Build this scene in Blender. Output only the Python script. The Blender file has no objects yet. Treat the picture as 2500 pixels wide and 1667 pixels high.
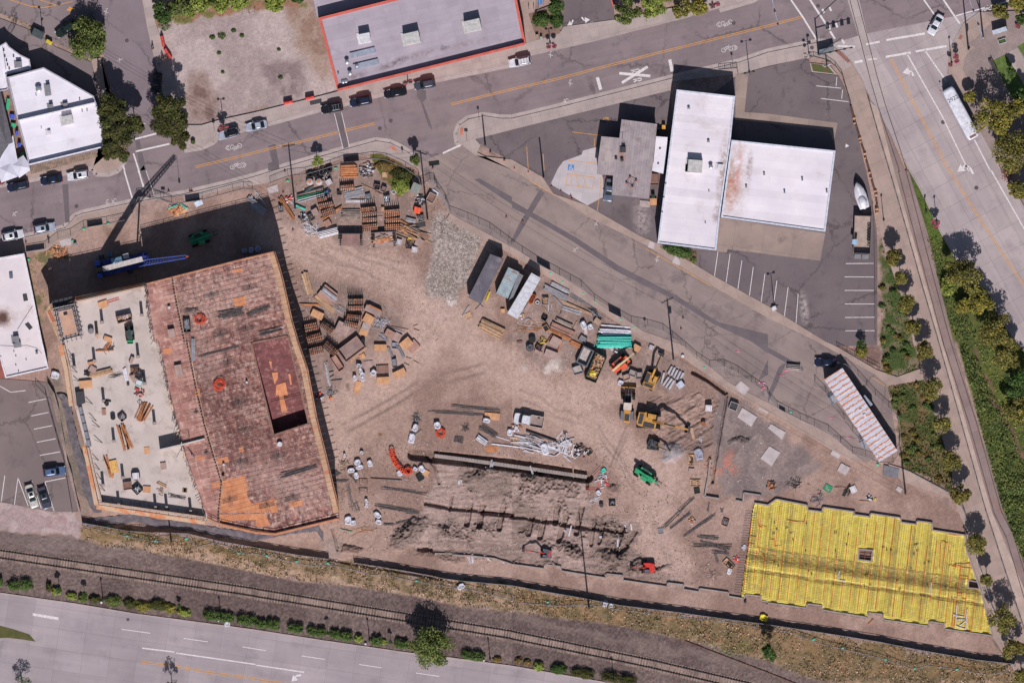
import bpy,math,random
import numpy as np
from mathutils import Vector,Matrix
R=math.radians
random.seed(11)
rng=np.random.default_rng(11)
SC=bpy.context.scene
COL=SC.collection
cm=bpy.data.cameras.new("camera")
cam=bpy.data.objects.new("camera",cm);COL.objects.link(cam)
cm.type='ORTHO';cm.ortho_scale=2500/12.0
cm.clip_start=1.0;cm.clip_end=2000.0
cam.location=(0,0,160);SC.camera=cam
EL=math.atan(1.1)
to_sun=Vector((.105*math.cos(EL),-math.cos(EL),math.sin(EL))).normalized()
world=bpy.data.worlds.new("World");SC.world=world;world.use_nodes=True
wn=world.node_tree
sky=wn.nodes.new('ShaderNodeTexSky');sky.sky_type='NISHITA';sky.sun_disc=False
sky.sun_elevation=EL;sky.sun_rotation=R(174);sky.air_density=1.0;sky.dust_density=1.0
wn.links.new(sky.outputs[0],wn.nodes['Background'].inputs[0])
wn.nodes['Background'].inputs[1].default_value=.065
sl=bpy.data.lights.new("sun",'SUN');sl.energy=5.0;sl.angle=R(.5);sl.color=(1.0,.957,.947)
sun=bpy.data.objects.new("sun",sl);COL.objects.link(sun)
sun.rotation_euler=(-to_sun).to_track_quat('-Z','Y').to_euler();sun.location=(30,-120,140)
SC.view_settings.view_transform='Standard';SC.view_settings.look='None'
SC.view_settings.exposure=-.22;SC.view_settings.gamma=1.0
SC.cycles.max_bounces=5;SC.cycles.diffuse_bounces=3;SC.cycles.glossy_bounces=2
SC.cycles.transparent_max_bounces=6
SH={'p':(0,0,1.0),'f':(0,0,.9408),'n':(660,370,5.737),'m':(700,640,4.611),'e':(1230,650,5.058),'q':(210,590,8.711),'s':(1940,0,9.046)}
for _i,_r in enumerate('abcd'):
 for _j in range(4):
  SH[_r+str(_j+1)]=(625*_j,(0,417,834,1250)[_i],3.76)
def a(k,x,y):
 ox,oy,s=SH[k]
 return((ox+x/s-1250)/12.0,(833.5-oy-y/s)/12.0)
def A(k,*v):return[a(k,v[i],v[i+1])for i in range(0,len(v),2)]
def ln(k,n):return n/SH[k][2]/12.0
def ang(p,q):return math.atan2(q[1]-p[1],q[0]-p[0])
def di(p,q):return math.hypot(q[0]-p[0],q[1]-p[1])
def mid(p,q):return((p[0]+q[0])/2,(p[1]+q[1])/2)
def lin(c):
 o=[]
 for v in c[:3]:
  v=v/255.0
  o.append(v/12.92 if v<=.04045 else((v+.055)/1.055)**2.4)
 return tuple(o)+(1.0,)
MA={}
def sv(n,i,v):n.inputs[i].default_value=v
def mat(name,c1,c2=None,scale=.6,ro=.85,mt=0.,ba=0.,bc=6.,fi=.10,sE=.3,cc=0.,jo=None,rp=(.38,.62),sa=None,obj=False,se=None):
 if name in MA:return MA[name]
 m=bpy.data.materials.new(name);m.use_nodes=True;nt=m.node_tree;N=nt.nodes;Lk=nt.links
 b=N['Principled BSDF'];sv(b,'Roughness',ro);sv(b,'Metallic',mt)
 sv(b,'Specular IOR Level',sE)
 c2=c2 or c1
 if obj:
  tc=N.new('ShaderNodeTexCoord');pos=tc.outputs['Object']
 else:
  g=N.new('ShaderNodeNewGeometry');pos=g.outputs['Position']
 def no(sc,det=5,rg=.6):
  n=N.new('ShaderNodeTexNoise');sv(n,'Scale',sc);sv(n,'Detail',det)
  sv(n,'Roughness',rg);Lk.new(pos,n.inputs['Vector']);return n.outputs['Fac']
 def rmp(f,p0,p1,a0=0.,a1=1.):
  r=N.new('ShaderNodeMapRange');sv(r,1,p0);sv(r,2,p1)
  sv(r,3,a0);sv(r,4,a1);Lk.new(f,r.inputs[0]);return r.outputs[0]
 def mix(f,A_,B_,mode='MIX'):
  x=N.new('ShaderNodeMix');x.data_type='RGBA';x.blend_type=mode
  if isinstance(f,float):sv(x,0,f)
  else:Lk.new(f,x.inputs[0])
  for s,i in((A_,6),(B_,7)):
   if isinstance(s,tuple):sv(x,i,s)
   else:Lk.new(s,x.inputs[i])
  return x.outputs[2]
 col=mix(rmp(no(scale),*rp),lin(c1),lin(c2))
 for sc_,col_,lo,hi in([sa]if isinstance(sa,tuple)else sa or[]):
  col=mix(rmp(no(sc_,6,.65),lo,hi),col,lin(col_))
 if se:
  mp=N.new('ShaderNodeMapping');mp.vector_type='TEXTURE';sv(mp,'Rotation',(0,0,R(se[0])));sv(mp,'Scale',(30,1.3,1));Lk.new(pos,mp.inputs[0])
  n=N.new('ShaderNodeTexNoise');sv(n,'Scale',1.);sv(n,'Detail',5);Lk.new(mp.outputs[0],n.inputs['Vector'])
  cb=N.new('ShaderNodeCombineColor');f=rmp(n.outputs['Fac'],.3,.7,1-se[1],1+se[1])
  for i in range(3):Lk.new(f,cb.inputs[i])
  col=mix(1.0,col,cb.outputs[0],'MULTIPLY')
 if fi:
  f=rmp(no(9.,4,.7),.3,.7,1-fi,1+fi)
  cb=N.new('ShaderNodeCombineColor')
  for i in range(3):Lk.new(f,cb.inputs[i])
  col=mix(1.0,col,cb.outputs[0],'MULTIPLY')
 if cc:
  v=N.new('ShaderNodeTexVoronoi');v.feature='DISTANCE_TO_EDGE';sv(v,'Scale',cc)
  wv=N.new('ShaderNodeTexNoise');sv(wv,'Scale',1.2);Lk.new(pos,wv.inputs['Vector'])
  ad=N.new('ShaderNodeMix');ad.data_type='VECTOR';sv(ad,0,.6);Lk.new(pos,ad.inputs[4]);Lk.new(wv.outputs['Color'],ad.inputs[5])
  Lk.new(ad.outputs[1],v.inputs['Vector'])
  msk=N.new('ShaderNodeMath');msk.operation='MULTIPLY'
  Lk.new(rmp(v.outputs['Distance'],0.,.022,.6,0.),msk.inputs[0]);Lk.new(rmp(no(.09,2),.38,.56),msk.inputs[1])
  col=mix(msk.outputs[0],col,lin(tuple(int(q*.55)for q in c1)))
 if jo:
  ja,jl,jw=jo[:3];jt=jo[3]if len(jo)>3 else .035;jc=jo[4]if len(jo)>4 else .62;jd=jo[5]if len(jo)>5 else .06
  mp=N.new('ShaderNodeMapping');mp.vector_type='TEXTURE';sv(mp,'Rotation',(0,0,R(ja)));Lk.new(pos,mp.inputs['Vector'])
  br=N.new('ShaderNodeTexBrick');br.offset=0;sv(br,'Scale',1.0)
  sv(br,'Mortar Size',jt);sv(br,'Mortar Smooth',.2)
  sv(br,'Brick Width',jl);sv(br,'Row Height',jw);sv(br,'Bias',0)
  sv(br,'Color1',(1-jd,)*3+(1,));sv(br,'Color2',(1+jd,)*3+(1,));sv(br,'Mortar',(jc,jc,jc,1))
  Lk.new(mp.outputs[0],br.inputs['Vector'])
  col=mix(1.0,col,br.outputs['Color'],'MULTIPLY')
 Lk.new(col,b.inputs['Base Color'])
 if ba:
  bp=N.new('ShaderNodeBump');sv(bp,'Strength',ba);sv(bp,'Distance',.1)
  Lk.new(no(bc,6,.65),bp.inputs['Height']);Lk.new(bp.outputs[0],b.inputs['Normal'])
 MA[name]=m
 return m
def ss(m,cx,cy,rx,ry,rot,c,k=.8,ns=1.2,lo=.35,hi=.6):
 """a stain with its own place and outline on a surface"""
 nt=m.node_tree;N=nt.nodes;Lk=nt.links;b=N['Principled BSDF'];s=b.inputs['Base Color'].links[0].from_socket
 g=N.new('ShaderNodeNewGeometry');mp=N.new('ShaderNodeMapping');mp.vector_type='TEXTURE';sv(mp,'Location',(cx,cy,0));sv(mp,'Rotation',(0,0,R(rot)));sv(mp,'Scale',(rx,ry,1e6))
 ln_=N.new('ShaderNodeVectorMath');ln_.operation='LENGTH';Lk.new(g.outputs['Position'],mp.inputs[0]);Lk.new(mp.outputs[0],ln_.inputs[0])
 f=N.new('ShaderNodeMapRange');sv(f,1,1);sv(f,2,.25);sv(f,4,k);Lk.new(ln_.outputs['Value'],f.inputs[0])
 n=N.new('ShaderNodeTexNoise');sv(n,'Scale',ns);sv(n,'Detail',6);sv(n,'Roughness',.65);Lk.new(g.outputs['Position'],n.inputs['Vector'])
 h=N.new('ShaderNodeMapRange');sv(h,1,lo);sv(h,2,hi);Lk.new(n.outputs['Fac'],h.inputs[0])
 mu=N.new('ShaderNodeMath');mu.operation='MULTIPLY';Lk.new(f.outputs[0],mu.inputs[0]);Lk.new(h.outputs[0],mu.inputs[1])
 x=N.new('ShaderNodeMix');x.data_type='RGBA';Lk.new(mu.outputs[0],x.inputs[0]);Lk.new(s,x.inputs[6]);sv(x,7,lin(c));Lk.new(x.outputs[2],b.inputs['Base Color'])
def pb(name,c,*k):return pa(c,*k,name=name)
def pa(c,ro=.6,mt=0.,sE=.4,fi=.06,name=None):
 name=name or 'paint_%d_%d_%d_%g_%g'%(*c,ro,mt)
 c2=tuple(max(0,int(v*.88))for v in c)
 return mat(name,c,c2,1.5,ro,mt,fi=fi,sE=sE)
def attr_mat(name,ba=.35,fi=.16,ro=.95,fscale=5.):
 m=bpy.data.materials.new(name);m.use_nodes=True;nt=m.node_tree;N=nt.nodes;Lk=nt.links
 b=N['Principled BSDF'];sv(b,'Roughness',ro);sv(b,'Specular IOR Level',.1)
 at=N.new('ShaderNodeAttribute');at.attribute_name='Col'
 g=N.new('ShaderNodeNewGeometry')
 n=N.new('ShaderNodeTexNoise');sv(n,'Scale',fscale);sv(n,'Detail',6);sv(n,'Roughness',.75)
 Lk.new(g.outputs['Position'],n.inputs['Vector'])
 r=N.new('ShaderNodeMapRange');sv(r,1,.3);sv(r,2,.7);sv(r,3,1-fi);sv(r,4,1+fi)
 Lk.new(n.outputs['Fac'],r.inputs[0])
 cb=N.new('ShaderNodeCombineColor')
 for i in range(3):Lk.new(r.outputs[0],cb.inputs[i])
 x=N.new('ShaderNodeMix');x.data_type='RGBA';x.blend_type='MULTIPLY';sv(x,0,1)
 Lk.new(at.outputs['Color'],x.inputs[6]);Lk.new(cb.outputs[0],x.inputs[7]);Lk.new(x.outputs[2],b.inputs['Base Color'])
 if ba:
  bp=N.new('ShaderNodeBump');sv(bp,'Strength',ba);sv(bp,'Distance',.12)
  Lk.new(n.outputs['Fac'],bp.inputs['Height']);Lk.new(bp.outputs[0],b.inputs['Normal'])
 return m
AH=mat('asphalt_street',(124,110,113),(136,121,123),.12,.9,fi=.08,cc=.16,ba=.1,bc=20,sa=[(.35,(112,99,103),.55,.75),(1.6,(84,74,78),.68,.74)],se=(12,.09))
AS=mat('asphalt_lot',(104,93,96),(115,103,105),.1,.9,fi=.09,cc=.2,ba=.1,bc=20,sa=[(.5,(92,82,85),.56,.72),(1.4,(66,58,60),.67,.73),(.9,(132,118,119),.66,.76)])
ASPW=mat('asphalt_worn',(132,116,113),(146,129,125),.1,.92,fi=.09,cc=.3,ba=.1,bc=20,sa=[(.25,(116,102,102),.52,.7),(1.3,(92,80,80),.67,.74)],se=(-31,.1))
AP=mat('asphalt_patch',(100,90,94),(108,98,101),.4,.9,fi=.06)
ASPP=mat('asphalt_parking_west',(128,113,112),(118,104,104),.1,.9,fi=.07,cc=.2,sa=(.3,(104,92,92),.55,.75))
CONC=mat('concrete_road',(172,158,158),(160,147,148),.12,.88,fi=.05,jo=(-61.5,4.6,3.6,.05,.72),sa=[(.25,(148,135,138),.52,.75),(1.,(134,120,122),.66,.76)],se=(-61.5,.07))
CONH=mat('concrete_highway',(164,151,154),(150,138,142),.07,.9,fi=.06,jo=(-8.5,5.5,4.2,.045,.8),sa=(.2,(140,129,133),.52,.74),se=(-8.5,.06))
WALKM=mat('concrete_walk',(172,156,151),(160,145,141),.3,.9,fi=.06,jo=(12,1.9,1.9,.04,.82),sa=(.4,(150,134,130),.56,.75))
WL=mat('concrete_walk_tan',(168,146,136),(156,135,127),.3,.9,fi=.06,jo=(-68,3.0,2.2,.05,.84),sa=(.4,(146,126,119),.55,.75))
PAVE=mat('paver_plaza',(150,132,128),(138,122,119),.3,.9,fi=.09,jo=(20,.5,.5,.03,.85))
CONP=mat('concrete_pad',(188,178,180),(176,166,169),.3,.9,fi=.05,jo=(-8,5,4,.04,.85))
CONA=mat('concrete_apron',(154,134,125),(142,124,117),.25,.9,fi=.06,jo=(-7.5,6,5,.05,.8),sa=(.3,(126,109,104),.55,.7))
KE=mat('kerb_concrete',(178,162,158),(162,147,144),.5,.9,fi=.06)
WP=mat('white_road_paint',(222,214,214),(200,190,190),2.5,.8,fi=.08)
YP=mat('yellow_road_paint',(214,154,78),(196,138,72),2.0,.8,fi=.08)
BPAINT=mat('blue_road_paint',(74,128,186),None,1,.8)
WH=pa((216,211,216),.5)
BL=pa((34,33,36),.5)
DA=pa((62,60,64),.6)
GR=pa((140,138,144),.5,.3)
GA=pa((172,172,180),.4,.5)
RU=pa((30,29,30),.85)
GL=pa((26,34,38),.08,0.,.6,0)
CHROME=pa((210,214,220),.15,0.,.6,0)
REDL=pa((150,24,22),.25,0.,.5,0)
WA=mat('wood_orange',(190,128,88),(162,106,74),1.6,.85,fi=.14,ba=.1)
WO=mat('wood_tan',(192,158,128),(168,134,108),1.6,.85,fi=.14)
WG=mat('wood_grey',(160,142,132),(136,120,112),1.6,.88,fi=.14)
WD=mat('wood_brown',(138,104,92),(116,88,80),1.2,.85,fi=.12)
ALU=mat('aluminium',(186,180,184),(158,153,158),2,.45,.35)
ST=mat('dark_steel',(70,68,72),(92,88,90),3,.6,.4)
RE=mat('rebar_steel',(88,84,88),(116,106,104),3,.7,.3,fi=.12)
CONCS=mat('concrete_slab',(196,182,176),(182,168,162),.25,.9,fi=.05,sa=(.5,(158,144,138),.55,.72))
CO=mat('concrete_wall',(160,146,140),(142,130,126),.4,.9,fi=.08)
BA=mat('bulk_bag_white',(206,203,212),(184,182,192),3,.8,fi=.08,ba=.3,bc=5)
TE=mat('teal_plastic',(74,196,178),(56,172,156),2,.45)
GE=mat('green_plastic',(60,160,112),(48,136,96),2,.5)
OR=mat('orange_plastic',(226,88,58),(204,74,50),2,.5)
RP=mat('red_plastic',(226,78,70),(206,66,60),2,.5)
YE=mat('machine_yellow',(196,146,76),(168,124,66),1.5,.5)
BU=mat('crane_blue',(54,68,142),(42,54,118),1.5,.45)
GREENM=mat('machine_green',(56,160,108),(48,138,94),1.5,.5)
ORANM=mat('machine_orange',(226,96,62),(206,86,56),1.5,.5)
RM=mat('machine_red',(206,62,54),(186,54,48),1.5,.5)
TRUNK=mat('bark',(92,76,66),(74,62,54),3,.95,fi=.15)
SI=pa((196,150,128),.6)
class MB:
 def __init__(self):self.v=[];self.f=[];self.sm=[]
 def add(self,vs,fs,smooth=False):
  o=len(self.v);self.v+=[tuple(p)for p in vs];self.f+=[tuple(i+o for i in f)for f in fs];self.sm+=[smooth]*len(fs);return self
 def box(self,x0,x1,y0,y1,z0,z1,tx=0.,ty=0.):
  return self.add([(x0,y0,z0),(x1,y0,z0),(x1,y1,z0),(x0,y1,z0),(x0+tx,y0+ty,z1),(x1-tx,y0+ty,z1),(x1-tx,y1-ty,z1),(x0+tx,y1-ty,z1)],[(3,2,1,0),(4,5,6,7),(0,1,5,4),(1,2,6,5),(2,3,7,6),(3,0,4,7)])
 def obox(self,cx,cy,z0,lx,ly,h,rz=0.,tx=0.,ty=0.):
  c,s=math.cos(rz),math.sin(rz);n=len(self.v)
  self.box(-lx/2,lx/2,-ly/2,ly/2,z0,z0+h,tx,ty)
  for i in range(n,len(self.v)):
   x,y,z=self.v[i];self.v[i]=(cx+x*c-y*s,cy+x*s+y*c,z)
  return self
 def prism(self,po,z0,z1,poly2=None):
  n=len(po);ar=sum(po[i][0]*po[(i+1)%n][1]-po[(i+1)%n][0]*po[i][1]for i in range(n))
  p2=poly2 or po
  if ar<0:po=po[::-1];p2=p2[::-1]
  vs=[(p[0],p[1],z0)for p in po]+[(p[0],p[1],z1)for p in p2]
  fs=[tuple(range(n-1,-1,-1)),tuple(range(n,2*n))]+[(i,(i+1)%n,n+(i+1)%n,n+i)for i in range(n)]
  return self.add(vs,fs)
 def bar(self,p,q,w,h=None):
  h=h or w;p=Vector(p);q=Vector(q);d=(q-p)
  if d.length<1e-6:return self
  d.normalize();up=Vector((0,0,1))if abs(d.z)<.95 else Vector((1,0,0))
  s=d.cross(up).normalized()*(w/2);u=s.cross(d).normalized()*(h/2)
  vs=[p-s-u,p+s-u,p+s+u,p-s+u,q-s-u,q+s-u,q+s+u,q-s+u]
  return self.add(vs,[(0,1,2,3),(7,6,5,4),(0,4,5,1),(1,5,6,2),(2,6,7,3),(3,7,4,0)])
 def tube(self,p,q,r,n=8,r2=None,cap=True):
  r2=r if r2 is None else r2;p=Vector(p);q=Vector(q);d=(q-p).normalized()
  up=Vector((0,0,1))if abs(d.z)<.95 else Vector((1,0,0));s=d.cross(up).normalized();u=s.cross(d)
  vs=[]
  for c,rr in((p,r),(q,r2)):
   for i in range(n):
    t=2*math.pi*i/n;vs.append(c+s*(rr*math.cos(t))+u*(rr*math.sin(t)))
  self.add(vs,[(i,n+i,n+(i+1)%n,(i+1)%n)for i in range(n)],True)
  if cap:self.add(vs,[tuple(range(n)),tuple(range(2*n-1,n-1,-1))])
  return self
 def path(self,pts,r,n=6):
  for i in range(len(pts)-1):self.tube(pts[i],pts[i+1],r,n)
  return self
 def cyl(self,x,y,z0,z1,r,n=14,r2=None):return self.tube((x,y,z0),(x,y,z1),r,n,r2)
 def torus(self,x,y,z,Rm,r,n=18,k=6,tilt=None):
  vs=[];fs=[]
  M=tilt or Matrix.Identity(3)
  for i in range(n):
   t=2*math.pi*i/n
   for j in range(k):
    u=2*math.pi*j/k
    p=M@Vector(((Rm+r*math.cos(u))*math.cos(t),(Rm+r*math.cos(u))*math.sin(t),r*math.sin(u)))
    vs.append((x+p.x,y+p.y,z+p.z));fs.append((i*k+j,((i+1)%n)*k+j,((i+1)%n)*k+(j+1)%k,i*k+(j+1)%k))
  return self.add(vs,fs,True)
 def blob(self,x,y,z,rx,ry,rz,seed=0,amp=.18,n=12,k=7):
  r_=random.Random(seed);ph=[r_.uniform(0,6.28)for _ in range(6)]
  vs=[];fs=[]
  for j in range(k+1):
   v=math.pi*j/k
   for i in range(n):
    t=2*math.pi*i/n
    q=1+amp*(math.sin(2*t+ph[0])*math.sin(2*v+ph[1])+.6*math.sin(5*t+ph[2])*math.sin(3*v+ph[3]))
    vs.append((x+rx*q*math.cos(t)*math.sin(v),y+ry*q*math.sin(t)*math.sin(v),z+rz*q*math.cos(v)))
  for j in range(k):
   for i in range(n):fs.append((j*n+i,(j+1)*n+i,(j+1)*n+(i+1)%n,j*n+(i+1)%n))
  return self.add(vs,fs,True)
 def bu(self,name,m,parent=None,world=False,loc=None,rz=0.,ki=None):
  me=bpy.data.meshes.new(name);me.from_pydata(self.v,[],self.f);me.update()
  if any(self.sm):me.polygons.foreach_set('use_smooth',self.sm)
  me.materials.append(m if not isinstance(m,str)else MA[m])
  o=bpy.data.objects.new(name,me);COL.objects.link(o)
  if parent is not None:
   o.parent=parent
   if world:o.matrix_parent_inverse=Matrix.Identity(4);o.matrix_basis=parent.matrix_basis.inverted()
  if loc is not None:o.location=loc
  if rz:o.rotation_euler[2]=rz
  if ki:o['kind']=ki
  return o
def fa(name,V,F,m,parent=None,col=None,world=False):
 me=bpy.data.meshes.new(name);V=np.asarray(V,np.float32);F=np.asarray(F,np.int32);k=F.shape[1]
 me.vertices.add(len(V));me.vertices.foreach_set('co',V.ravel())
 me.loops.add(F.size);me.loops.foreach_set('vertex_index',F.ravel())
 me.polygons.add(len(F));me.polygons.foreach_set('loop_start',np.arange(0,F.size,k,dtype=np.int32))
 me.update(calc_edges=True);me.validate()
 if col is not None:
  at=me.color_attributes.new('Col','FLOAT_COLOR','POINT');at.data.foreach_set('color',np.asarray(col,np.float32).ravel())
 me.materials.append(m)
 o=bpy.data.objects.new(name,me);COL.objects.link(o)
 if parent is not None:
  o.parent=parent
  if world:o.matrix_basis=parent.matrix_basis.inverted()
 return o
ABB=dict(q.split("=")for q in "~a=of the;~b=beside the;~c=below the;~d=at the;~e=on the;~f=above the;~g=yellow sheeting;~h=in the;~i=by the;~j=shoring stack;~k=traffic cone;~l=rebar bundle;~m=between the;~n=utility pole;~o=flower basket;~p=orange plywood;~q=side street;~r=with a;~s=along the;~t=of two;~u=chain-link fence;~v=street tree;~w=vacant lot,;~x=vacant lot;~y=concrete road;~z=scrap heap;~A=left edge;~B=near the;~C=rusty office trailer;~D=timber heap;~E=north yard;~F=from the;~G=concrete plate;~H=street lamp;~I=middle yard;~J=orange plank rack;~K=grey steel;~L=black corrugated pipe coil;~M=car park;~N=right edge;~O=and the;~P=yellow excavator;~Q=hose coil;~R=first verge lamp;~S=small dark;~T=orange box;~U=nearest the;~V=plywood box;~W=long trench;~X=green dumpster;~Y=long grey;~Z=pipe heap;~0=lone tree;~1=lamp post;~2=orange joists;~3=orange boards;~4=north fence;~5=brown panel;~6=aluminium beams;~7=crossing corner;~8=pavement corner;~9=slim young tree;^a=right corner;^b=under the;^c=dry grass;^d=orange and;^e=bulk bag;^f=green tree;^g=plank stack;^h=median tree;^i=bottom left;^j=cardboard box;^k=black screen,;^l=red tactile paving plate;^m=bottom centre;^n=long dark;^o=south end;^p=bag group;^q=dug ground;^r=manhole cone;^s=south edge;^t=deck corner,;^u=scaffold frames;^v=foundation wall;^w=long galvanised railing between promenade;^x=promenade strip;^y=corner shop;^z=row of;^A=red parapet;^B=over the;^C=dark storage trailer;^D=big pale;^E=north pavement".split(";"))
def full(s):
 for k,v in ABB.items():s=s.replace(k,v)
 return s
def tag(o,lb,cat,gr=None,ki=None):
 lb,cat,gr=[q and full(q)for q in(lb,cat,gr)]
 if lb:o['label']=lb
 if cat:o['category']=cat
 if gr:o['group']=gr
 if ki:o['kind']=ki
 return o
def ti(name,lb,cat,loc,rz=0.,gr=None):
 o=bpy.data.objects.new(name,None);COL.objects.link(o);o.empty_display_size=.3
 if len(loc)==2:loc=(loc[0],loc[1],0.)
 o.location=loc;o.rotation_euler=(0,0,rz);o.matrix_basis=Matrix.Translation(loc)@Matrix.Rotation(rz,4,'Z')
 return tag(o,lb,cat,gr)
def st(name,po,z,m,th=None):
 mb=MB()
 if th:mb.prism(po,z-th,z)
 else:
  n=len(po);ar=sum(po[i][0]*po[(i+1)%n][1]-po[(i+1)%n][0]*po[i][1]for i in range(n))
  if ar<0:po=po[::-1]
  mb.add([(p[0],p[1],z)for p in po],[tuple(range(n))])
 o=mb.bu(name,m);o['kind']='structure';return o
# THE GROUND (one sheet, reaching the horizon)
def ii(po,X,Y):
 r=np.zeros(X.shape,bool);n=len(po)
 for i in range(n):
  x0,y0=po[i];x1,y1=po[(i+1)%n]
  if y0==y1:continue
  c=((y0>Y)!=(y1>Y))&(X<(x1-x0)*(Y-y0)/(y1-y0)+x0)
  r^=c
 return r
def segd(p,q,X,Y):
 dx,dy=q[0]-p[0],q[1]-p[1];t=np.clip(((X-p[0])*dx+(Y-p[1])*dy)/(dx*dx+dy*dy+1e-9),0,1)
 return np.hypot(X-p[0]-t*dx,Y-p[1]-t*dy)
def lg(pts,X,Y):
 d=np.full(X.shape,1e9)
 for i in range(len(pts)-1):d=np.minimum(d,segd(pts[i],pts[i+1],X,Y))
 return d
def vn(X,Y,ce,seed):
 g=np.random.default_rng(seed).random((257,257));u=X/ce;v=Y/ce
 i=np.floor(u).astype(int);j=np.floor(v).astype(int);fu=u-i;fv=v-j
 fu=fu*fu*(3-2*fu);fv=fv*fv*(3-2*fv);i%=256;j%=256
 return(g[j,i]*(1-fu)+g[j,i+1]*fu)*(1-fv)+(g[j+1,i]*(1-fu)+g[j+1,i+1]*fu)*fv
def fbm(X,Y,ce,seed,o=4,p=.55):
 s=0;w_=1;t=0
 for k in range(o):s=s+w_*vn(X+17*k,Y-9*k,ce/2**k,seed+k);t+=w_;w_*=p
 return s/t
def sst(x,a0,b0):
 t=np.clip((x-a0)/(b0-a0),0,1);return t*t*(3-2*t)
dd=.21
gx=np.concatenate([[-700,-300,-160],np.arange(-109,-38,dd),np.arange(-38,52,.13),np.arange(52,109.01,dd),[160,300,700]])
gy=np.concatenate([[-700,-300,-120],np.arange(-74,-50,dd),np.arange(-50,-5,.13),np.arange(-5,74.01,dd),[120,300,700]])
GX,GY=np.meshgrid(gx,gy)
N1=fbm(GX,GY,9,1);N2=fbm(GX,GY,2.2,20);N3=fbm(GX,GY,26,40);N4=fbm(GX,GY,.9,60,2)
WX=GX+(fbm(GX,GY,3,80)-.5)*3.2;WY=GY+(fbm(GX,GY,3,90)-.5)*3.2
def c3(c):return np.array(c,float)
def mi(f,a0,b0):return c3(a0)*(1-f[...,None])+c3(b0)*f[...,None]
HC=mi(sst(N1,.35,.65),(156,131,122),(168,142,133))
HC=HC*(1-.35*sst(N2,.55,.75)[...,None]*.35)
GZ=(N2-.5)*.05
def pn(po,c1,c2,nf,lo=.4,hi=.6,jit=True,al=1.0,k=2):
 global HC
 m=ii(po,WX if jit else GX,WY if jit else GY).astype(float)
 for _ in range(k):
  m=(m+np.roll(m,1,0)+np.roll(m,-1,0)+np.roll(m,1,1)+np.roll(m,-1,1))/5
 f=mi(sst(nf,lo,hi),c1,c2);m=m*al
 HC=HC*(1-m[...,None])+f*m[...,None]
 return m
# vacant lot, north
lot=A('a1',1420,190,2350,0)+A('a2',520,0,745,850,600,880,0,1030)+A('a1',1990,1110,1700,1150,1640,900)
pn(lot,(160,142,140),(178,160,157),N1)
pn(A('a1',1700,700,1900,640,2000,900,1960,1100,1750,1130,1680,900),(122,98,93),(148,126,119),N2,k=24)
pn(A('a2',250,0,520,0,700,700,600,760,430,500,300,200),(146,119,106),(160,138,126),N2,k=20)
pn(A('a2',30,560,400,540,420,900,100,880),(134,116,116),(156,138,136),N2,k=24)
pn(A('a1',1420,190,2350,0)+A('a2',0,0,500,0,480,60,0,80)+A('a1',2350,90,1460,250),(150,112,92),(112,108,66),N2)
# construction dirt
site=A('b1',215,745,420,720,770,520,1250,420,2350,130)+A('a2',0,1490+60,560,1480,1000,1360,1300,1480,1480,1568)+A('b2',1760,380,2350,690)+A('b3',1200,1470)+A('c3',1700,70,2350,480)+A('c4',900,1060,1250,1280,1760,1568)+A('d4',1830,180,2060,1130,2270,1385,0,1040)+A('d3',1500,910,0,680)+A('d2',1290,525,670,430,0,330)+A('d1',750,60)+A('c1',700,1300,430,380)+A('b1',400,1568,245,780)
pn(site,(144,118,108),(164,137,126),N1,jit=False)
for yp in(A('n',120,580,500,340,1000,180,1500,300,2050,480,2200,1000,2100,1300,1400,1400,600,1250,120,1000),A('m',150,100,900,360,1200,560,1480,900,1300,1350,800,1500,350,1550,150,800),A('e',450,150,1150,500,1750,900,2250,1250,2200,1560,1500,1500,900,1350,300,1150,60,900,250,450)):pn(yp,(132,112,105),(152,130,123),N2,.35,.65,al=.75)
# worn light haul tracks
for pts,wd in((A('b2',150,560,700,780,1300,1000,1700,1300,1500,1568),6.0),(A('b2',1500,1300,1900,1500)+A('c3',0,330,700,760,1000,1000,1400,1300,1300,1568)+A('d3',1250,100,1500,500),5.5),(A('c2',1500,100,1000,480,700,700,700,1000),7.0),(A('c3',400,500,1000,420),4.0)):
 d=lg(pts,WX,WY);f=(1-sst(d,wd*.3,wd))*.85
 HC=HC*(1-f[...,None])+mi(N2,(186,159,148),(174,147,136))*f[...,None]
# tyre marks
for pts,off in((A('b2',220,560,900,900,1500,1250),0),(A('b2',300,700,1000,960,1600,1400),1),(A('c3',100,450,800,800,1150,1300),2),(A('c2',800,800,1500,400,2200,200),3),(A('d3',1250,0,1500,520),4),(A('c3',1060,800,900,1200),5),(A('b2',700,600,1400,900,1650,1000),6)):
 for s_ in(-1.1,-.8,.8,1.1):
  d=np.abs(lg([(p[0],p[1]+s_)for p in pts],GX+(N1-.5)*3,GY+(N1-.5)*4));f=(1-sst(d,.1,.4))*.10*sst(N1,.4,.6)
  HC*=(1-f[...,None]*(.6+.4*(off%2)))
# crushed stone haul pad
gp=A('b2',1640,380,2110,600,1830,1200,1560,1170,1590,700)
gm=pn(gp,(142,128,122),(158,143,137),N2,k=14)
sp=vn(GX,GY,.24,402);HC=HC*(1+gm[...,None]*((sp-.5)*.5)[...,None]);GZ+=gm*(sp-.5)*.07
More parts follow.
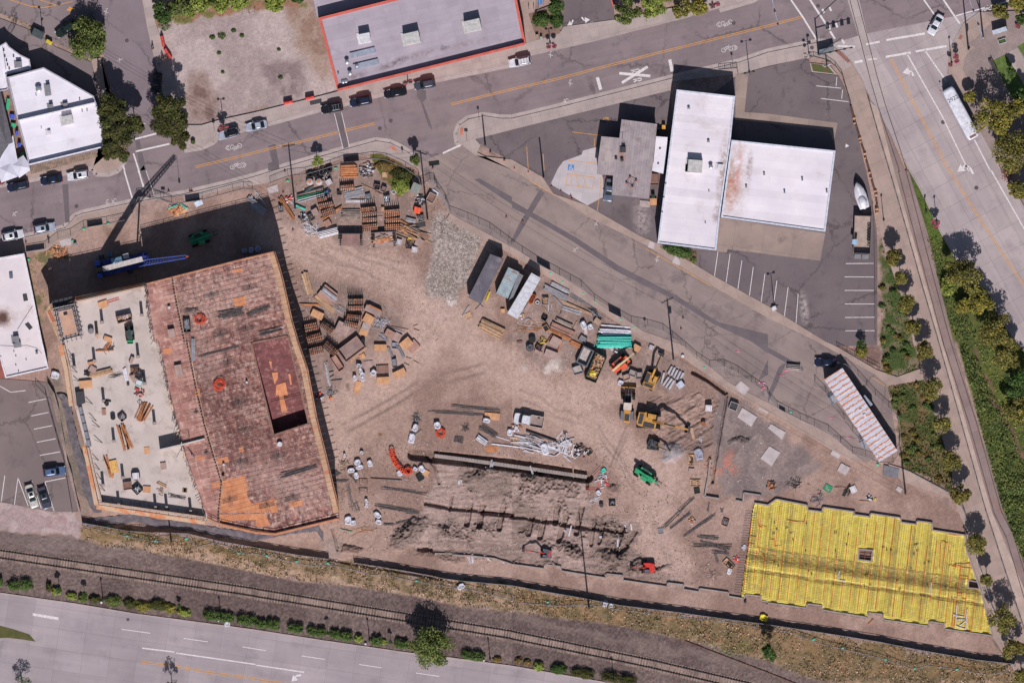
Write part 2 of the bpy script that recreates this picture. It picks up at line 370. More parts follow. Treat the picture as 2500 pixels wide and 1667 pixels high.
# dug ground by the second building: moister, greyer, lumpy
dig=A('c2',1650,1080,2350,1170)+A('c3',680,1260,700,1568)+A('d3',1180,60,1150,330,1400,600,2000,760,0,460)+A('d2',1560,340,1220,300,1260,180,1560,0)+A('c2',1560,1480)
dm=pn(dig,(164,140,132),(142,121,113),N1)
lh=fbm(GX,GY,1.6,120,3)-.5
N5=fbm(GX,GY,.7,130,2)-.5;stk=fbm(GX*.45+GY*.1,GY*1.9,1.3,135,3)-.5
cl_=sst(fbm(GX,GY,4.2,137,3),.5,.64);N6=fbm(GX,GY,.42,138,2)-.5
GZ+=dm*(lh*.25+stk*.32+cl_*(N6*1.0+.1));HC*=(1-dm*cl_*(.14-N6*.5))[...,None]
rd2=pn(A('c3',1700,480,1900,560,1830,1000,1560,1000,1300,800,1250,500),(156,129,118),(134,111,103),N2)
rg_=fbm((GX*.87+GY*.5)*.3,(GY*.87-GX*.5)*1.7,1.2,140,3)-.5;GZ+=rd2*(rg_*.75+N6*.25);HC*=(1+rd2*rg_*.2)[...,None]
pn(A('c3',1900,460,2350,700)+A('c4',500,1150,100,1380,0,1400)+A('c3',1900,1400,1850,1000),(140,123,119),(126,111,109),N2,k=16)
for cx,cy,r,c in(('c3',2000,1130,(196,122,104)),('c3',1930,1180,(186,120,104)),('c3',2050,1080,(190,130,114))):pass
rm=(1-sst(np.hypot(WX-a('c3',1960,1130)[0],WY-a('c3',1960,1130)[1]),1.2,4.2))*sst(N2,.45,.6)
HC=HC*(1-rm[...,None]*.6)+c3((204,124,104))*rm[...,None]*.6
for(k,x,y,r,c,al)in(('c3',1480,1040,2.8,(150,140,142),1.),('c3',390,230,2.0,(196,182,176),.8),('c3',90,240,1.3,(186,170,164),.6),('b2',1800,1180,1.2,(206,194,188),.8),('d2',700,300,3.,(142,130,124),.5),('c2',850,420,.8,(120,100,92),.6),('c2',1160,850,.5,(120,86,60),.8),('b1',980,560,1.6,(132,110,92),.6)):
 px,py=a(k,x,y);d=np.hypot(WX-px,WY-py);f=(1-sst(d,r*.5,r))*al
 HC=HC*(1-f[...,None])+c3(c)*f[...,None]*(1+(N4[...,None]-.5)*.2)
 if k=='c3'and r==2.8:GZ+=f*1.3*(1-sst(d,0,r))+f*(N4-.5)*.25
# spoil heap
for(k,x,y,rx,ry,h,an)in(('d2',1440,190,5.2,2.0,1.3,35),('d2',1700,170,2.0,1.2,.6,-20),('d2',860,355,2.2,.9,.8,-15),('c3',960,1350,1.8,1.1,.5,-30),('c3',200,1240,3.,1.0,.5,-10),('d3',900,400,4.,1.0,.5,-8),('d3',550,330,3.,1.3,.5,-25),('c2',2000,1230,3.,1.4,.6,15),('d2',1700,700-300,6,.8,.3,-8),('d3',1330,540,2.6,.8,.5,12),('c3',2080,900,2.2,.8,.5,25)):
 px,py=a(k,x,y);c_,s_=math.cos(R(an)),math.sin(R(an));u=((WX-px)*c_+(WY-py)*s_)/rx;v=(-(WX-px)*s_+(WY-py)*c_)/ry
 f=np.clip(1-u*u-v*v,0,1);GZ+=h*f*(.55+.9*fbm(GX,GY,.9,160,3))+np.sqrt(f)*N6*.8;HC*=(1-.22*np.sqrt(f))[...,None]
# trenches
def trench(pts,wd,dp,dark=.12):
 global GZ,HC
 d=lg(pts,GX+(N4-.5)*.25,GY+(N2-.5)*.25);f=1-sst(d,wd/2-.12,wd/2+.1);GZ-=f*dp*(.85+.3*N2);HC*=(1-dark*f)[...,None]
TR=A('c2',1450,1035,2350,1130)+A('c3',690,1240)
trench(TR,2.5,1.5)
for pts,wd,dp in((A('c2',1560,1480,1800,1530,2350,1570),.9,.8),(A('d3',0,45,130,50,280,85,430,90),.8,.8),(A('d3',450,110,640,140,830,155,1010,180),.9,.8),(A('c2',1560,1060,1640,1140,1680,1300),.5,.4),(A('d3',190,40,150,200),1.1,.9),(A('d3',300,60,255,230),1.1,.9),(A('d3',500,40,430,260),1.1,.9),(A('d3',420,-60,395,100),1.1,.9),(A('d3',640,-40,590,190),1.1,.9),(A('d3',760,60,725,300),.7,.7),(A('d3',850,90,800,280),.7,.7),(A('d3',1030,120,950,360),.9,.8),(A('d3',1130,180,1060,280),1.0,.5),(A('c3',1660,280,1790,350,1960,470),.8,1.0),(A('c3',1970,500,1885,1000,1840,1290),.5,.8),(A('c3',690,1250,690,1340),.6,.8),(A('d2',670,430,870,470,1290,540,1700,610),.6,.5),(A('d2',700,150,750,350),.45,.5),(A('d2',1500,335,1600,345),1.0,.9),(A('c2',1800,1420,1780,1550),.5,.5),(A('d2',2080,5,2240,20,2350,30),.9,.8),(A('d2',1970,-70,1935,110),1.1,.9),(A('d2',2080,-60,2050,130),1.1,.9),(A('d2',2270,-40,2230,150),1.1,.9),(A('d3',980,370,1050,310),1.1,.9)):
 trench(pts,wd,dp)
# verge of dry grass between the site and the railway
VE=A('d1',750,100,1400,185,2350,330)+A('d2',670,430,1290,540,1860,630,2350,670)+A('d3',580,775,1000,855,1500,915,2350,1030)+A('d4',500,1110,1400,1270,2270,1395,2290,1568)+A('p',2500,1690,2100,1690)+A('d4',300,1500,0,1380)+A('d3',2330,1360,1700,1200,1100,1060,560,985,0,915)+A('d2',1900,870,1500,780,900,680,400,640,0,555)+A('d1',1700,420,1000,330,750,240)
vm=pn(VE,(116,97,74),(164,136,116),N2,.38,.62)
pn(VE,(98,87,62),(156,130,108),fbm(GX,GY,1.1,200,3),.35,.65,al=.55)
GZ+=vm*(N4-.5)*.3
pn(A('d1',750,110,2350,350,2350,420,1700,330,1300,340,780,220),(106,90,60),(132,108,78),N2,al=.7)
pn(A('d1',850,240,1700,330,2350,460)+A('d2',0,470,1200,700,1700,780,2350,890,1900,880,900,690,0,570)+A('d1',2350,560,1500,450,1000,350),(182,154,137),(166,136,114),N2,al=.75)
pn(A('d3',0,700,1600,930,2350,1080)+A('d4',600,1160,2200,1420,2200,1520,400,1480,0,1330)+A('d3',1700,1180,600,960,0,860),(146,114,82),(102,88,58),N2,al=.55)
# railway ballast bed
BED=A('d1',-60,170,750,245,1000,330,1700,420,2350,555)+A('d2',400,640,900,680,1500,780,1900,870,2350,915)+A('d3',560,985,1100,1060,1700,1200,2330,1360)+A('d4',300,1500,700,1590)+A('p',2140,1690,1700,1690)+A('d3',850,1568,0,1430)+A('d2',1750,1330,640,1180,0,1080)+A('d1',1230,930,700,840,0,740,-60,735)
bm=pn(BED,(100,85,82),(113,97,93),N1,jit=False)
bs=vn(GX,GY,.3,310);HC*=(1+bm*(bs-.5)*.35)[...,None];GZ+=bm*(bs-.5)*.12
pn(A('d1',-60,180,750,250,1500,400,1300,430,0,290,-60,280),(128,112,108),(116,101,98),N2,al=.8)
pn(A('d3',0,930,2330,1400,2330,1470,0,1010),(120,104,100),(132,114,108),N2,al=.6)
RAILC=A('d1',-60,380,1550,620,2350,742)+A('d2',0,744,2350,1130)+A('d3',0,1132,1280,1395,2200,1610)
f=(1-sst(lg(RAILC,GX,GY),.9,1.5))*.8;HC=HC*(1-f[...,None])+mi(sst(fbm(GX*1.6,GY*.3,1.5,333,3),.4,.6),(158,136,127),(118,101,96))*f[...,None]
# pale gravel, south-west
gw=pn(A('c1',-60,1450,470,1555,700,1568)+A('d1',740,60,740,245,0,160,-60,150),(178,158,156),(164,142,141),N2)
pn(A('d1',250,20,620,20,640,130,400,150),(150,118,118),(172,150,148),N2,al=.6)
# weedy strip beside the west building
ws=pn(A('b1',245,770,640,700,640,800,440,830,360,920,430,1190,380,1568,330,1300),(164,134,116),(110,104,74),N2,.42,.64)
# planted strips, east
pl1=A('b4',1035,560,1060,690,1130,890,1200,1080,1310,1400,1330,1568)+A('c4',1390,160,1400,255,1180,320,1050,240,1040,0)
pn(pl1,(118,106,84),(72,84,48),N2,.4,.6)
pl2=A('c4',1100,420,1430,360,1490,520,1590,860,1690,1180,1720,1400,1250,1160,1230,900,1190,700,1130,560)
pn(pl2,(112,96,70),(74,82,48),N2,.4,.6)
med=A('a4',1250,1470,1310,1568)+A('b4',1400,170,1590,530,1740,840,1950,1000,2210,1470)+A('c4',2200,0,2350,80,2500,300,2500,1568)+A('d4',2500,700,2340,540,2180,0)+A('c4',2165,1568,1740,0)+A('b4',1700,1568,1290,0)
pn(med,(92,96,52),(74,82,46),N2,jit=False)
pn(A('b4',1290,20,1400,180,1590,560,1560,700,1470,580),(92,108,52),(84,96,50),N2,jit=False)
pn(A('c4',1880,60,1900,40,2100,500,2350,1000,2350,1100,2200,800,2050,540),(120,92,78),(104,82,70),N2)
pn(A('d4',2060,1140,2270,1180,2330,1400,2270,1400,2140,1250),(96,80,72),(88,84,60),N2)
pn(A('c4',630,40,850,20,1030,40,1030,235,700,75),(140,112,104),(120,96,90),N2)
pn(A('a4',2060,560,2180,500,2350,780,2350,960,2240,900),(96,112,58),(84,98,52),N2,jit=False)
# green weeds in the north corner of the yard
pn(A('n',1420,60,1640,60,2040,280,2040,480,1850,600,1700,480,1450,260),(120,92,66),(92,94,50),N2,.4,.6)
# patio, parking fringes, west
pn(A('c1',420,380,560,240,640,620,820,1100,880,1480,760,1568,600,1050),(140,124,114),(122,110,102),N2)
YB=A('c3',2225,1480,2350,1500)+A('c4',75,1445,360,1500,365,1545,495,1560,505,1520,795,1560)+A('d4',785,22,935,42,942,12,1215,52,1222,92,1362,112,1368,80,1505,98,1510,165,1808,210,1820,340,1910,600,1925,640,1955,720,2060,1135,1620,1072,1615,1022,1482,1003,1475,1045,1062,987,1055,938,918,922,912,965,500,897,494,856,360,842,352,880,0,832)+A('d3',2288,812,2285,772,2140,755,2130,790,2098,783,2205,0)
GZ[ii(YB,GX,GY)]=-1.1
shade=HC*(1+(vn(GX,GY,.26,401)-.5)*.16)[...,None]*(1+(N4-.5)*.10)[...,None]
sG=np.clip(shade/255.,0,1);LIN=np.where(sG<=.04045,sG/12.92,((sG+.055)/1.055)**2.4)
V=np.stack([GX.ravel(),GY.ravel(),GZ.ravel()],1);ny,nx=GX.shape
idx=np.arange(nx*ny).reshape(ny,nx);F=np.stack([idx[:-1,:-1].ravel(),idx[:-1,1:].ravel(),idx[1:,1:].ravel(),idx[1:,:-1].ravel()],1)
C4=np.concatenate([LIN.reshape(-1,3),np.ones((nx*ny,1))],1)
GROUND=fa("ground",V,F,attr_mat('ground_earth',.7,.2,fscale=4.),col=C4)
GROUND['kind']='structure'
def gz(p):
 i=int(np.clip(np.searchsorted(gx,p[0]),0,nx-1));j=int(np.clip(np.searchsorted(gy,p[1]),0,ny-1));return float(GZ[j,i])
# ROADS, PAVEMENTS, PATHS
RZ=.18
NK=A('p',-60,458,44,440,190,412,228,406,236,421,265,421,285,413,300,391,320,345,415,327,449,363,492,356,519,343,535,324,625,306,785,262,838,250,1064,191,1250,154,1292,136,1447,101,1686,40,1755,21,1835,-2,1900,-40,2560,-40,2560,-20)
SK=A('p',2494,8,2390,30,2330,42,2120,82,2024,110,2003,105,1963,112,1875,130,1806,154,1638,194,1463,239,1356,266,1250,291,1221,291,1181,285,1144,293,1125,306,1117,327,1120,346,1128,354)
SK2=A('p',1018,400,997,375,984,367,952,351,918,346,859,362,678,415,625,432,550,452,452,475,319,497,202,523,186,529,160,558,133,565,57,582,-60,612)
RO=st('road',NK+SK+SK2,RZ,AH)
LANE=A('p',1127,354,1250,415,1330,462,1436,529,1580,600,1742,699,1875,776,1992,832,2138,915,2165,940,2188,1070,2189,1090,2114,1129,2027,1060,1875,983,1782,935,1675,845,1569,808,1481,744,1367,672,1250,603,1098,521,1060,470,1018,400)
lc=st('side_road',LANE,RZ-.008,ASPW)
st('side_street',A('p',232,42,255,-20,343,-20,359,66,378,149,394,213,416,327,420,332,300,392,320,343,279,253,262,186,250,120),RZ-.004,mat('asphalt_side',(134,120,126),(126,112,117),.12,.9,fi=.06,cc=.2,sa=(.3,(118,106,110),.55,.75)))
st('alley',A('p',-40,-20,256,-20,232,42,246,130,225,145,135,105,84,62,-40,20),RZ-.012,mat('asphalt_alley',(124,110,112),(134,120,121),.12,.9,fi=.07,cc=.25))
st('alley',A('p',-40,30,84,78,135,115,222,152,245,235,262,300,258,420,-40,420),RZ-.016,MA['asphalt_alley'])
st('concrete_road',A('p',2024,109,2090,90,2120,82,2332,40,2394,29,2354,58,2327,106,2314,133,2312,180,2338,213,2396,330,2435,402,2500,505,2560,605,2560,905,2480,835,2438,771,2413,710,2350,660,2298,570,2247,462,2221,417,2207,390,2160,300,2120,230,2100,190,2076,150,2060,133),RZ+.004,CONC)
st('highway',A('d1',-100,725,0,740,700,840,1230,930,2350,1080)+A('d2',640,1180,1400,1290,1750,1330,2350,1410)+A('d3',850,1560,1100,1620,1000,1900)+A('d1',-100,1900),.05,CONH)
st('parking_lot',A('p',1160,340,1250,317,1636,221,1640,300,1809,180,1963,142,1976,149,1981,178,2046,185,2062,215,2078,260,2110,400,2124,460,2140,560,2142,600,2142,842,2044,846,2016,834,1875,747,1745,675,1700,648,1614,598,1564,577,1434,502,1351,473,1325,433,1250,395,1172,352),RZ-.012,AS)
st('parking_lot',A('c1',-100,350,30,340,420,370,480,560,560,900,640,1250,720,1560,470,1560,0,1470,-100,1440),RZ-.05,ASPP)
st('lawn',A('d1',-100,1035,0,1040,130,1075,270,1120,325,1185,200,1165,60,1150,-100,1160),.09,mat('median_grass',(96,88,56),(78,82,44),.8,.95,fi=.25,ba=.5,bc=8))
ss(AS,*a('b3',1190,440),2.4,4.6,10,(176,160,158),.75,1.6)
ss(AS,*a('b4',330,1260),1.2,4.2,6,(186,172,168),.8,1.2)
ss(AS,*a('b3',1010,400),3,2.4,10,(80,70,70),.6,.8)
ss(AH,*a('a2',1900,1250),12,5,-35,(148,130,124),.6,.4)
ss(AH,*a('a2',1300,1250),14,3,14,(136,121,119),.6,.3)
ss(ASPW,*a('b3',300,500),24,7,-32,(156,138,131),.7,.25)
st('parking_lot',A('a3',480,-30,925,-30,945,180,740,235,455,300),RZ-.004,AS)
# pavements (raised kerb step)
PZ=RZ+.12
def pv(po,m=WALKM,nm='pavement',z=PZ):return st(nm,po,z,m,.3)
pv(A('p',2024,109,2003,105,1963,112,1875,130,1806,154,1638,194,1463,239,1356,266,1250,291,1221,291,1181,285,1144,293,1125,306,1117,327,1120,346,1128,354,1162,380,1173,354,1160,340,1250,317,1636,221,1640,200,1809,180,1875,162,1963,143,2012,140,2060,172,2080,160))
pv(A('p',1128,354,1250,415,1330,462,1436,529,1580,600,1742,699,1875,776,1992,832,2138,915,2165,940,2190,938,2258,926,2252,898,2190,920,2141,903,2045,847,2016,834,1875,747,1745,675,1700,648,1614,598,1564,577,1434,502,1351,473,1325,433,1250,390,1162,380),WL,z=RZ+.06)
pv(A('p',449,363,492,356,519,343,535,324,625,306,785,262,838,250,1064,191,1250,154,1292,136,1447,101,1686,40,1755,21,1835,-2,1860,-30,1750,-30,1644,19,1505,48,1375,66,1370,77,1285,106,822,224,785,234,625,274,529,295,492,306,452,306,436,240,415,165,378,50,372,-20,344,-20,359,66,378,149,394,213,416,327))
pv(A('p',1270,-20,1310,-20,1305,30,1300,60,1310,98,1285,106,1262,-20),WL)
pv(A('p',-60,458,44,440,190,412,228,406,236,421,265,421,285,413,300,391,285,345,258,300,246,242,222,145,246,142,262,250,300,342,262,350,230,375,70,408,-60,440),WL)
pv(A('p',-60,612,57,582,133,565,160,558,186,529,202,523,319,497,325,520,260,540,205,552,175,580,140,590,115,612,62,616,-60,645),WL,z=RZ+.1)
pv(A('p',445,477,550,452,678,415,859,362,918,346,952,351,984,367,997,375,1018,400,1000,408,965,390,930,375,860,380,700,430,640,450,560,458,500,478,450,490))
pv(A('p',1098,521,1250,603,1367,672,1481,744,1569,808,1675,845,1782,935,1875,983,2027,1060,2114,1129,2080,1128,2010,1085,1900,1020,1775,950,1660,868,1560,825,1480,768,1360,690,1250,622,1090,535),WL,z=RZ+.06)
# promenade along the embedded railway line
pv(A('a4',380,545,560,405,700,500,760,570,880,760,920,920,1110,1568)+A('b4',1160,170,1250,480,1400,1020,1560,1568)+A('c4',2000,1568)+A('d4',2350,1080,2500,1500,2330,1560,2050,1130,1940,700,1910,600,1815,330,1830,180,1750,0)+A('c4',1690,1400,1250,1165,1100,1120,1225,1280,1690,1440,1690,1180,1590,860,1490,520,1430,350,1390,170)+A('b4',1330,1568,1310,1400,1200,1080,1130,890,1060,690,1030,560,1000,300,945,0)+A('a4',930,1568,880,1400,760,960,700,740,640,650,560,570),WL,'path',RZ+.11)
st('path',A('a4',930,920,1010,1000,1160,1568)+A('b4',1600,1568)+A('c4',2060,1568)+A('d4',2350,690,2500,1100,2500,1450,2350,1080,2000,0)+A('c4',1560,0)+A('b4',1250,480,1100,0),RZ-.01,mat('concrete_strip',(184,162,150),(166,146,136),.3,.9,fi=.06,jo=(-70,3,3,.04,.85)))
st('railway_bed',A('a4',1010,980,1070,1110,1230,1500,1260,1568)+A('b4',1290,0,1470,590,1700,1568)+A('c4',2165,1568)+A('d4',2350,460,2500,900,2500,1100,2350,700,2060,0)+A('c4',1610,0)+A('b4',1160,0)+A('a4',1160,1568),RZ,mat('rail_panel',(132,113,110),(144,124,120),.3,.9,fi=.07,jo=(-70,5.5,4,.05,.8),sa=(.22,(150,104,82),.58,.7)))
st('railway_bed',A('a4',720,-30,850,400,1010,990,1100,970,925,380,830,-30),RZ+.012,mat('rail_concrete',(176,162,160),(166,152,151),.3,.9,fi=.05,jo=(-74,4,4,.05,.8)))
pv(A('a4',2394/1,100,1950,112,1800,220,1700,400,1650,500,1650,690,1740,800,1800,900,1960,1240,2100,1500,2180,1568)+A('p',2500,500,2560,605,2560,-20,2500,0),PAVE,'pavement',PZ)
pv(A('a4',1950,114,1805,224,1706,404,1656,504,1656,690,1740,795,1830,890,1890,860,1790,640,1800,540,1850,470,1900,440,1830,400,1900,360,2060,200,2140,190),WL,'pavement',PZ+.006)
pv(A('a4',2180,500,2290,440,2500,800,2500,1000,2350,790),WALKM,'path',PZ+.006)
st('lawn',A('a4',2060,560,2180,500,2350,780,2420,1000,2350,1000,2240,900),PZ+.012,mat('lawn_grass',(98,116,60),(80,96,50),1.2,.95,fi=.25,ba=.5,bc=8))
st('lawn',A('a4',2290,430,2350,395,2450,380,2450,640,2350,525),PZ+.012,MA['lawn_grass'])
# aprons and pads
for nm,po,m,z in(('concrete_pad',A('p',1362,412,1375,394,1420,378,1423,368,1458,359,1462,395,1473,440,1473,481,1434,502,1344,450),CONP,RZ+.006),('concrete_apron',A('b3',1900,430,2350,500)+A('b4',0,500,525,575,480,825,0,768)+A('b3',2350,765,1980,720,1970,750,1880,740),CONA,RZ-.002),('concrete_apron',A('a3',2050,680,2170,680,2135,1030,2350,1045)+A('a4',640,1130,605,1300,560,1200,0,1130)+A('a3',2050,1100),CONA,RZ-.002),('concrete_pad',A('a4',385,580,405,665,640,690,560,600),KE,RZ+.02)):
 st(nm,po,z,m)
st('planting_bed',A('a4',395,585,412,655,610,680,545,605),RZ+.05,mat('mulch_green',(104,84,60),(78,92,48),1.5,.95,fi=.3,ba=.5))
st('planting_bed',A('b3',1375,690,1705,735,1690,880,1600,820,1530,790,1460,760),RZ,mat('mulch_brown',(128,98,82),(98,80,64),1.5,.95,fi=.3,ba=.5))
st('planting_bed',A('a3',150,130,330,60,480,60,440,310,230,370),PZ+.01,mat('mulch_tan',(140,112,100),(122,98,88),1.2,.95,fi=.2))
# ROAD MARKINGS (children of the road they are painted on)
def sf(mb,pts,w,z,da=None):
 for i in range(len(pts)-1):
  p,q=pts[i],pts[i+1];L=di(p,q)
  if L<1e-4:continue
  ux,uy=(q[0]-p[0])/L,(q[1]-p[1])/L;nx_,ny_=-uy*w/2,ux*w/2
  segs=[(0,L)]if not da else[(t,min(L,t+da[0]))for t in np.arange(0,L,da[1])]
  for s,e in segs:
   x0,y0,x1,y1=p[0]+ux*s,p[1]+uy*s,p[0]+ux*e,p[1]+uy*e
   mb.add([(x0-nx_,y0-ny_,z),(x1-nx_,y1-ny_,z),(x1+nx_,y1+ny_,z),(x0+nx_,y0+ny_,z)],[(0,1,2,3)])
 return mb
def of(pts,d):
 o=[]
 for i,p in enumerate(pts):
  q=pts[min(i+1,len(pts)-1)];r=pts[max(i-1,0)];L=di(r,q);o.append((p[0]-(q[1]-r[1])/L*d,p[1]+(q[0]-r[0])/L*d))
 return o
MZ=RZ+.012
def ma(nm,pts,w=.15,m=WP,parent=RO,z=MZ,da=None):return sf(MB(),pts,w,z,da).bu(nm,m,parent)
def pk(nm,polys,m=WP,parent=RO,z=MZ):
 mb=MB()
 for po in polys:
  n=len(po);ar=sum(po[i][0]*po[(i+1)%n][1]-po[(i+1)%n][0]*po[i][1]for i in range(n))
  if ar<0:po=po[::-1]
  mb.add([(p[0],p[1],z)for p in po],[tuple(range(n))])
 return mb.bu(nm,m,parent)
def dbl(nm,pts,parent=RO,z=MZ):
 mb=MB()
 for d in(-.17,.17):sf(mb,of(pts,d),.12,z)
 return mb.bu(nm,YP,parent)
dbl('centre_line',A('a2',1790,960,2350,820)+A('a3',400,730,1270,505,1800,375,2350,240)+A('a4',310,158))
dbl('centre_line',A('a2',810,1200,1090,1135));dbl('centre_line',A('a1',1790,1535,2350,1400)+A('a2',0,1398,500,1280,770,1212))
struct_patch=[A('a2',720,1045,780,1035,850,1350,800,1365),A('a2',1475,830,1560,830,1565,910,1530,940,1610,1150,1620,1200,1580,1150,1510,930,1480,890),A('a2',110,1340,180,1325,215,1540,240,1568,110,1568,110,1500,150,1490),A('b1',1280,0,1320,-50,1380,130,1360,170,1310,60),A('a1',1230,1240,1270,1230,1340,1560,1290,1568),A('b1',570,130,625,120,640,470,600,480)]
pk('asphalt_patch',struct_patch,AP,RO,RZ+.006)
mb=MB()
for pts in(A('a2',720,1045,800,1365),A('a2',785,1035,858,1350),A('b1',1265,0,1335,170),A('b1',1340,0,1415,220)):sf(mb,pts,.12,MZ)
mb.bu('patch_edge_line',WP,RO)
pk('asphalt_patch',[A('b2',2000,80,2350,310)+A('b3',0,340,200,440,560,650,960,920,1480,1180,1840,1400,2200,1568)+A('c3',2350,110)+A('c4',0,100,250,240,330,270,320,230,90,100,0,50)+A('b3',2350,1500,1900,1390,1500,1140,980,870,600,620,200,390,0,275)+A('b2',2350,240,2050,70),],AP,lc,RZ-.003)
pk('asphalt_patch',[A('b3',250,180,300,200,20,660,-10,650,60,500)],AP,lc,RZ+.001)
pk('asphalt_patch',[A('c4',0,480,100,230,170,190,60,440,0,560),A('c3',2260,360,2350,160,2350,300)],AP,lc,RZ-.0035)
ma('kerb_line',A('b3',160,90,680,395),.12,YP,lc,RZ+.0);ma('kerb_line',A('b3',1230,715,1600,925,1830,1060),.12,YP,lc,RZ)
ma('kerb_line',A('c4',960,330,1075,405),.12,YP,lc,RZ)
# stop lines, crossings
for nm,pts,w in(('stop_line',A('a1',1195,1290,1495,1212),.35),('crossing_line',A('a1',1245,1392,1555,1322),.35),('crossing_line',A('a1',1225,1410,1275,1568)+A('b1',1290,60,1320,160),.3),('crossing_line',A('b1',1140,0,1215,255),.3),('crossing_line',A('a1',1130,1520,1145,1568),.3),('stop_line',A('a2',1715,1408,1880,1332),.35),('stop_line',A('a3',783,712,815,825),.65),('stop_line',A('a3',1448,548,1470,660),.65),('stop_line',A('a4',210,0,320,160,455,380),.35),('stop_line',A('a4',385,0,560,265),.4),('stop_line',A('a4',570,290,615,360),.4),('stop_line',A('a4',1430,0,1530,140),.3),('stop_line',A('a4',1610,0,1760,220),.35),('lane_line',A('a4',1725,148,2215,10),.25),('crossing_line',A('a4',900,410,1025,385),.4),('crossing_line',A('a4',1085,370,1440,310),.45),('crossing_line',A('a4',640,425,800,430),.35),('crossing_line',A('a4',795,575,870,560),.5),('crossing_line',A('a4',915,550,1005,540),.3),('crossing_line',A('a4',1080,525,1310,485),.45),('crossing_line',A('a4',1355,475,1640,425),.45),('lane_line',A('a4',1275,495,1600,1070,1840,1568)+A('b4',2050-200,0),.25),('lane_line',A('a4',1440,465,1635,745),.25),('lane_line',A('a4',1895,1285,2040,1568)+A('b4',2050,0,2350,530,2450,700),.25),('dash_line',A('a4',500,85,515,122),.4),('dash_line',A('a4',565,68,580,105),.4),('dash_line',A('a4',558,235,570,275),.4),('dash_line',A('a4',622,215,638,255),.4),('dash_line',A('a4',680,365,700,403),.4)):
 ma(nm,pts,w,z=RZ+.02)
dbl('centre_line',A('a4',1120,525,1320,915,1530,1310,1660,1568)+A('b4',1670,0,1830,260,2060,620,2350,1050,2450,1200),z=RZ+.02)
# railroad crossing marking
ma('crossing_cross',A('a3',985,675,1270,700),.55);ma('crossing_cross',A('a3',1010,762,1245,615),.55,z=MZ+.004)
def sw(nm,k,cx,cy,rot,lines,s,w=.14,parent=RO,z=MZ,m=WP):
 o=a(k,cx,cy);c_,s_=math.cos(R(rot)),math.sin(R(rot));mb=MB()
 for l in lines:sf(mb,[(o[0]+(x*c_-y*s_)*s,o[1]+(x*s_+y*c_)*s)for x,y in l],w,z)
 return mb.bu(nm,m,parent)
def cg(cx,cy,r,n=10):return[(cx+r*math.cos(6.2832*i/n),cy+r*math.sin(6.2832*i/n))for i in range(n+1)]
LR=[[(0,0),(0,1)],[(0,1),(.45,1),(.5,.75),(.4,.5),(0,.5)],[(.2,.5),(.5,0)]]
for cx,cy in((1130,652),(1150,735)):sw('letter_mark','a3',cx,cy,-76,[[(x-.2,y*1.6-.8)for x,y in l]for l in LR],1.0,.2)
BIKE=[cg(-.75,0,.42),cg(.75,0,.42),[(-.75,0),(-.2,.55),(.45,.55),(.75,0)],[(-.2,.55),(0,0),(-.75,0)],[(0,0),(.45,.55),(.55,.8)]]
CHEV=[[(1.6,.55),(2.15,0),(1.6,-.55)],[(1.25,.55),(1.8,0),(1.25,-.55)]]
for k,x,y,r in(('a1',2165,1345,192),('a1',2165,1530,12),('a3',1970,212,193),('a3',1975,455,13),):
 sw('bicycle_symbol',k,x,y,r,BIKE+CHEV,1.0,.1)
sw('bicycle_symbol','a4',2010,90,28,BIKE,.9,.14,z=RZ+.02)
def ao(nm,k,pts,parent=RO,w=.45,z=RZ+.02,m=WP,hd=1.0):
 P_=A(k,*pts);mb=sf(MB(),P_[:-1]+[(P_[-2][0]*.4+P_[-1][0]*.6,P_[-2][1]*.4+P_[-1][1]*.6)],w,z)
 t=P_[-1];d=ang(P_[-2],t);b=(t[0]-math.cos(d)*hd,t[1]-math.sin(d)*hd);n_=(-math.sin(d)*hd*.62,math.cos(d)*hd*.62)
 mb.add([(t[0],t[1],z+.002),(b[0]+n_[0],b[1]+n_[1],z+.002),(b[0]-n_[0],b[1]-n_[1],z+.002)],[(0,1,2)]);return mb.bu(nm,m,parent)
ao('turn_arrow','a4',(1335,700,1320,665,1290,655,1235,670),hd=1.4);ao('turn_arrow','b4',(1885,30,1850,-30,1810,-45,1740,10),hd=1.4)
ao('turn_arrow','a3',(560,185,550,215,505,240),w=.3,z=RZ+.01);ao('turn_arrow','a3',(640,160,660,190,715,182),w=.3,z=RZ+.01)
ma('stop_line',A('a3',455,285,745,212),.45,z=RZ+.01)
ao('turn_arrow','a4',(728,1350,715,1320),w=.25,hd=.7);ao('turn_arrow','a1',(615,95,640,88,680,80),w=.4,hd=1.,m=YP,z=RZ)
mb=MB();sf(mb,A('a1',90,0,280,60,400,72,520,52,670,14),.14,RZ);sf(mb,A('a1',365,0,520,52),.14,RZ);mb.bu('lot_line',YP,RO)
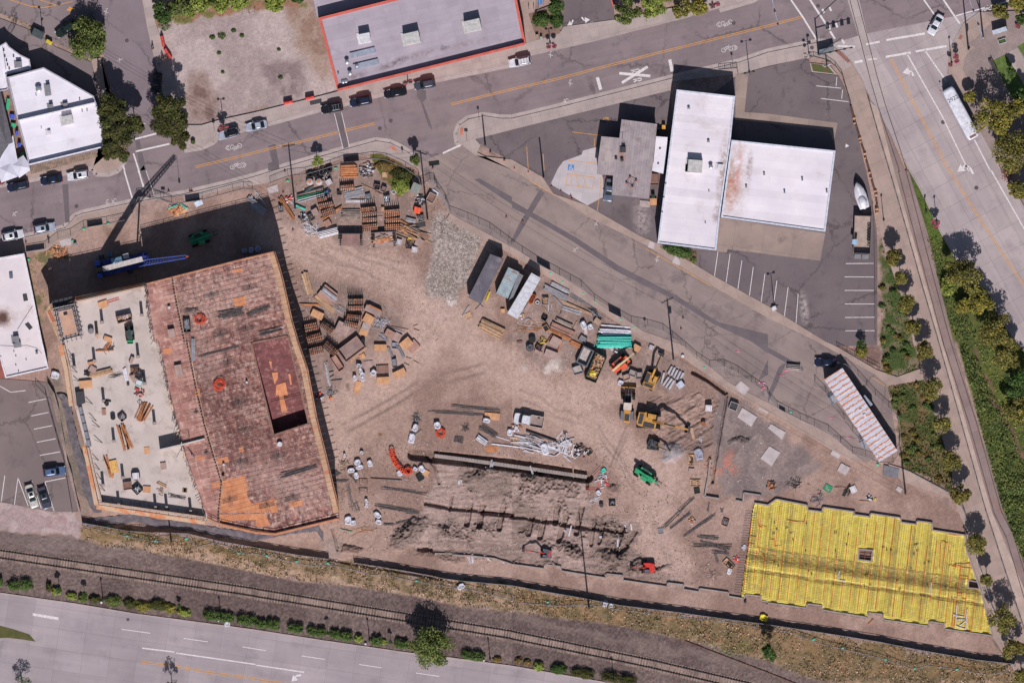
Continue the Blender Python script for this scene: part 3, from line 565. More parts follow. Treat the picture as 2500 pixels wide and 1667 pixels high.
# the car parks' stall lines
STALL=[A('b3',1890,745,1858,970),A('b3',2002,760,1965,1030),A('b3',2110,825,2072,1095),A('b3',2215,883,2178,1155),A('b3',2322,945,2285,1220),A('b4',82,1008,52,1220),A('b4',185,1068,150,1335),A('b4',277,1128,257,1400),A('b4',715,852,970,850),A('b4',703,973,972,975),A('b4',703,1098,974,1098),A('b4',706,1222,976,1222),A('b4',708,1346,978,1344),A('b4',710,1468,980,1467),A('a4',443,790,670,812),A('a4',485,906,740,936),A('a4',632,710,625,792),A('a4',685,825,676,908)]
mb=MB()
for l in STALL:sf(mb,l,.13,RZ-.004)
mb.bu('stall_line',WP,RO)
mb=MB()
for l in(A('a3',135,1350,150,1568),A('a3',285,1412,295,1568),A('a3',550,1213,820,1245),A('a3',803,1110,795,1195),A('a3',762,1265,755,1345),A('a3',840,1080,885,1082,880,1115),A('a3',838,1080,836,1100,885,1085),A('a3',520,1475,770,1500),A('b3',818,50,808,200,782,370),A('b3',510,30,495,130,740,165,755,60,510,30),A('b3',590,45,610,145),A('b3',650,50,690,155),A('b3',540,40,545,130)):sf(mb,l,.12,RZ+.012)
mb.bu('stall_line',YP,RO)
mb=MB()
for l in(A('c1',262,557,425,523),A('c1',287,681,445,648),A('c1',312,802,480,769),A('c1',338,922,510,889),A('c1',366,1042,552,1009),A('c1',412,1285,600,1247),A('c1',0,408,97,463,235,448),A('c1',44,1228,12,1465),A('c1',165,1248,132,1490),A('c1',165,1248,260,1510),A('c1',288,1268,380,1530),A('c1',412,1288,497,1555)):sf(mb,l,.15,RZ-.042)
mb.bu('stall_line',WP,RO)
pk('accessible_symbol',[A('a3',515,1510,570,1515,568,1565,512,1562)],BPAINT,RO,RZ+.01)
sw('accessible_symbol','a3',540,1540,-5,[cg(0,-.12,.26,8),[(0,.5),(0,0),(.3,-.05),(.42,-.4)]],1.1,.12,z=RZ+.016)
# highway markings
hw=[o for o in COL.objects if o.name=='highway'][0]
mb=MB();sf(mb,A('d1',300,935,535,975),.55,.06)
for l in(A('d1',1115,1072,1378,1108),A('d1',1685,1155,1908,1187),A('d1',2225,1233,2440,1268),A('d2',417,1316,633,1348),A('d2',947,1395,1152,1425),A('d2',1470,1473,1682,1504)):sf(mb,l,.15,.06)
mb.bu('dash_line',WP,hw)
ma('lane_line',A('d1',1305,1245,1600,1280),.25,WP,hw,.06);ma('lane_line',A('d1',1620,1290,2350,1395)+A('d2',0,1400,440,1466),.25,WP,hw,.06)
dbl('centre_line',A('d1',1300,1375,1560,1400,1900,1465,2350,1525)+A('d2',0,1530,330,1580),hw,.062)
ao('turn_arrow','d2',(412,1492,370,1500,352,1525,325,1552),hw,.4,.06,hd=1.2)
# manhole covers
mhm=mat('cast_iron',(98,86,88),(84,74,77),6,.7,.2)
for k,x,y,r in(('a1',1165,375,.36),('a2',1238,1110,.36),('a2',1137,1180,.36),('b1',702,325,.36),('a4',1607,1123,.4),('b4',1913,157,.4),('a4',460,57,.36),('a3',2035,215,.36),('a1',540,35,.4),('a4',403,440,.36),('d1',1175,983,.3)):
 p=a(k,x,y);z=(.05 if k=='d1'else(PZ if y==440 else RZ));mb=MB();mb.cyl(p[0],p[1],z,z+.012,r,16);mb.torus(p[0],p[1],z+.012,r,.03,16,4)
 near={375:'~b north tree ~e ~q',1110:'~e street south ~a parked black sedan',1180:'~e street ~d end ~a short yellow line',325:'~e street south ~a parked white SUV',1123:'~b white-topped bus ~e ~y',157:'~e ~y ~c turn arrow',57:'~h crossroads ~i second stop line',215:'~b upper bicycle symbol ~B crossroads',35:'~h alley ~i yellow lot line',440:'~h pavement ~d traffic signal corner',983:'~e pale highway ~f first dash'}[y]
 tag(mb.bu('manhole_cover',mhm),'round iron manhole cover '+near,'manhole cover')
# kerb strips: pale edge stones along the streets
def ke(pts,z,nm='kerb'):
 mb=MB()
 for i in range(len(pts)-1):
  mb.bar((*pts[i],z-.14),(*pts[i+1],z-.14),.2,.3)
 o=mb.bu(nm,KE);o['kind']='structure'
for pts in(NK[22:-1],NK[:8],NK[10:20],SK[4:],SK2):o=sf(MB(),of(pts,-.55),.75,RZ+.004).bu('gutter',KE);o['kind']='structure'
for k,x,y in(('a2',1085,1355),('a1',1095,555),('a1',975,115),('a3',355,510),('b1',130,400),('b1',1040,285),('b1',985,300),('a3',485,930),('a3',535,768),('b3',1330,820),('b3',770,490),('b3',575,730),('a1',1310,1160)):sw('survey_mark',k,x,y,x%90,[[(-.5,0),(.5,.1)],[(0,-.5),(.1,.5)],[(.6,.3),(.9,-.2)]],.9,.1,z=MZ+.004)
ke(NK[22:],PZ+.012);ke(NK[:8],PZ+.012);ke(NK[10:22],PZ+.012)
ke(SK[4:],PZ+.012);ke(SK2,PZ+.012)
ke(A('p',2394,29,2354,58,2327,106,2314,133,2312,180,2338,213,2396,330,2435,402,2500,505),PZ+.012)
ke(A('p',2207,390,2221,417,2247,462,2298,570,2350,660,2413,710,2438,771,2480,835),PZ)
ke(A('d1',-100,725,0,740,700,840,1230,930,2350,1080)+A('d2',640,1180,1400,1290,1750,1330,2350,1410)+A('d3',850,1560),.2)
# RAILWAY TRACKS
def track(cl,lb,tie=True,gauge=1.5,z=.18):
 L_=[0]
 for i in range(len(cl)-1):L_.append(L_[-1]+di(cl[i],cl[i+1]))
 t=ti('railway_track',lb,'railway track',cl[0])
 for s in(-1,1):
  mb=MB();o_=of(cl,s*gauge/2)
  for i in range(len(o_)-1):mb.bar((*o_[i],z+.04),(*o_[i+1],z+.04),.13,.26)
  mb.bu('rail',mat('rail_steel',(72,62,60),(96,84,80),2,.5,.5,fi=.08),t,True)
 if tie:
  mb=MB()
  for s in np.arange(0,L_[-1],.58):
   i=max(j for j in range(len(cl)-1)if L_[j]<=s);u=(s-L_[i])/(L_[i+1]-L_[i]);p=(cl[i][0]+u*(cl[i+1][0]-cl[i][0]),cl[i][1]+u*(cl[i+1][1]-cl[i][1]));an=ang(cl[i],cl[i+1])
   mb.obox(p[0],p[1],.0,.24,2.55+random.uniform(-.1,.1),.1+random.uniform(0,.02),an+random.uniform(-.02,.02))
  mb.bu('sleeper',mat('sleeper_wood',(164,142,131),(112,95,90),.5,.95,fi=.3),t,True,ki='stuff')
track(RAILC,'long straight railway track on dark ballast ~b highway')
track(A('a4',777,-30,890,400,965,700,1045,975,1160,1320,1240,1568)+A('b4',1230,0,1420,740,1640,1568)+A('c4',1880,750,2110,1568)+A('d4',2220,220,2420,900),'railway track set flush in paving ~b promenade',False,1.5,RZ-.08)
mb=MB();rr=A('d3',1590,1180,1850,1280,2350,1470)+A('d4',100,1510,300,1590)
t=ti('siding_rail','single rusty rail lying on ballast ~d bottom right verge','rail',rr[0])
for i in range(len(rr)-1):mb.bar((*rr[i],.15),(*rr[i+1],.15),.12,.2)
mb.bu('rail',mat('rust_rail',(112,70,56),(90,60,52),2,.8,fi=.15),t,True)
# BUILDINGS
def cen(po):return(sum(p[0]for p in po)/len(po),sum(p[1]for p in po)/len(po))
def sr(po,d):
 c=cen(po);o=[]
 n=len(po);ar=sum(po[i][0]*po[(i+1)%n][1]-po[(i+1)%n][0]*po[i][1]for i in range(n));sg=1 if ar>0 else-1
 for i in range(n):
  p0,p1,p2=Vector(po[i-1]),Vector(po[i]),Vector(po[(i+1)%n])
  e1=(p1-p0).normalized();e2=(p2-p1).normalized();n1=Vector((-e1.y,e1.x))*sg;n2=Vector((-e2.y,e2.x))*sg
  b=(n1+n2);k=max(.35,1+n1.dot(n2));o.append(tuple(p1+b*(d/k)))
 return o
def rn(mb,po,w,z0,z1):
 inn=sr(po,w);n=len(po)
 for i in range(n):
  j=(i+1)%n;mb.prism([po[i],po[j],inn[j],inn[i]],z0,z1)
 return mb
WW=mat('wall_stucco_white',(196,190,192),(180,174,178),.6,.9,fi=.06)
WF=mat('wall_brick_red',(156,92,84),(136,80,74),1.2,.9)
WC=mat('wall_grey',(140,134,138),(124,119,124),.6,.9,fi=.08)
RA=mat('roof_membrane_white',(226,217,223),(212,203,211),.15,.75,fi=.035,sa=[(.22,(196,182,182),.55,.76),(1.1,(190,176,174),.66,.78)],jo=(-6,40,1.5,.04,.9),se=(-6,.03))
RW=mat('roof_membrane_bright',(226,220,228),(216,210,220),.2,.7,fi=.03,sa=[(.3,(198,188,192),.56,.78),(1.2,(190,178,178),.66,.78)],jo=(12,30,1.9,.035,.92))
RF=mat('roof_membrane_west',(218,206,208),(208,196,200),.2,.75,fi=.035,sa=[(.16,(186,170,168),.52,.72),(1.2,(170,154,150),.66,.76)])
RG=mat('roof_rolled_grey',(172,160,170),(162,150,160),.25,.9,fi=.05,jo=(13.5,3.2,1.0,.025,.88),sa=(.2,(152,140,150),.58,.76))
RS=mat('roof_metal_shed',(164,151,153),(146,134,137),.5,.7,jo=(83.5,60,.55,.05,.82),sa=(.35,(118,104,100),.55,.75))
SHING=mat('roof_shingle',(104,100,106),(92,88,94),1.5,.95,fi=.2)
RD=mat('parapet_red',(206,104,92),(186,92,82),.8,.85,fi=.08)
def bi(name,lb,po,h,wm,rm,par=.4,pw=.3,pm=None,bb=0.):
 t=ti(name,lb,'building',(*cen(po),0))
 MB().prism(po,bb,h-.02).bu('wall',wm,t,True)
 n=len(po);ar=sum(po[i][0]*po[(i+1)%n][1]-po[(i+1)%n][0]*po[i][1]for i in range(n));pp=po if ar>0 else po[::-1]
 MB().add([(p[0],p[1],h)for p in sr(pp,.02)],[tuple(range(n))]).bu('roof',rm,t,True)
 if par:rn(MB(),po,pw,h+.004,h+par).bu('parapet',pm or wm,t,True)
 return t
def hv(t,k,cx,cy,lx,ly,h,rot,z,fans=1,m=None,curb=True):
 c=a(k,cx,cy);L,W=ln(k,lx),ln(k,ly);r=R(rot)
 mb=MB();mb.obox(c[0],c[1],z,L,W,h,r,.04,.04)
 mb.obox(c[0],c[1],z+h,L*.98,W*.98,.06,r)
 if curb:mb.obox(c[0]-.2,c[1],z,L+.5,W+.4,.12,r)
 u=mb.bu('rooftop_unit',m or pa((196,192,190),.55,.1),t,True)
 for i in range(fans):
  off=(i-(fans-1)/2)*W*.42;fx=c[0]-math.cos(r)*L*.33-math.sin(r)*off;fy=c[1]-math.sin(r)*L*.33+math.cos(r)*off
  fb=MB();fb.torus(fx,fy,z+h+.09,.3,.05,14,5);fb.cyl(fx,fy,z+h+.06,z+h+.07,.29,14);fb.bu('fan',DA,u,True)
  for q in range(4):pass
 return u
def ve(t,k,x,y,z,r=.16,h=.6,m=None):
 c=a(k,x,y);mb=MB();mb.cyl(c[0],c[1],z,z+h,r,10);mb.cyl(c[0],c[1],z+h,z+h+.12,r*1.5,10,r*.6);return mb.bu('vent_pipe',m or GA,t,True)
def ha(t,k,pts,z,h,m,nm='roof_hatch'):return MB().prism(A(k,*pts),z,z+h).bu(nm,m,t,True)
p=A('a1',65,710,400,620,640,755,860,882,905,1010,965,1300,945,1352,265,1520,210,1290,160,1108)
b=bi('shop_building','white flat-roofed ^y ~r parapet across its roof beside two ~vs',p,4.3,WW,RW,.35,.28,pb('parapet_pale',(176,172,184)))
mb=MB();q=A('a1',168,1108,868,945);mb.bar((*q[0],4.85),(*q[1],4.85),.25,1.1);mb.bu('cross_parapet',pb('parapet_white',(226,222,230)),b,True)
mb=MB();q=A('a1',268,1512,940,1350);mb.bar((*q[0],4.75),(*q[1],4.75),.28,.9);mb.bu('front_parapet',MA['parapet_white'],b,True)
hv(b,'a1',620,1100,95,80,1.1,12,4.3,1);hv(b,'a1',445,825,35,95,1.0,8,4.3,0,GR);hv(b,'a1',470,975,35,35,.9,10,4.3,0,GR);hv(b,'a1',600,960,45,28,.7,10,4.3,0,GR);hv(b,'a1',452,1215,28,35,.5,10,4.3,0,WH)
ve(b,'a1',355,820,4.3,.45,.9);ve(b,'a1',332,880,4.3,.08,.6);ve(b,'a1',755,1025,4.3,.1,.5);ve(b,'a1',800,1018,4.3,.1,.5);ve(b,'a1',733,925,4.3,.1,.7);ve(b,'a1',380,1180,4.3,.07,.5)
mb=MB()
q=A('a1',268,1530,885,1388,895,1440,285,1600)
mb.prism(q,2.9,3.05);ob=mb.bu('awning',mat('awning_boards',(150,128,112),(116,98,88),1.,.9,fi=.15,jo=(-77,9,.35,.08,.7)),b,True)
p=A('a1',-60,400,0,420,55,388,85,430,180,500,272,545,288,640,60,690,80,815,60,832,-60,850)
b=bi('back_wing','smaller white flat roof ~r ^z pipes behind the ^y',p,3.4,WW,RW,.3,.25,MA['parapet_pale'])
hv(b,'a1',175,590,50,50,.9,5,3.4,0,GR)
for x,y in((35,465),(45,520),(60,560),(70,600),(85,635),(125,520)):ve(b,'a1',x,y,3.4,.12,.4,DA)
mb=MB();q=A('a1',25,440,55,640);mb.bar((*q[0],3.6),(*q[1],3.6),.12);mb.bu('pipe',GR,b,True)
p=A('a1',-60,700,0,815,118,1310,70,1330,0,1460,-60,1500)
b=ti('shingle_roof_building','dark grey shingled roof ~d ~A ~b narrow patio','building',(*cen(p),0))
MB().prism(p,0,3.6).bu('wall',WC,b,True);rd=a('a1',-60,1180)
MB().add([(*q,3.62)for q in p]+[(*a('a1',-60,1000),5.4),(*a('a1',60,1318),3.9)],[(0,1,6),(1,2,7,6),(2,3,7),(3,4,7),(4,5,6,7),(5,0,6)]).bu('roof',SHING,b,True)
# patio sails and umbrellas
SAIL=mat('canvas_white',(206,204,216),(192,190,204),.6,.8,fi=.04)
def umbrella(k,x,y,w,rot,lb):
 c=a(k,x,y);W=ln(k,w);t=ti('patio_umbrella',lb,'umbrella',(*c,PZ),R(rot),'white patio umbrellas in front ~a ^y')
 MB().add([(-W/2,-W/2,2.3),(W/2,-W/2,2.3),(W/2,W/2,2.3),(-W/2,W/2,2.3),(0,0,2.9)],[(0,1,4),(1,2,4),(2,3,4),(3,0,4)]).bu('canopy',SAIL,t)
 MB().cyl(0,0,0,2.85,.04,8).bu('pole',GR,t)
umbrella('a1',195,1530,150,35,'white patio umbrella ~U ^y wall');umbrella('a1',60,1575,160,20,'white patio umbrella ~d ~A ~a photo')
t=ti('shade_sail','large pale shade sail ~m shingled roof ~O patio','shade sail',(*a('a1',80,1420),0))
MB().add([(*a('a1',120,1240),3.2),(*a('a1',150,1420),2.8),(*a('a1',170,1505),2.7),(*a('a1',0,1540),2.8),(*a('a1',-40,1510),2.9),(*a('a1',75,1335),3.1)],[(5,4,3,2,1,0)]).bu('canvas',SAIL,t,True)
MB().tube((*a('a1',150,1420),0),(*a('a1',150,1420),2.8),.05).bu('post',GR,t,True)
st('path',A('a1',30,840,75,835,160,1110,215,1300,262,1530,230,1490,180,1480,150,1400,115,1230),.2,mat('patio_brick',(150,122,108),(128,104,94),.8,.9,fi=.12))
p=A('a2',572,165,1260,-8)+A('p',1247,-75,1284,108)+A('a2',748,838)
b=bi('flat_roof_store','~Y flat-roofed store ~r ^A and three air conditioners',p,6.0,WF,RG,.25,.55,RD)
mb=MB();q=A('a2',752,828,2462,405);mb.bar((*q[0],6.55),(*q[1],6.55),.5,1.1);mb.bu('front_parapet',RD,b,True)
hv(b,'a2',1000,350,100,85,1.8,11,6,1,WH);hv(b,'a2',1430,350,145,105,1.9,13,6,2);hv(b,'a2',1990,235,145,105,1.9,13,6,2)
for x,y in((980,487),(1010,592)):
 c=a('a2',x,y);mb=MB()
 mb.obox(c[0],c[1],6,ln('a2',235),ln('a2',52),.35,R(13.5))
 sk=mb.bu('skylight',pa((150,156,172)),b,True)
 mb=MB()
 for i in range(4):mb.obox(c[0]+(i-1.5)*ln('a2',57)*math.cos(R(13.5)),c[1]+(i-1.5)*ln('a2',57)*math.sin(R(13.5)),6.35,ln('a2',52),ln('a2',44),.06,R(13.5))
 mb.bu('pane',pa((168,178,200),.3),sk,True)
for x,y,r,h in((835,570,.32,.9),(862,672,.32,.9),(755,678,.12,.5),(925,605,.25,.5),(800,752,.3,.2),(825,748,.3,.2)):ve(b,'a2',x,y,6,r,h)
for x_,y_,rx_,c_ in((900,710,3.6,(120,104,108)),(1230,600,3.4,(112,98,102)),(1330,550,2.,(92,80,86)),(1730,435,1.4,(96,86,92)),(1950,400,6,(146,130,136)),(1500,500,5,(140,124,130))):ss(RG,*a('a2',x_,y_),rx_,.9,15,c_,.9,1.)
p=A('a2',525,-60,525,-5,560,160,1255,-12)+A('p',960,-60)
b=bi('rear_store','low grey roof directly north ~a ^A store',p,3.8,WC,RG,0)
t=ti('red_wall','short red wall ~d driveway edge beside ^fs','wall',(*a('a3',920,20),0));MB().bar((*a('a3',905,-20),1.),(*a('a3',932,65),1.),.25,2.).bu('wall_panel',RD,t,True)
WINGR=mat('roof_membrane_wing',(226,217,223),(214,205,213),.15,.75,fi=.035,sa=(.22,(198,184,184),.6,.78),jo=(-6,40,1.5,.03,.94))
for k_,x_,y_,rx_,ry_,c_,s_,ns_ in(('b3',2020,60,4.6,11.5,(172,146,134),.85,.5),('b3',2010,170,1.9,5.4,(166,98,70),1.,1.3),('b3',2010,200,.9,3.2,(206,178,166),.8,2.),('b3',1890,330,1.4,4.2,(138,114,104),.8,1.2),('b3',2180,-10,.8,5.,(120,98,92),.7,1.6),('b3',2080,-20,.8,6,(196,110,90),.6,1.1)):ss(WINGR,*a(k_,x_,y_),rx_,ry_,-5,c_,s_,ns_)
ss(RA,*a('b3',1930,20),1.4,10,-5,(150,126,116),.8,1.);ss(RA,*a('b3',1880,400),1.2,2.6,-5,(146,122,114),.8,1.2)
p=A('p',1652,219,1795,235,1784,341,1757,531,1749,612,1605,594)
b=bi('warehouse','big white roof wing ~r rooftop unit ~b grey shed',p,5.6,pb('warehouse_wall',(158,164,182)),RA,.22,.35,pb('warehouse_trim',(206,208,222)))
hv(b,'b3',1680,-45,130,110,1.6,-4,5.6,0);hv(b,'a3',1675,1545,130,50,1.2,-4,5.6,1,GR)
hv(b,'a3',1912,1530,50,45,.4,-5,5.6,0,WH);ve(b,'a3',1825,1530,5.6,.3,.8)
for x,y in((1622,995),(1803,1300)):ve(b,'a3',x,y,5.6,.2,.5)
for x,y in((1412,118),(1808,190),(1775,480),(1395,245),(1380,380)):ve(b,'b3',x,y,5.6,.1,.4)
p=A('p',1786,342,2040,368,2015,566,1760,531)
b=bi('warehouse_wing','white roof wing with rusty brown stains east ~a taller white roof',p,5.1,MA['warehouse_wall'],WINGR,.22,.35,MA['warehouse_trim'])
for x,y in((2150,150),(2315,35)):ve(b,'b3',x,y,5.1,.15,.6)
for x,y in((315,85),(152,200),(540,195)):ve(b,'b4',x,y,5.1,.15,.7)
p=A('a3',1015,1110,1320,1150,1285,1480)+A('b3',1245,245,930,212,940,35,790,22)+A('a3',800,1480,830,1265,995,1280)
b=bi('metal_shed','grey ribbed metal shed roof ~b pale concrete pad',p,3.9,WC,RS,0)
MB().prism([(q[0]*1,q[1])for q in sr(p,-.25)],3.85,3.93).bu('eave',RS,b,True)
hv(b,'a3',1025,1370,35,45,.9,0,3.9,0,DA);ve(b,'a3',955,1455,3.9,.2,.5,DA);ve(b,'a3',1010,1470,3.9,.25,.6,DA)
mb=MB();c=a('a3',1020,1300);mb.tube((*c,3.9),(c[0],c[1],6.2),.04);mb.bar((c[0]-.5,c[1],6),(c[0]+.5,c[1],6),.05);mb.bu('aerial',DA,b,True)
ss(RS,*a('a3',1010,1430),1.2,1.8,0,(168,116,92),.9,1.2);ss(RS,*a('a3',870,1400),2.5,5,0,(182,166,160),.7,.8)
t=ti('roof_ornament','square of orange balls on rods ~e grey shed roof','roof ornament',(*a('b3',1090,108),3.94));mb=MB();mo=MB()
q=[a('b3',*v)for v in((1085,68),(1140,98),(1105,155),(1052,122))]
for i in range(4):mb.bar((*q[i],4.5),(*q[(i+1)%4],4.5),.08);mo.blob(*q[i],4.5,.22,.22,.22,i,.02)
mb.cyl(*a('b3',1093,112),3.93,4.6,.06);mb.bu('rod',DA,t,True);mo.bu('ball',pa((206,122,96)),t,True)
p=A('a3',1322,1252,1428,1260,1420,1400)+A('b3',1392,30,1280,0)+A('a3',1300,1480)
b=bi('link_roof','narrow white lean-to roof ~m grey shed ~O warehouse',p,3.0,WW,RW,0)
for x,y in((1358,1362),(1342,1500)):ha(b,'a3',(x-8,y-8,x+8,y-8,x+8,y+8,x-8,y+8),3.0,.12,DA)
p=A('b1',-60,806,222,757,300,1120,388,1568)+A('c1',447,246,50,335,22,240,0,150,-60,130)
b=bi('neighbour_building','white flat roof ~d ~A ~b concrete deck under construction',p,4.0,WF,RF,.3,.3,MA['parapet_white'])
ha(b,'b1',(82,930,115,925,120,985,88,990),4.,.2,pa((96,104,122),.3));ha(b,'b1',(207,1135,245,1128,258,1190,218,1198),4.,.12,DA);ha(b,'b1',(228,1410,260,1390,300,1440,270,1462),4.,.12,DA)
hv(b,'b1',150,1545,50,60,1.0,8,4.,1,GR);ve(b,'c1',338,105,4.,.2,.6);hv(b,'c1',168,25,50,40,.8,8,4.,0,GR)
for x,y in((128,90),(146,132),(146,215),(170,272),(240,165)):ve(b,'c1',x,y,4.,.08,.3,DA)
ss(RF,*a('b1',30,1350),3.2,3.,0,(150,116,104),.9,1.);ss(RF,*a('b1',25,1350),1.7,2.,0,(92,64,56),1.2,.6,.1,.4)
mb=MB();q=A('b1',160,1455,280,1270,300,1240);mb.path([(*v,4.08)for v in q],.03);q=A('c1',0,35,110,40,250,35,340,60,385,110);mb.path([(*v,4.06)for v in q],.025);mb.bu('cable',DA,b,True)
mb=MB();q=A('c1',0,150,22,240,48,332,-60,350,-60,130);mb.prism(q,0,2.4);mb.bu('side_roof',WF,b,True)
# CONCRETE BUILDING UNDER CONSTRUCTION
HS,HD=9.0,12.0
NE=A('b2',165,745)[0]
Npt=a('p',590,634);P1,P2,P3,P4=A('p',614,838,702,820,754,1034,668,1062);Spt=a('p',706,1298)
WE=A('b1',1345,1040,1372,1300,1412,1568)+A('c1',1450,0,1505,220,1560,500,1645,800,1700,1050,1800,1330,1885,1568)+A('d1',1905,60)
EA=A('b2',168,745,205,860,245,1000,330,1380,385,1568)+A('c2',470,250,555,700,650,1080,710,1330,768,1560)
pW=WE+A('d1',2035,118,2350,190)+A('d2',40,200,180,205)+[Spt,P4,P1,Npt]
pE=[Npt]+EA+A('d2',768,62)+[Spt,P4,P3,P2,P1]
BC=ti('concrete_building','half-built concrete building ~r brown formwork deck and a grey slab','building',(*a('p',450,950),0))
DECKM=mat('deck_plywood_stained',(104,66,62),(154,110,100),.9,.85,fi=.2,rp=(.42,.58),jo=(13.8,2.44,1.22,.05,1.45,.2),sa=[(1.3,(190,160,150),.5,.66),(.5,(178,146,136),.54,.7)],se=(103.8,.28))
for k_,x_,y_,rx_,ry_,c_,s_ in(('b1',2000,1200,11,7,(180,150,140),.75),('b2',60,900,5,9,(176,144,134),.7),('c1',2050,560,8,10,(92,56,54),.7),('c1',2250,950,9,7,(92,56,54),.7),('c2',120,1200,9,6,(170,138,130),.75),('c2',420,1350,7,7,(178,150,142),.7),('c2',300,1000,7,5,(100,62,60),.7),('b1',2250,1480,7,5,(98,62,60),.6),('c1',1900,150,4,8,(172,140,132),.6)):ss(DECKM,*a(k_,x_,y_),rx_,ry_,14,c_,s_,1.6,.38,.56)
DECKP=mat('deck_plywood_pink',(176,134,123),(146,100,92),.25,.85,jo=(13.8,2.44,1.22,.06,1.3,.16),sa=(.9,(196,164,152),.52,.7))
PLYO=mat('plywood_orange',(208,140,100),(190,122,86),.8,.85,fi=.07,jo=(13.8,.6,.6,.03,.85))
MB().prism(pW,0,HD-.25).prism(pE,0,HD-.25).bu('wall',CO,BC,True)
mb=MB();mb.prism(pW,HD-.25,HD);mb.prism(pE,HD-.25,HD);mb.bu('deck',DECKM,BC,True)
ROW=A('b1',1580,985,1600,1130,1690,1568)+A('c1',1712,0,1790,400,1870,750,1960,1060,2030,1290,2020,1420,2005,1568)+A('d1',2000,90)
mb=MB();pw_=WE[:];mb.prism(of(WE,.25)+ROW[::-1],HD+.004,HD+.02);mb.bu('deck_strip',DECKP,BC,True)
mb=MB()
for i in range(len(ROW)-1):
 L=di(ROW[i],ROW[i+1])
 for s in np.arange(0,L,.62):
  u=s/L;mb.obox(ROW[i][0]+u*(ROW[i+1][0]-ROW[i][0]),ROW[i][1]+u*(ROW[i+1][1]-ROW[i][1]),HD,.3,.2,.3,R(14))
mb.bu('edge_dowel',ST,BC,True,ki='stuff')
mb=MB()
for i in range(len(ROW)-1):mb.bar((ROW[i][0]+.35,ROW[i][1],HD+.06),(ROW[i+1][0]+.35,ROW[i+1][1],HD+.06),.12,.12)
mb.bu('timber_runner',WO,BC,True)
# sloped opening
mb=MB();mb.add([(*P1,HD-.3),(*P4,HD-3.6),(*P3,HD-3.6),(*P2,HD-.3)],[(0,1,2,3)]);mb.bu('ramp_floor',mat('ramp_plywood',(122,72,72),(98,58,58),.8,.8,fi=.12,jo=(13.8,2.44,1.22,.05,1.3,.12),sa=(1.,(150,108,102),.54,.7)),BC,True)
mb=MB()
for q,z in((A('c2',185,400,270,370,295,490,180,490),0),(A('c2',145,285,200,280,200,330,170,390),0),(A('c2',118,180,145,180,140,250),0),(A('c2',210,490,250,490,290,650,235,650),0),(A('c2',295,295,315,295,330,395,315,395),0)):
 c=cen(q);u=((a('p',0,830)[1]-c[1])/(a('p',0,830)[1]-a('p',0,1045)[1]));zs=[HD-.3-3.3*max(0,min(1,(a('p',0,829)[1]-v[1])/(a('p',0,829)[1]-a('p',0,1048)[1])))+.09 for v in q]
 MB().add([(v[0],v[1],zz)for v,zz in zip(q,zs)],[tuple(range(len(q)-1,-1,-1))]).bu('plywood_sheet',PLYO,BC,True)
mb=MB()
for p_,q_ in((P1,P4),(P4,P3),(P2,P3),(P1,P2)):mb.bar((*p_,HD+.12),(*q_,HD+.12),.35,.24)
mb.bu('opening_curb',WD,BC,True)
mb=MB();q=A('c2',150,665,420,600);mb.bar((*q[0],HD+.9),(*q[1],HD+.9),.08);mb.bar((*q[0],HD+.45),(*q[1],HD+.45),.08);mb.bu('opening_rail',ST,BC,True)
mb=MB()
for q in(A('c1',2040,1275,2252,1228,2275,1330,2265,1400,2300,1470,2350,1500,2350,1568,2010,1568)+A('d1',2000,60),A('c2',0,1480,175,1440,205,1568,0,1568),A('d1',2012,20,2350,10,2350,70,2250,70,2020,90),A('c1',1990,1075,2090,1050,2105,1105,2010,1120),A('c1',1495,70,1580,55,1560,115,1505,118),A('b1',2140,1175,2250,1150,2262,1235,2155,1245),A('b1',2125,910,2225,895,2230,930,2135,938),A('c1',1940,1300,2030,1290,2035,1330,1945,1345),A('c1',1790,440,1830,430,1840,500,1800,505),A('c2',300,1480,420,1450,430,1500,310,1520),A('d2',0,10,80,10,130,110,60,140,0,130),A('c1',1800,1060,1880,1050,1870,1080,1810,1085),A('c1',2190,970,2230,965,2240,1010,2200,1010)):
 MB().prism(q,HD+.024,HD+.05).bu('plywood_sheet',PLYO,BC,True)
mb=MB();mb.prism(A('d1',2020,95,2350,165)+A('d2',170,185,740,50,745,62,180,200)+A('d1',2350,188,2030,115),HD+.06,HD+.5);mb.bu('edge_form',WA,BC,True)
# reinforcement lying on the deck
mb=MB();d1=Vector((math.cos(R(13.8)),math.sin(R(13.8))));d2=Vector((-d1.y,d1.x));o_=Vector(a('p',560,930))
def clipdeck(p0,p1,n=120):
 run=None;out=[]
 P_=[(p0+(p1-p0)*(i/n))for i in range(n+1)]
 for v in P_:
  ok=any(ii(pl,np.array([v.x]),np.array([v.y]))[0]for pl in(pW,pE))
  if ok and run is None:run=v
  if not ok and run is not None:out.append((run,v));run=None
 if run is not None:out.append((run,P_[-1]))
 return out
for i in range(-28,29):
 for dA,dB,lo,hi in((d1,d2,-9,17),(d2,d1,-30,30)):
  if dA is d2 and not-10<i<18:continue
  c=o_+dB*(i*.95)
  for s,e in clipdeck(c+dA*lo,c+dA*hi):
   if(e-s).length>.8:mb.bar((s.x,s.y,HD+.07),(e.x,e.y,HD+.07),.035)
mb.bu('rebar_mat',mat('rebar_dusty',(176,152,142),(120,88,80),.5,.8),BC,True,ki='stuff')
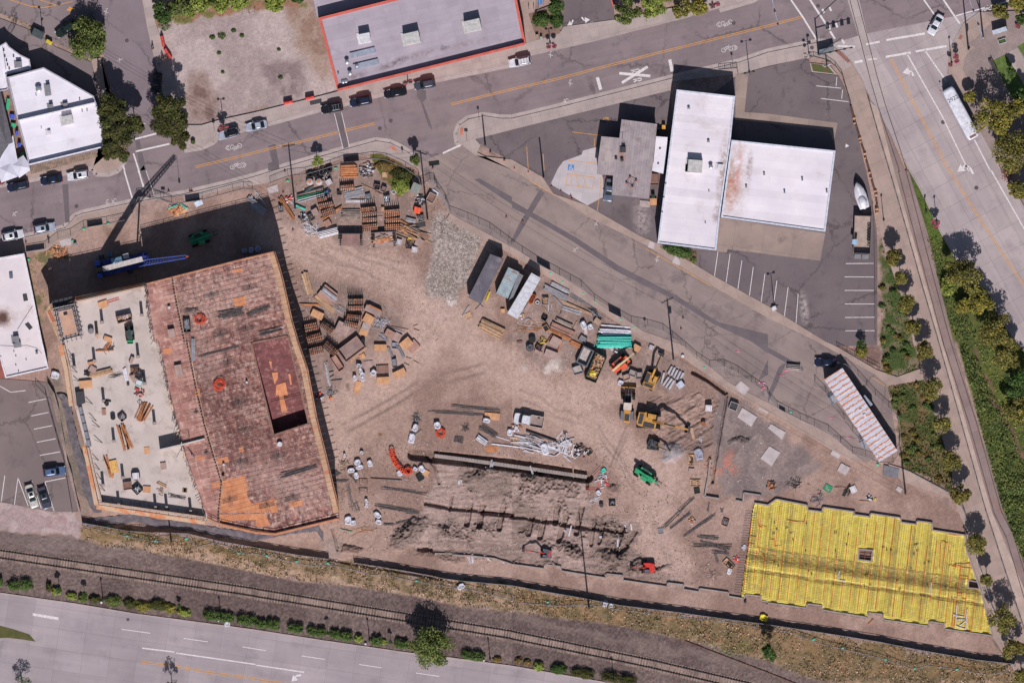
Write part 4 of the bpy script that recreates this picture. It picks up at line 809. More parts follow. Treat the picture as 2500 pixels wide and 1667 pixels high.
for k,x,y in(('b1',1940,1140),('b1',2290,1070),('b1',2025,1500),('b1',2255,1450),('c1',2090,190),('c1',2185,560),('c1',2250,810),('c1',2210,1100),('c1',2110,1450),('c2',200,1050),('c2',340,1430),('c2',100,1500),('c1',1890,1015),('c1',1800,645)):
 c=a(k,x,y);mb=MB();s=1.6 if x>1900 or k=='c2'else .5
 for j in range(4):
  o1=(j-1.5)*.16*s
  for dA,dB in((d1,d2),(d2,d1)):
   u=Vector(c)+dB*o1;p0=u-dA*s;p1=u+dA*s;mb.bar((p0.x,p0.y,HD+.14),(p1.x,p1.y,HD+.14),.045)
 for j in range(6):mb.tube((c[0]+random.uniform(-.2,.2),c[1]+random.uniform(-.2,.2),HD),(c[0]+random.uniform(-.25,.25),c[1]+random.uniform(-.25,.25),HD+.9),.02,5)
 mb.bu('column_rebar',RE,BC,True)
# perimeter: forms, walkway, brackets, guard rail
mb=MB()
ED=[WE[0],Npt]+EA+A('d2',768,62,180,205)+A('d1',2350,190,2035,118,1905,60)
for i in range(len(ED)-1):mb.bar((*ED[i],HD+.02),(*ED[i+1],HD+.02),.35,.5)
mb.bu('edge_form',mat('form_timber',(196,142,112),(170,116,92),1.2,.85,fi=.15),BC,True)
wk=of(EA,-1.25);wk2=of(EA,-.2)
mb=MB();mb.prism(wk2+wk[::-1],HD+.03,HD+.06);mb.bu('walkway',mat('walkway_planks',(196,160,130),(178,142,114),.6,.9,jo=(14,8,1.7,.05,.7),sa=(.3,(196,120,90),.6,.66)),BC,True)
mb=MB();L0=0
for li,sd in((EA,-1),(ED[:2],1),(ED[-5:],-1)):
 for i in range(len(li)-1):
  L=di(li[i],li[i+1]);e=Vector(((li[i+1][0]-li[i][0])/L,(li[i+1][1]-li[i][1])/L));nn=Vector((e.y,-e.x))
  for s in np.arange(.4,L,1.5):
   p_=Vector(li[i])+e*s;q_=p_-nn*(1.0+.5*random.random()if li is EA else .7);mb.bar((p_.x,p_.y,HD-.25),(q_.x,q_.y,HD-.25),.09,.12)
mb.bu('form_bracket',ST,BC,True,ki='stuff')
mb=MB()
def rl(mb,li,z,off=0.,h=1.1,sp=2.4):
 ln_=of(li,off)if off else li
 for i in range(len(ln_)-1):
  for hh in(h,h*.55):mb.bar((*ln_[i],z+hh),(*ln_[i+1],z+hh),.07)
  L=di(ln_[i],ln_[i+1])
  for s in np.arange(0,L,sp):
   u=s/L;x=ln_[i][0]+u*(ln_[i+1][0]-ln_[i][0]);y=ln_[i][1]+u*(ln_[i+1][1]-ln_[i][1]);mb.bar((x,y,z),(x,y,z+h),.08)
 return mb
rl(mb,EA,HD,-.1);rl(mb,[WE[0],Npt,EA[0]],HD,.1);rl(mb,ED[-5:],HD,-.3)
mb.bu('guard_rail',WD,BC,True)
# the lower grey slab
SOUTH=A('d1',1890,75,1000,-12)+A('c1',905,1500)
WALL_W=A('c1',905,1500,860,1260,795,1000,690,600,640,250,580,0)+A('b1',545,1568,462,1290)
sC=A('b1',690,1195,1340,1050)+WE[1:]+SOUTH+WALL_W[1:]
MB().prism(sC,0,HS-.02).bu('lower_wall',CO,BC,True)
mb=MB();n=len(sC);ar=sum(sC[i][0]*sC[(i+1)%n][1]-sC[(i+1)%n][0]*sC[i][1]for i in range(n))
mb.add([(q[0],q[1],HS)for q in(sC if ar>0 else sC[::-1])],[tuple(range(n))]);mb.bu('slab',CONCS,BC,True)
mb=MB()
pw2=A('c1',1000,1440,1880,1565);
for li,h_,w_,m_ in((A('c1',585,30,640,250,690,590),1.1,.35,0),(A('c1',810,970,870,1240,935,1480),1.1,.35,0),(A('c1',935,1480)+A('d1',1890,50),1.7,.4,0),(A('b1',700,1200,1335,1060),1.0,.3,0)):
 mb=MB()
 for i in range(len(li)-1):mb.bar((*li[i],HS+h_/2),(*li[i+1],HS+h_/2),w_,h_)
 mb.bu('perimeter_wall',mat('wall_tan',(188,162,144),(168,142,126),.8,.9),BC,True)
mb=MB()
for li in(A('c1',552,30,610,270,655,590),A('c1',775,960,835,1240,885,1500),A('c1',885,1515)+A('d1',1880,95),A('b1',690,1180,1335,1042)):
 mb=MB()
 for i in range(len(li)-1):mb.bar((*li[i],HS+.1),(*li[i+1],HS+.1),.9 if li[0][0]<-60 else .5,.15)
 mb.bu('edge_walkway',mat('walkway_tan',(196,166,140),(200,132,92),.5,.9,rp=(.5,.56)),BC,True)
mb=MB();rl(mb,A('c1',570,0,625,260,672,590),HS);rl(mb,A('c1',792,970,850,1240,905,1495)+A('d1',1890,85),HS);rl(mb,A('b1',470,1280,690,1185,1340,1040),HS);mb.bu('guard_rail',WD,BC,True)
mb=MB()
for x,y,x2,y2 in((640,130,660,125),(625,110,665,132),(640,175,690,190),(655,260,710,283),(675,350,730,365),(790,545,850,572),(820,690,885,728),(845,760,915,785),(865,895,940,928),(850,1065,905,1088),(870,1150,915,1175),(890,1240,930,1265),(915,1340,965,1370)):
 q=A('c1',x,y,x2,y2);mb.bar((*q[0],HS+1.0),(*q[1],HS+.05),.1)
for i in range(11):
 c=a('c1',940+i*86,1435+i*13.5);mb.bar((c[0],c[1]+.3,HS),(c[0]+.15,c[1]-1.2,HS+1.5),.1)
mb.bu('wall_brace',ST,BC,True)
for k,x,y in(('b1',937,1385),('b1',1302,1318),('c1',682,228),('c1',866,172),('c1',1268,132),('c1',1328,378),('c1',952,540),('c1',1418,742),('c1',1045,908),('c1',1128,1240),('c1',946,1310),('c1',1090,1490),('c1',1428,1515),('c1',1530,1515),('c1',1750,1550),('b1',890,1500)):
 c=a(k,x,y);mb=MB();mb.obox(c[0],c[1],HS,.55,.32,2.85,R(-5));mb.obox(c[0],c[1]-.15,HS,.8,.6,.12,R(10));mb.bu('column',CO,BC,True)
mb=MB();q=A('c1',1468,992,1660,948,1880,892);mb.bar((*q[0],HS+1.45),(*q[1],HS+1.45),.35,2.9);mb.bar((*q[1],HD+.4),(*q[2],HD+.4),.35,.8);mb.bu('cross_wall',mat('concrete_pale',(196,188,182),(180,170,166),.8,.9,fi=.08),BC,True)
mb=MB()
for q in(A('c1',1620,1060,1665,975),A('c1',1590,840,1615,750),A('c1',1600,850,1630,790),A('c1',1720,780,1740,880),A('c1',1690,920,1790,1070),A('c1',1740,980,1760,1040)):mb.bar((*q[0],HD-.2),(*q[1],HD+.6),.12)
mb.bu('wall_brace',ST,BC,True)
# scruffy steel and timber along the step between slab and deck
mb=MB();mw=MB();r_=random.Random(4)
for i in range(len(WE)-1):
 L=di(WE[i],WE[i+1])
 for s in np.arange(0,L,.55):
  u=s/L;x=WE[i][0]+u*(WE[i+1][0]-WE[i][0]);y=WE[i][1]+u*(WE[i+1][1]-WE[i][1]);aa=r_.uniform(0,3.1);l=r_.uniform(.3,.9)
  (mb if r_.random()<.5 else mw).bar((x-.35-l*math.cos(aa)*.5,y-l*math.sin(aa),HD-r_.uniform(.3,1.5)),(x-.25+l*math.cos(aa)*.5,y+l*math.sin(aa),HD+r_.uniform(-.2,.2)),r_.uniform(.06,.16))
mb.bu('step_shoring',ST,BC,True,ki='stuff');mw.bu('step_timber',WO,BC,True,ki='stuff')
# stair core formwork
cf=A('b1',485,1262,690,1218,762,1530,560,1585);CZ=HS+1.9
MB().prism(sr(cf,.75),HS,CZ-.5).bu('core_lid',mat('core_ply',(196,156,134),(178,138,118),.6,.9),BC,True)
for d_,z0,m_ in((.0,CZ-.25,ALU),(.45,CZ-.1,WG),(.85,CZ-.35,ALU)):rn(MB(),sr(cf,d_),.2,HS if d_==.45 else z0-.3,z0).bu('core_form',m_,BC,True)
mb=MB()
for i in range(4):
 p_,q_=Vector(cf[i]),Vector(cf[(i+1)%4])
 for s in np.linspace(.08,.92,7 if i%2 else 5):
  c=p_.lerp(q_,s);e=(q_-p_).normalized();nn=Vector((-e.y,e.x));mb.bar((c.x-nn.x*.9,c.y-nn.y*.9,CZ),(c.x+nn.x*.25,c.y+nn.y*.25,CZ),.12,.16)
mb.bu('core_strongback',ST,BC,True)
c=a('b1',600,1308);MB().obox(c[0],c[1],CZ-.49,.8,.7,.02,R(12)).bu('lid_opening',BL,BC,True)
MB().prism(A('b1',478,1195,665,1150,682,1212,485,1256),HS,HS+.5).bu('core_shadow_block',DA,BC,True)  # dark block standing in for the shadow cast by the stair core
MB().prism(A('b1',415,1285,478,1205,485,1260,560,1568,540,1568),HS-.1,HS+.1).bu('core_walkway',WO,BC,True)
# formwork rolls along the west wall (insulated pipes)
mb=MB();q=A('c1',735,600,825,975)
for i in range(5):mb.tube((*[q[0][j]+(q[1][j]-q[0][j])*i/5 for j in(0,1)],HS+.45),(*[q[0][j]+(q[1][j]-q[0][j])*(i+.86)/5 for j in(0,1)],HS+.45),.42,10)
mb.bu('form_tube',GA,BC,True)
MB().prism(A('c1',690,465,770,450,785,560,705,590),HS,HS+1.2).bu('hoist_box',DA,BC,True)
# VEHICLES
def pt(n,c,ro=.28):return pb('car_paint_'+n,c,ro,.15,.5,.02)
PA={'black':pt('black',(30,31,40)),'navy':pt('navy',(34,40,66)),'white':pt('white',(226,224,232)),'silver':pt('silver',(176,180,196)),'steel':pt('steel',(104,112,128)),'blue':pt('blue',(92,112,150)),'cream':pt('cream',(206,202,194)),'charcoal':pt('charcoal',(74,76,92)),'green':pt('green',(32,46,40))}
def outline(L,W,n=5,p=.62):
 """plan of a car: gently bowed nose and tail, nearly straight sides"""
 o=[]
 for i in range(40):
  t=2*math.pi*i/40;c,s=math.cos(t),math.sin(t)
  o.append((L/2*math.copysign(abs(c)**.42,c),W/2*math.copysign(abs(s)**.36,s)))
 return o
def lf(mb,ri):
 n=len(ri[0]);b=len(mb.v);vs=[p for r in ri for p in r];fs=[]
 for k in range(len(ri)-1):
  for i in range(n):fs.append((k*n+i,k*n+(i+1)%n,(k+1)*n+(i+1)%n,(k+1)*n+i))
 mb.add(vs,fs,True);top=ri[-1];mb.add(top,[tuple(range(n))]);return mb
def car(k,x,y,rz,ki,col,lb,L=4.55,W=1.86,z=RZ,gr=None,rc=None,su=False,rk=False):
 p=a(k,x,y);t=ti('parked_car',lb,'car',(*p,z),R(rz),gr);m=PA[col]
 suv=ki=='suv';H=1.72 if suv else 1.45;sh=.98 if suv else .84
 def rg(l0,l1,w,zz,e=.42):
  o=[]
  for i in range(36):
   tt=2*math.pi*i/36;c,s=math.cos(tt),math.sin(tt);xx=(l0+l1)/2+(l1-l0)/2*math.copysign(abs(c)**e,c);o.append((xx,w/2*math.copysign(abs(s)**.34,s),zz(xx)if callable(zz)else zz))
  return o
 hl=L/2
 hood=lambda xx:sh-.10*max(0,(xx-.3)/hl)**2-(.05*max(0,(-xx-hl*.55)/hl)if not suv else 0)
 mb=MB();lf(mb,[rg(-hl+.08,hl-.08,W*.94,.28),rg(-hl,hl,W,.48),rg(-hl,hl-.02,W,.68),rg(-hl+.05,hl-.1,W*.95,lambda xx:hood(xx)-.06),rg(-hl+.16,hl-.24,W*.86,hood)])
 body=mb.bu('body',m,t)
 c0,c1=(-hl+.12,hl*.44)if suv else(-hl*.72,hl*.46)
 r0,r1=(-hl+.5,hl*.10)if suv else(-hl*.36,hl*.10)
 if ki=='wagon':c0,r0=-hl+.15,-hl+.6
 mb=MB();lf(mb,[rg(c0,c1,W*.88,sh-.06,.3),rg(c0*.6+r0*.4,c1*.6+r1*.4,W*.80,sh+(H-sh)*.5,.3),rg(r0-.06,r1+.1,W*.70,H-.05,.3)])
 mb.bu('windows',GL,t)
 mb=MB();lf(mb,[rg(r0-.04,r1+.06,W*.71,H-.06,.25),rg(r0,r1,W*.68,H,.25),rg(r0+.25,r1-.25,W*.5,H+.02,.25)])
 rf=mb.bu('roof',PA[rc]if rc else m,t)
 mb=MB()
 for s in(-1,1):
  mb.bar((c1-.15,s*W*.40,sh),(r1+.02,s*W*.335,H-.03),.09,.06);mb.bar((c0+.1,s*W*.40,sh),(r0,s*W*.335,H-.03),.11 if not suv else .2,.06)
  mb.bar(((c0+c1)*.5,s*W*.42,sh),((r0+r1)*.5,s*W*.345,H-.02),.1,.05)
 mb.bu('pillar',m,t)
 if su:MB().box(r1-.95,r1-.3,-.36,.36,H+.012,H+.028).bu('sunroof',GL,rf)
 if rk:
  mb=MB()
  for s in(-.52,.52):mb.bar((r0+.1,s,H+.08),(r1-.2,s,H+.08),.05)
  for xx in(r0+.4,(r0+r1)/2,r1-.5):mb.bar((xx,-.55,H+.1),(xx,.55,H+.1),.06)
  mb.bu('roof_rack',DA if col!='black'else GR,rf)
 for sx in(-1,1):
  for sy in(-1,1):
   wx=sx*hl*.62;mb=MB();mb.tube((wx,sy*(W/2-.22),.33),(wx,sy*(W/2+.015),.33),.33,16);w=mb.bu('wheel',RU,t)
   MB().tube((wx,sy*(W/2),.33),(wx,sy*(W/2+.03),.33),.2,10).bu('rim',GA,w)
 for sy in(-1,1):
  MB().obox(hl-.2,sy*W*.34,sh-.28,.3,.38,.14,-sy*.35).bu('headlight',CHROME,t);MB().obox(-hl+.09,sy*W*.38,sh-.2,.16,.3,.16,0).bu('tail_light',REDL,t)
  MB().obox(c1-.45,sy*(W/2+.08),sh-.02,.16,.2,.14,0).bu('mirror',m,t)
 return t
PK='cars parked ~s street'
car('b1',165,138,192,'suv','navy','dark SUV ~r roof rack, ~U ~A ~e north kerb',rk=True,gr=PK)
car('b1',472,80,190,'sedan','navy','dark navy sedan ~m dark SUV ~O white SUV',gr=PK)
car('b1',716,42,189,'suv','white','white SUV ~r sunroof ~i corner crossing ~e north kerb',su=True,gr=PK)
car('a1',2100,1228,196,'suv','silver','silver car ~r black roof ~b double ~H',L=4.4,rc='black',gr=PK)
car('a2',5,1155,192,'sedan','silver','silver sedan alone ~e kerb ~c ~x',gr=PK)
car('a2',697,992,190,'suv','black','black SUV with roof rails ~b pavement grates',rk=True,gr=PK)
car('a2',962,930,190,'suv','navy','dark SUV second ~F ~x ~c ^A',rk=False,gr=PK,L=4.6)
car('a2',1278,850,190,'sedan','black','black sedan ~b ~os ~c ^A',L=4.7,gr=PK)
car('a2',1548,775,190,'suv','charcoal','dark grey SUV ~d head ~a long asphalt patch',gr=PK,L=4.4)
car('a3',72,568,191,'suv','white','white SUV ~r dark windscreen ~c red corner ~a store',rk=True,gr=PK,L=4.7)
car('b1',118,592,12,'wagon','white','white hatchback ~r sunroof ~e south kerb ~d ~A',su=True,gr=PK)
car('b1',408,525,10,'suv','silver','silver SUV ~r sunroof ~e south kerb',su=True,gr=PK,L=4.6)
car('b3',890,178,262,'sedan','steel','steel grey coupe parked against the grey shed',L=4.7)
car('c1',500,1190,8,'suv','blue','blue SUV parked alone ~i black fence',su=True,L=4.7,z=.14)
car('c1',290,1415,-73,'sedan','cream','cream sedan ~r sunroof in a left stall',su=True,L=4.9,z=.14)
car('c1',408,1432,-72,'sedan','charcoal','dark grey sedan ~r sunroof ~b cream sedan',su=True,L=4.7,z=.14)
car('c4',525,188,178,'sedan','navy','dark navy sedan ~b ~C',L=4.3)
car('a4',1540,228,240,'sedan','white','white car turning ~d crossroads',L=4.6)
car('a1',605,268,215,'suv','green','dark green car ~h shade ~a round tree',L=4.6)
car('a1',1440,765,262,'sedan','black','black car ~h shade ~a ~v ~i ~x',L=4.4)
t=ti('flatbed_truck','white pickup truck ~r long open grey bed ~e dirt','truck',(*a('c3',150,718),.02),R(-7+180-4))
mb=MB();
def rg2(l0,l1,w,z,e=.4,n=32):return[((l0+l1)/2+(l1-l0)/2*math.copysign(abs(math.cos(6.2832*i/n))**e,math.cos(6.2832*i/n)),w/2*math.copysign(abs(math.sin(6.2832*i/n))**.35,math.sin(6.2832*i/n)),z)for i in range(n)]
lf(mb,[rg2(.6,2.95,2.0,.5),rg2(.6,3.0,2.05,.9),rg2(.65,2.9,1.95,1.15)]);mb.bu('hood',PA['white'],t)
mb=MB();lf(mb,[rg2(-.2,2.0,1.9,1.1,.3),rg2(.1,1.5,1.6,1.85,.3)]);mb.bu('windows',GL,t)
mb=MB();lf(mb,[rg2(-.3,1.35,1.7,1.83,.3),rg2(-.2,1.2,1.6,1.92,.3)]);mb.bu('roof',PA['white'],t);MB().box(-.4,.1,-.98,.98,.5,1.75,.05,.05).bu('cab',PA['white'],t)
MB().box(-3.1,-.45,-1.1,1.1,.6,.75).bu('bed_floor',mat('bed_dusty',(150,132,126),(132,114,110),2,.9,fi=.12),t)
mb=MB();mb.box(-3.1,-.45,-1.18,-1.1,.75,1.25).box(-3.1,-.45,1.1,1.18,.75,1.25).box(-3.16,-3.08,-1.18,1.18,.75,1.25).box(-.5,-.42,-1.15,1.15,.75,1.5);mb.bu('bed_side',pa((206,194,190)),t)
for sx in(1.9,-2.0):
 for sy in(-1,1):
  w=MB().tube((sx,sy*.72,.42),(sx,sy*1.0,.42),.42,14).bu('wheel',RU,t);MB().tube((sx,sy*.98,.42),(sx,sy*1.02,.42),.24,10).bu('rim',GA,w)
t=ti('city_bus','white-topped blue city bus numbered 2922 ~e ~y','bus',(*a('a4',1768,1040),RZ),ang(*A('a4',1895,1265,1650,810)))
LB=11.6;WB=2.6
mb=MB();lf(mb,[rg2(-LB/2,LB/2,WB,.35,.14),rg2(-LB/2,LB/2,WB,1.3,.14)]);mb.bu('body',pt('bus_blue',(52,96,186)),t)
mb=MB();lf(mb,[rg2(-LB/2+.02,LB/2-.02,WB-.04,1.3,.14),rg2(-LB/2+.06,LB/2-.15,WB-.1,2.45,.14)]);mb.bu('windows',GL,t)
mb=MB();lf(mb,[rg2(-LB/2,LB/2-.05,WB-.02,2.4,.14),rg2(-LB/2+.02,LB/2-.1,WB-.06,2.75,.14),rg2(-LB/2+.2,LB/2-.3,WB-.4,2.95,.14),rg2(-LB/2+.5,LB/2-.6,WB-.9,3.0,.14)]);rf=mb.bu('roof',pa((222,220,230),.5),t)
MB().box(-LB/2+.25,-LB/2+.75,-.7,.7,2.97,3.03).bu('roof_vent',WD,rf);MB().box(-3.2,-2.4,-.45,.45,3.0,3.06).bu('roof_hatch',WH,rf)
tc=bpy.data.curves.new('bus_number','FONT');tc.body='2922';tc.size=1.15;tc.align_x='CENTER';tc.align_y='CENTER';tc.extrude=.004
tc.materials.append(DA)
to=bpy.data.objects.new('roof_number',tc);COL.objects.link(to);to.parent=t;to.location=(LB/2-2.55,0,3.02);to.rotation_euler=(0,0,R(270));bpy.context.view_layer.update();me=bpy.data.meshes.new_from_object(to.evaluated_get(bpy.context.evaluated_depsgraph_get()));t2=bpy.data.objects.new('roof_number',me);COL.objects.link(t2);t2.parent=t;t2.location=to.location;t2.rotation_euler=to.rotation_euler;bpy.data.objects.remove(to)
for sx in(3.6,-3.3):
 for sy in(-1,1):
  w=MB().tube((sx,sy*1.0,.48),(sx,sy*1.31,.48),.48,16).bu('wheel',RU,t);MB().tube((sx,sy*1.3,.48),(sx,sy*1.33,.48),.28,10).bu('rim',GA,w)
for sy in(-1,1):MB().bar((LB/2+.1,sy*1.35,2.2),(LB/2+.25,sy*1.45,1.9),.12,.3).bu('mirror',BL,t);MB().box(LB/2-.05,LB/2+.02,sy*1.0-.15,sy*1.0+.15,.8,1.).bu('headlight',CHROME,t)
mb=MB();mb.bar((LB/2+.3,-.8,.9),(LB/2+.3,.8,.9),.06);mb.bar((LB/2+.7,-.8,.7),(LB/2+.7,.8,.7),.06);mb.bar((LB/2,-.6,.7),(LB/2+.75,-.6,.7),.06);mb.bar((LB/2,.6,.7),(LB/2+.75,.6,.7),.06);mb.bu('bicycle_rack',DA,t)
t=ti('covered_boat','white shrink-wrapped motor boat ~b log fence','boat',(*a('b4',850,225),RZ),ang(*A('b4',885,345,810,110)))
Lb=di(*A('b4',885,345,805,105))
def hull(u,w):return w*(1-max(0,(u-.45)/.55)**2.4)*(.86+.14*min(1,u/.3))
mb=MB();pf=[(-1.0,.7),(-.99,.98),(-.5,1.16),(0,1.18),(.4,1.0),(.7,.68),(.9,.3),(1,.03)]
ri=[]
for zz,sc in((.6,.55),(1.2,.95),(1.9,1.0)):ri.append([(px*Lb/2,py*sc,zz)for px,py in pf]+[(px*Lb/2,-py*sc,zz)for px,py in pf[::-1]])
lf(mb,ri);mb.bu('hull',pa((190,188,198)),t)
top=[[(px*Lb/2,py,1.9)for px,py in pf]+[(px*Lb/2,-py,1.9)for px,py in pf[::-1]],[(px*Lb/2*.97-.1,py*.72,2.35)for px,py in pf]+[(px*Lb/2*.97-.1,-py*.72,2.35)for px,py in pf[::-1]],[(px*Lb/2*.8-.5,py*.15,2.6)for px,py in pf]+[(px*Lb/2*.8-.5,-py*.15,2.6)for px,py in pf[::-1]]]
mb=MB();lf(mb,top);mb.blob(-1.5,0,2.4,1.5,.85,.75,3,.06);mb.bu('shrink_wrap',pa((226,222,230),.45),t)
mb=MB();mb.bar((-Lb/2,.6,.5),(Lb/2+1,0,.5),.12);mb.bar((-Lb/2,-.6,.5),(Lb/2+1,0,.5),.12)
for sy in(-.9,.9):mb.tube((-1,sy-.1,.35),(-1,sy+.1,.35),.35,12)
mb.bu('boat_trailer',DA,t)
t=ti('dump_trailer','long open steel trailer with black tyres along its side behind the boat','trailer',(*a('b4',868,590),RZ),R(88))
x0,x1,y0,y1=-3.7,3.8,-1.65,1.65
MB().box(x0,x1,y0,y1,.8,.9).bu('floor',mat('trailer_sand',(176,156,146),(156,138,130),1,.95,fi=.12),t)
mb=MB();mb.box(x0,x1,y0-.12,y0,.5,2.3).box(x0,x1,y1,y1+.12,.5,2.3).box(x0-.12,x0,y0-.12,y1+.12,.5,2.3).box(x1,x1+.12,y0-.12,y1+.12,.5,2.3);mb.bu('side_wall',pa((120,108,106)),t)
for i in range(6):
 mb=MB();mb.torus(-1.9+i*.62,y0+.3,2.2-.05,.24,.1,14,6);mb.bu('tyre',RU,t)
for sy in(-.75,.85):MB().box(x0-1.2,x0-.25,sy-.65,sy+.65,.5,1.1).bu('step_plate',GR,t)
mb=MB()
for sx in(-2,-.8):
 for sy in(-1.3,1.3):mb.tube((sx,sy-.15,.4),(sx,sy+.15,.4),.4,12)
mb.bu('wheel',RU,t)
tg=tag(MB().obox(*a('b4',797,655),2.35,1.1,1.0,.5,R(-10)).bu('blue_crate',pa((150,186,214))),'pale blue crate ~e corner ~a open trailer','crate')
# MACHINES
def track_pair(t,L,W,tw,z=0,m=RU):
 for s in(-1,1):
  mb=MB();mb.box(-L/2+.25,L/2-.25,s*W/2-tw/2,s*W/2+tw/2,.02,.75)
  for e in(-1,1):mb.tube((e*(L/2-.35),s*W/2-tw/2,.38),(e*(L/2-.35),s*W/2+tw/2,.38),.37,12)
  for i in range(int(L/.22)):mb.box(-L/2+.1+i*.22,-L/2+.2+i*.22,s*W/2-tw/2-.02,s*W/2+tw/2+.02,.74,.78)
  mb.bu('track',m,t)
def ex(lb,ctr,an,L,W,m,bd,stick,bz,tang=0,rb=None,ci=1,blade=False,hm=None,hs=None):
 """an: heading of the boom; boom/stick: lengths in plan; all in metres"""
 t=ti('excavator',lb,'excavator',(*ctr,gz(ctr)+.02),an)
 tr=ti('undercarriage','','',(0,0,0),tang);tr.parent=t
 for kx in('label','category'):
  if kx in tr:del tr[kx]
 track_pair(tr,L*1.05,W*.82,W*.24)
 s=L/4.5;zz=.8*s+.2
 mb=MB();r0=[(-L*.48,-W*.42),(-L*.52,0),(-L*.48,W*.42),(-L*.40,W*.5),(L*.36,W*.5),(L*.36,-W*.5),(-L*.40,-W*.5)]
 mb.prism(r0[::-1],zz,zz+.75*s+.1);mb.prism([(x,y)for x,y in((-L*.5,-W*.40),(-L*.5,W*.40),(-L*.22,W*.44),(-L*.22,-W*.44))],zz+.7*s,zz+1.15*s);mb.bu('house',hs or m,t)
 MB().box(-L*.44,-L*.26,-W*.36,W*.36,zz+1.15*s,zz+1.2*s).bu('engine_cover',hm or DA,t)
 MB().box(-L*.2,L*.3,-ci*W*.5+(0 if ci<0 else 0),-ci*W*.5+ci*W*.34,zz+.7*s,zz+.85*s).bu('side_deck',hm or DA,t)if False else None
 y0,y1=sorted((ci*W*.14,ci*W*.49))
 mb=MB();mb.box(-L*.12,L*.36,y0,y1,zz+.3*s,zz+1.7*s,.12*s,.05*s);cb=mb.bu('cab',GL,t);MB().box(-L*.08,L*.28,y0+.08,y1-.08,zz+1.7*s,zz+1.76*s).bu('cab_roof',rb or m,cb)
 y2,y3=sorted((-ci*W*.48,-ci*W*.16));MB().box(-L*.2,L*.3,y2,y3,zz+.75*s,zz+.95*s).bu('side_deck',hm or DA,t)
 mb=MB();w=.36*s+.08;b0=(L*.2,0,zz+.7*s);b1=(L*.2+bd*.5,0,bz);b2=(L*.2+bd,0,bz*.82)
 mb.bar(b0,b1,w,w*1.4);mb.bar(b1,b2,w*.9,w*1.2);mb.bu('boom',m,t)
 mb=MB();mb.bar((L*.3,0,zz+.4),(b1[0]*.8+b0[0]*.2,0,b1[2]*.9+.1),.14*s+.05);mb.tube((b1[0],0,b1[2]+w),(b2[0],0,b2[2]+w*.8),.09*s+.03,8);mb.bu('hydraulic_ram',DA,t)
 s1=(b2[0]+stick,0,.9);mb=MB();mb.bar((b2[0]-.3*s,0,b2[2]+.3),s1,w*.75,w*.9);mb.bu('stick',m,t)
 mb=MB();bw=.55*s+.15
 prof_=[(0,.55),(.35,.35),(.45,0),(.2,-.25),(-.25,-.3),(-.45,-.1)]
 vs=[(s1[0]+x*s*1.2,sy*bw,max(.03,s1[2]-.35+zq*s))for sy in(-1,1)for x,zq in prof_];n=len(prof_)
 mb.add(vs,[tuple(range(n)),tuple(range(2*n-1,n-1,-1))]+[(i,i+1,n+i+1,n+i)for i in range(n-1)]);mb.bu('bucket',ST,t)
 if blade:MB().box(-L*.85,-L*.78,-W*.6,W*.6,.05,.5).bu('dozer_blade',m,tr)
 return t
c=a('c3',1225,715)
ex('large ~P with its boom stretched ^B dug earth',a('c3',1255,722),ang(*A('c3',1255,722,1590,800)),4.6,3.0,YE,4.6,2.6,4.2,R(10),ci=1)
ex('~P facing up ~b white pipes',a('c3',1275,350),ang(*A('c3',1268,360,1345,170)),3.6,2.5,YE,3.6,1.4,3.6,R(-10),ci=-1,rb=YE)
ex('small yellow and black excavator ~b round gravel pile',a('c3',1298,945),ang(*A('c3',1298,945,1440,1000)),2.3,1.9,pa((120,104,66)),2.3,1.2,2.0,R(15),rb=DA,hm=BL,hs=pa((74,78,86)))
ex('small red excavator ~r black roof ~h ^q',a('d3',312,378),ang(*A('d3',312,378,110,345)),2.1,1.7,RM,2.6,1.6,2.4,R(8),rb=pa((92,98,110)),hm=RM,hs=pa((84,92,104)))
t=ex('red excavator ~r grey cab roof ~d bottom dirt lane',a('d3',1250,510),R(180),2.6,2.0,RM,1.6,1.2,2.2,R(0),rb=pa((92,98,110)),hm=RM,blade=False)
def wh(t,x,y,r,w):
 o=MB().tube((x,y-w/2,r),(x,y+w/2,r),r,16).bu('wheel',RU,t);s=1 if y>0 else-1;MB().tube((x,y+s*w/2,r),(x,y+s*(w/2+.03),r),r*.5,10).bu('rim',YE,o)
# wheel loader
t=ti('wheel_loader','yellow wheel loader ~r white cab roof and front bucket','wheel loader',(*a('c3',1060,610),.02),ang(*A('c3',1055,740,1075,430)))
MB().box(-3.0,-.2,-.75,.75,.7,1.9,.15,.1).bu('engine_hood',YE,t);MB().box(-2.6,-1.2,-.5,.5,1.9,1.95).bu('engine_cover',DA,t)
cb=MB().box(-.3,1.0,-.75,.75,1.2,2.9,.08,.08).bu('cab',GL,t);MB().box(-.35,1.1,-.82,.82,2.9,3.02).bu('cab_roof',pa((206,190,178)),cb)
MB().box(1.0,2.9,-.45,.45,.6,1.3).bu('front_frame',ST,t)
mb=MB()
for s in(-.55,.55):mb.bar((1.3,s,1.7),(4.3,s,.7),.22,.35)
mb.bar((1.3,0,1.5),(4.2,0,1.3),.18);mb.bu('lift_arm',ST,t)
for x in(-1.5,2.5):
 for y in(-1.15,1.15):wh(t,x,y,.72,.55)
mb=MB();pr=[(4.2,1.1),(4.15,.2),(5.1,.06),(5.1,.12),(4.3,.3),(4.3,1.1)];n=6
mb.add([(x,s*1.55,z)for s in(-1,1)for x,z in pr],[tuple(range(n)),tuple(range(2*n-1,n-1,-1))]+[(i,(i+1)%n,n+(i+1)%n,n+i)for i in range(n)]);mb.bu('bucket',mat('bucket_tan',(196,150,96),(170,128,84),2,.8),t)
for s in(-.95,.95):MB().box(-2.3,-.6,s-.35,s+.35,1.45,1.55).bu('fender',pa((110,110,120)),t)
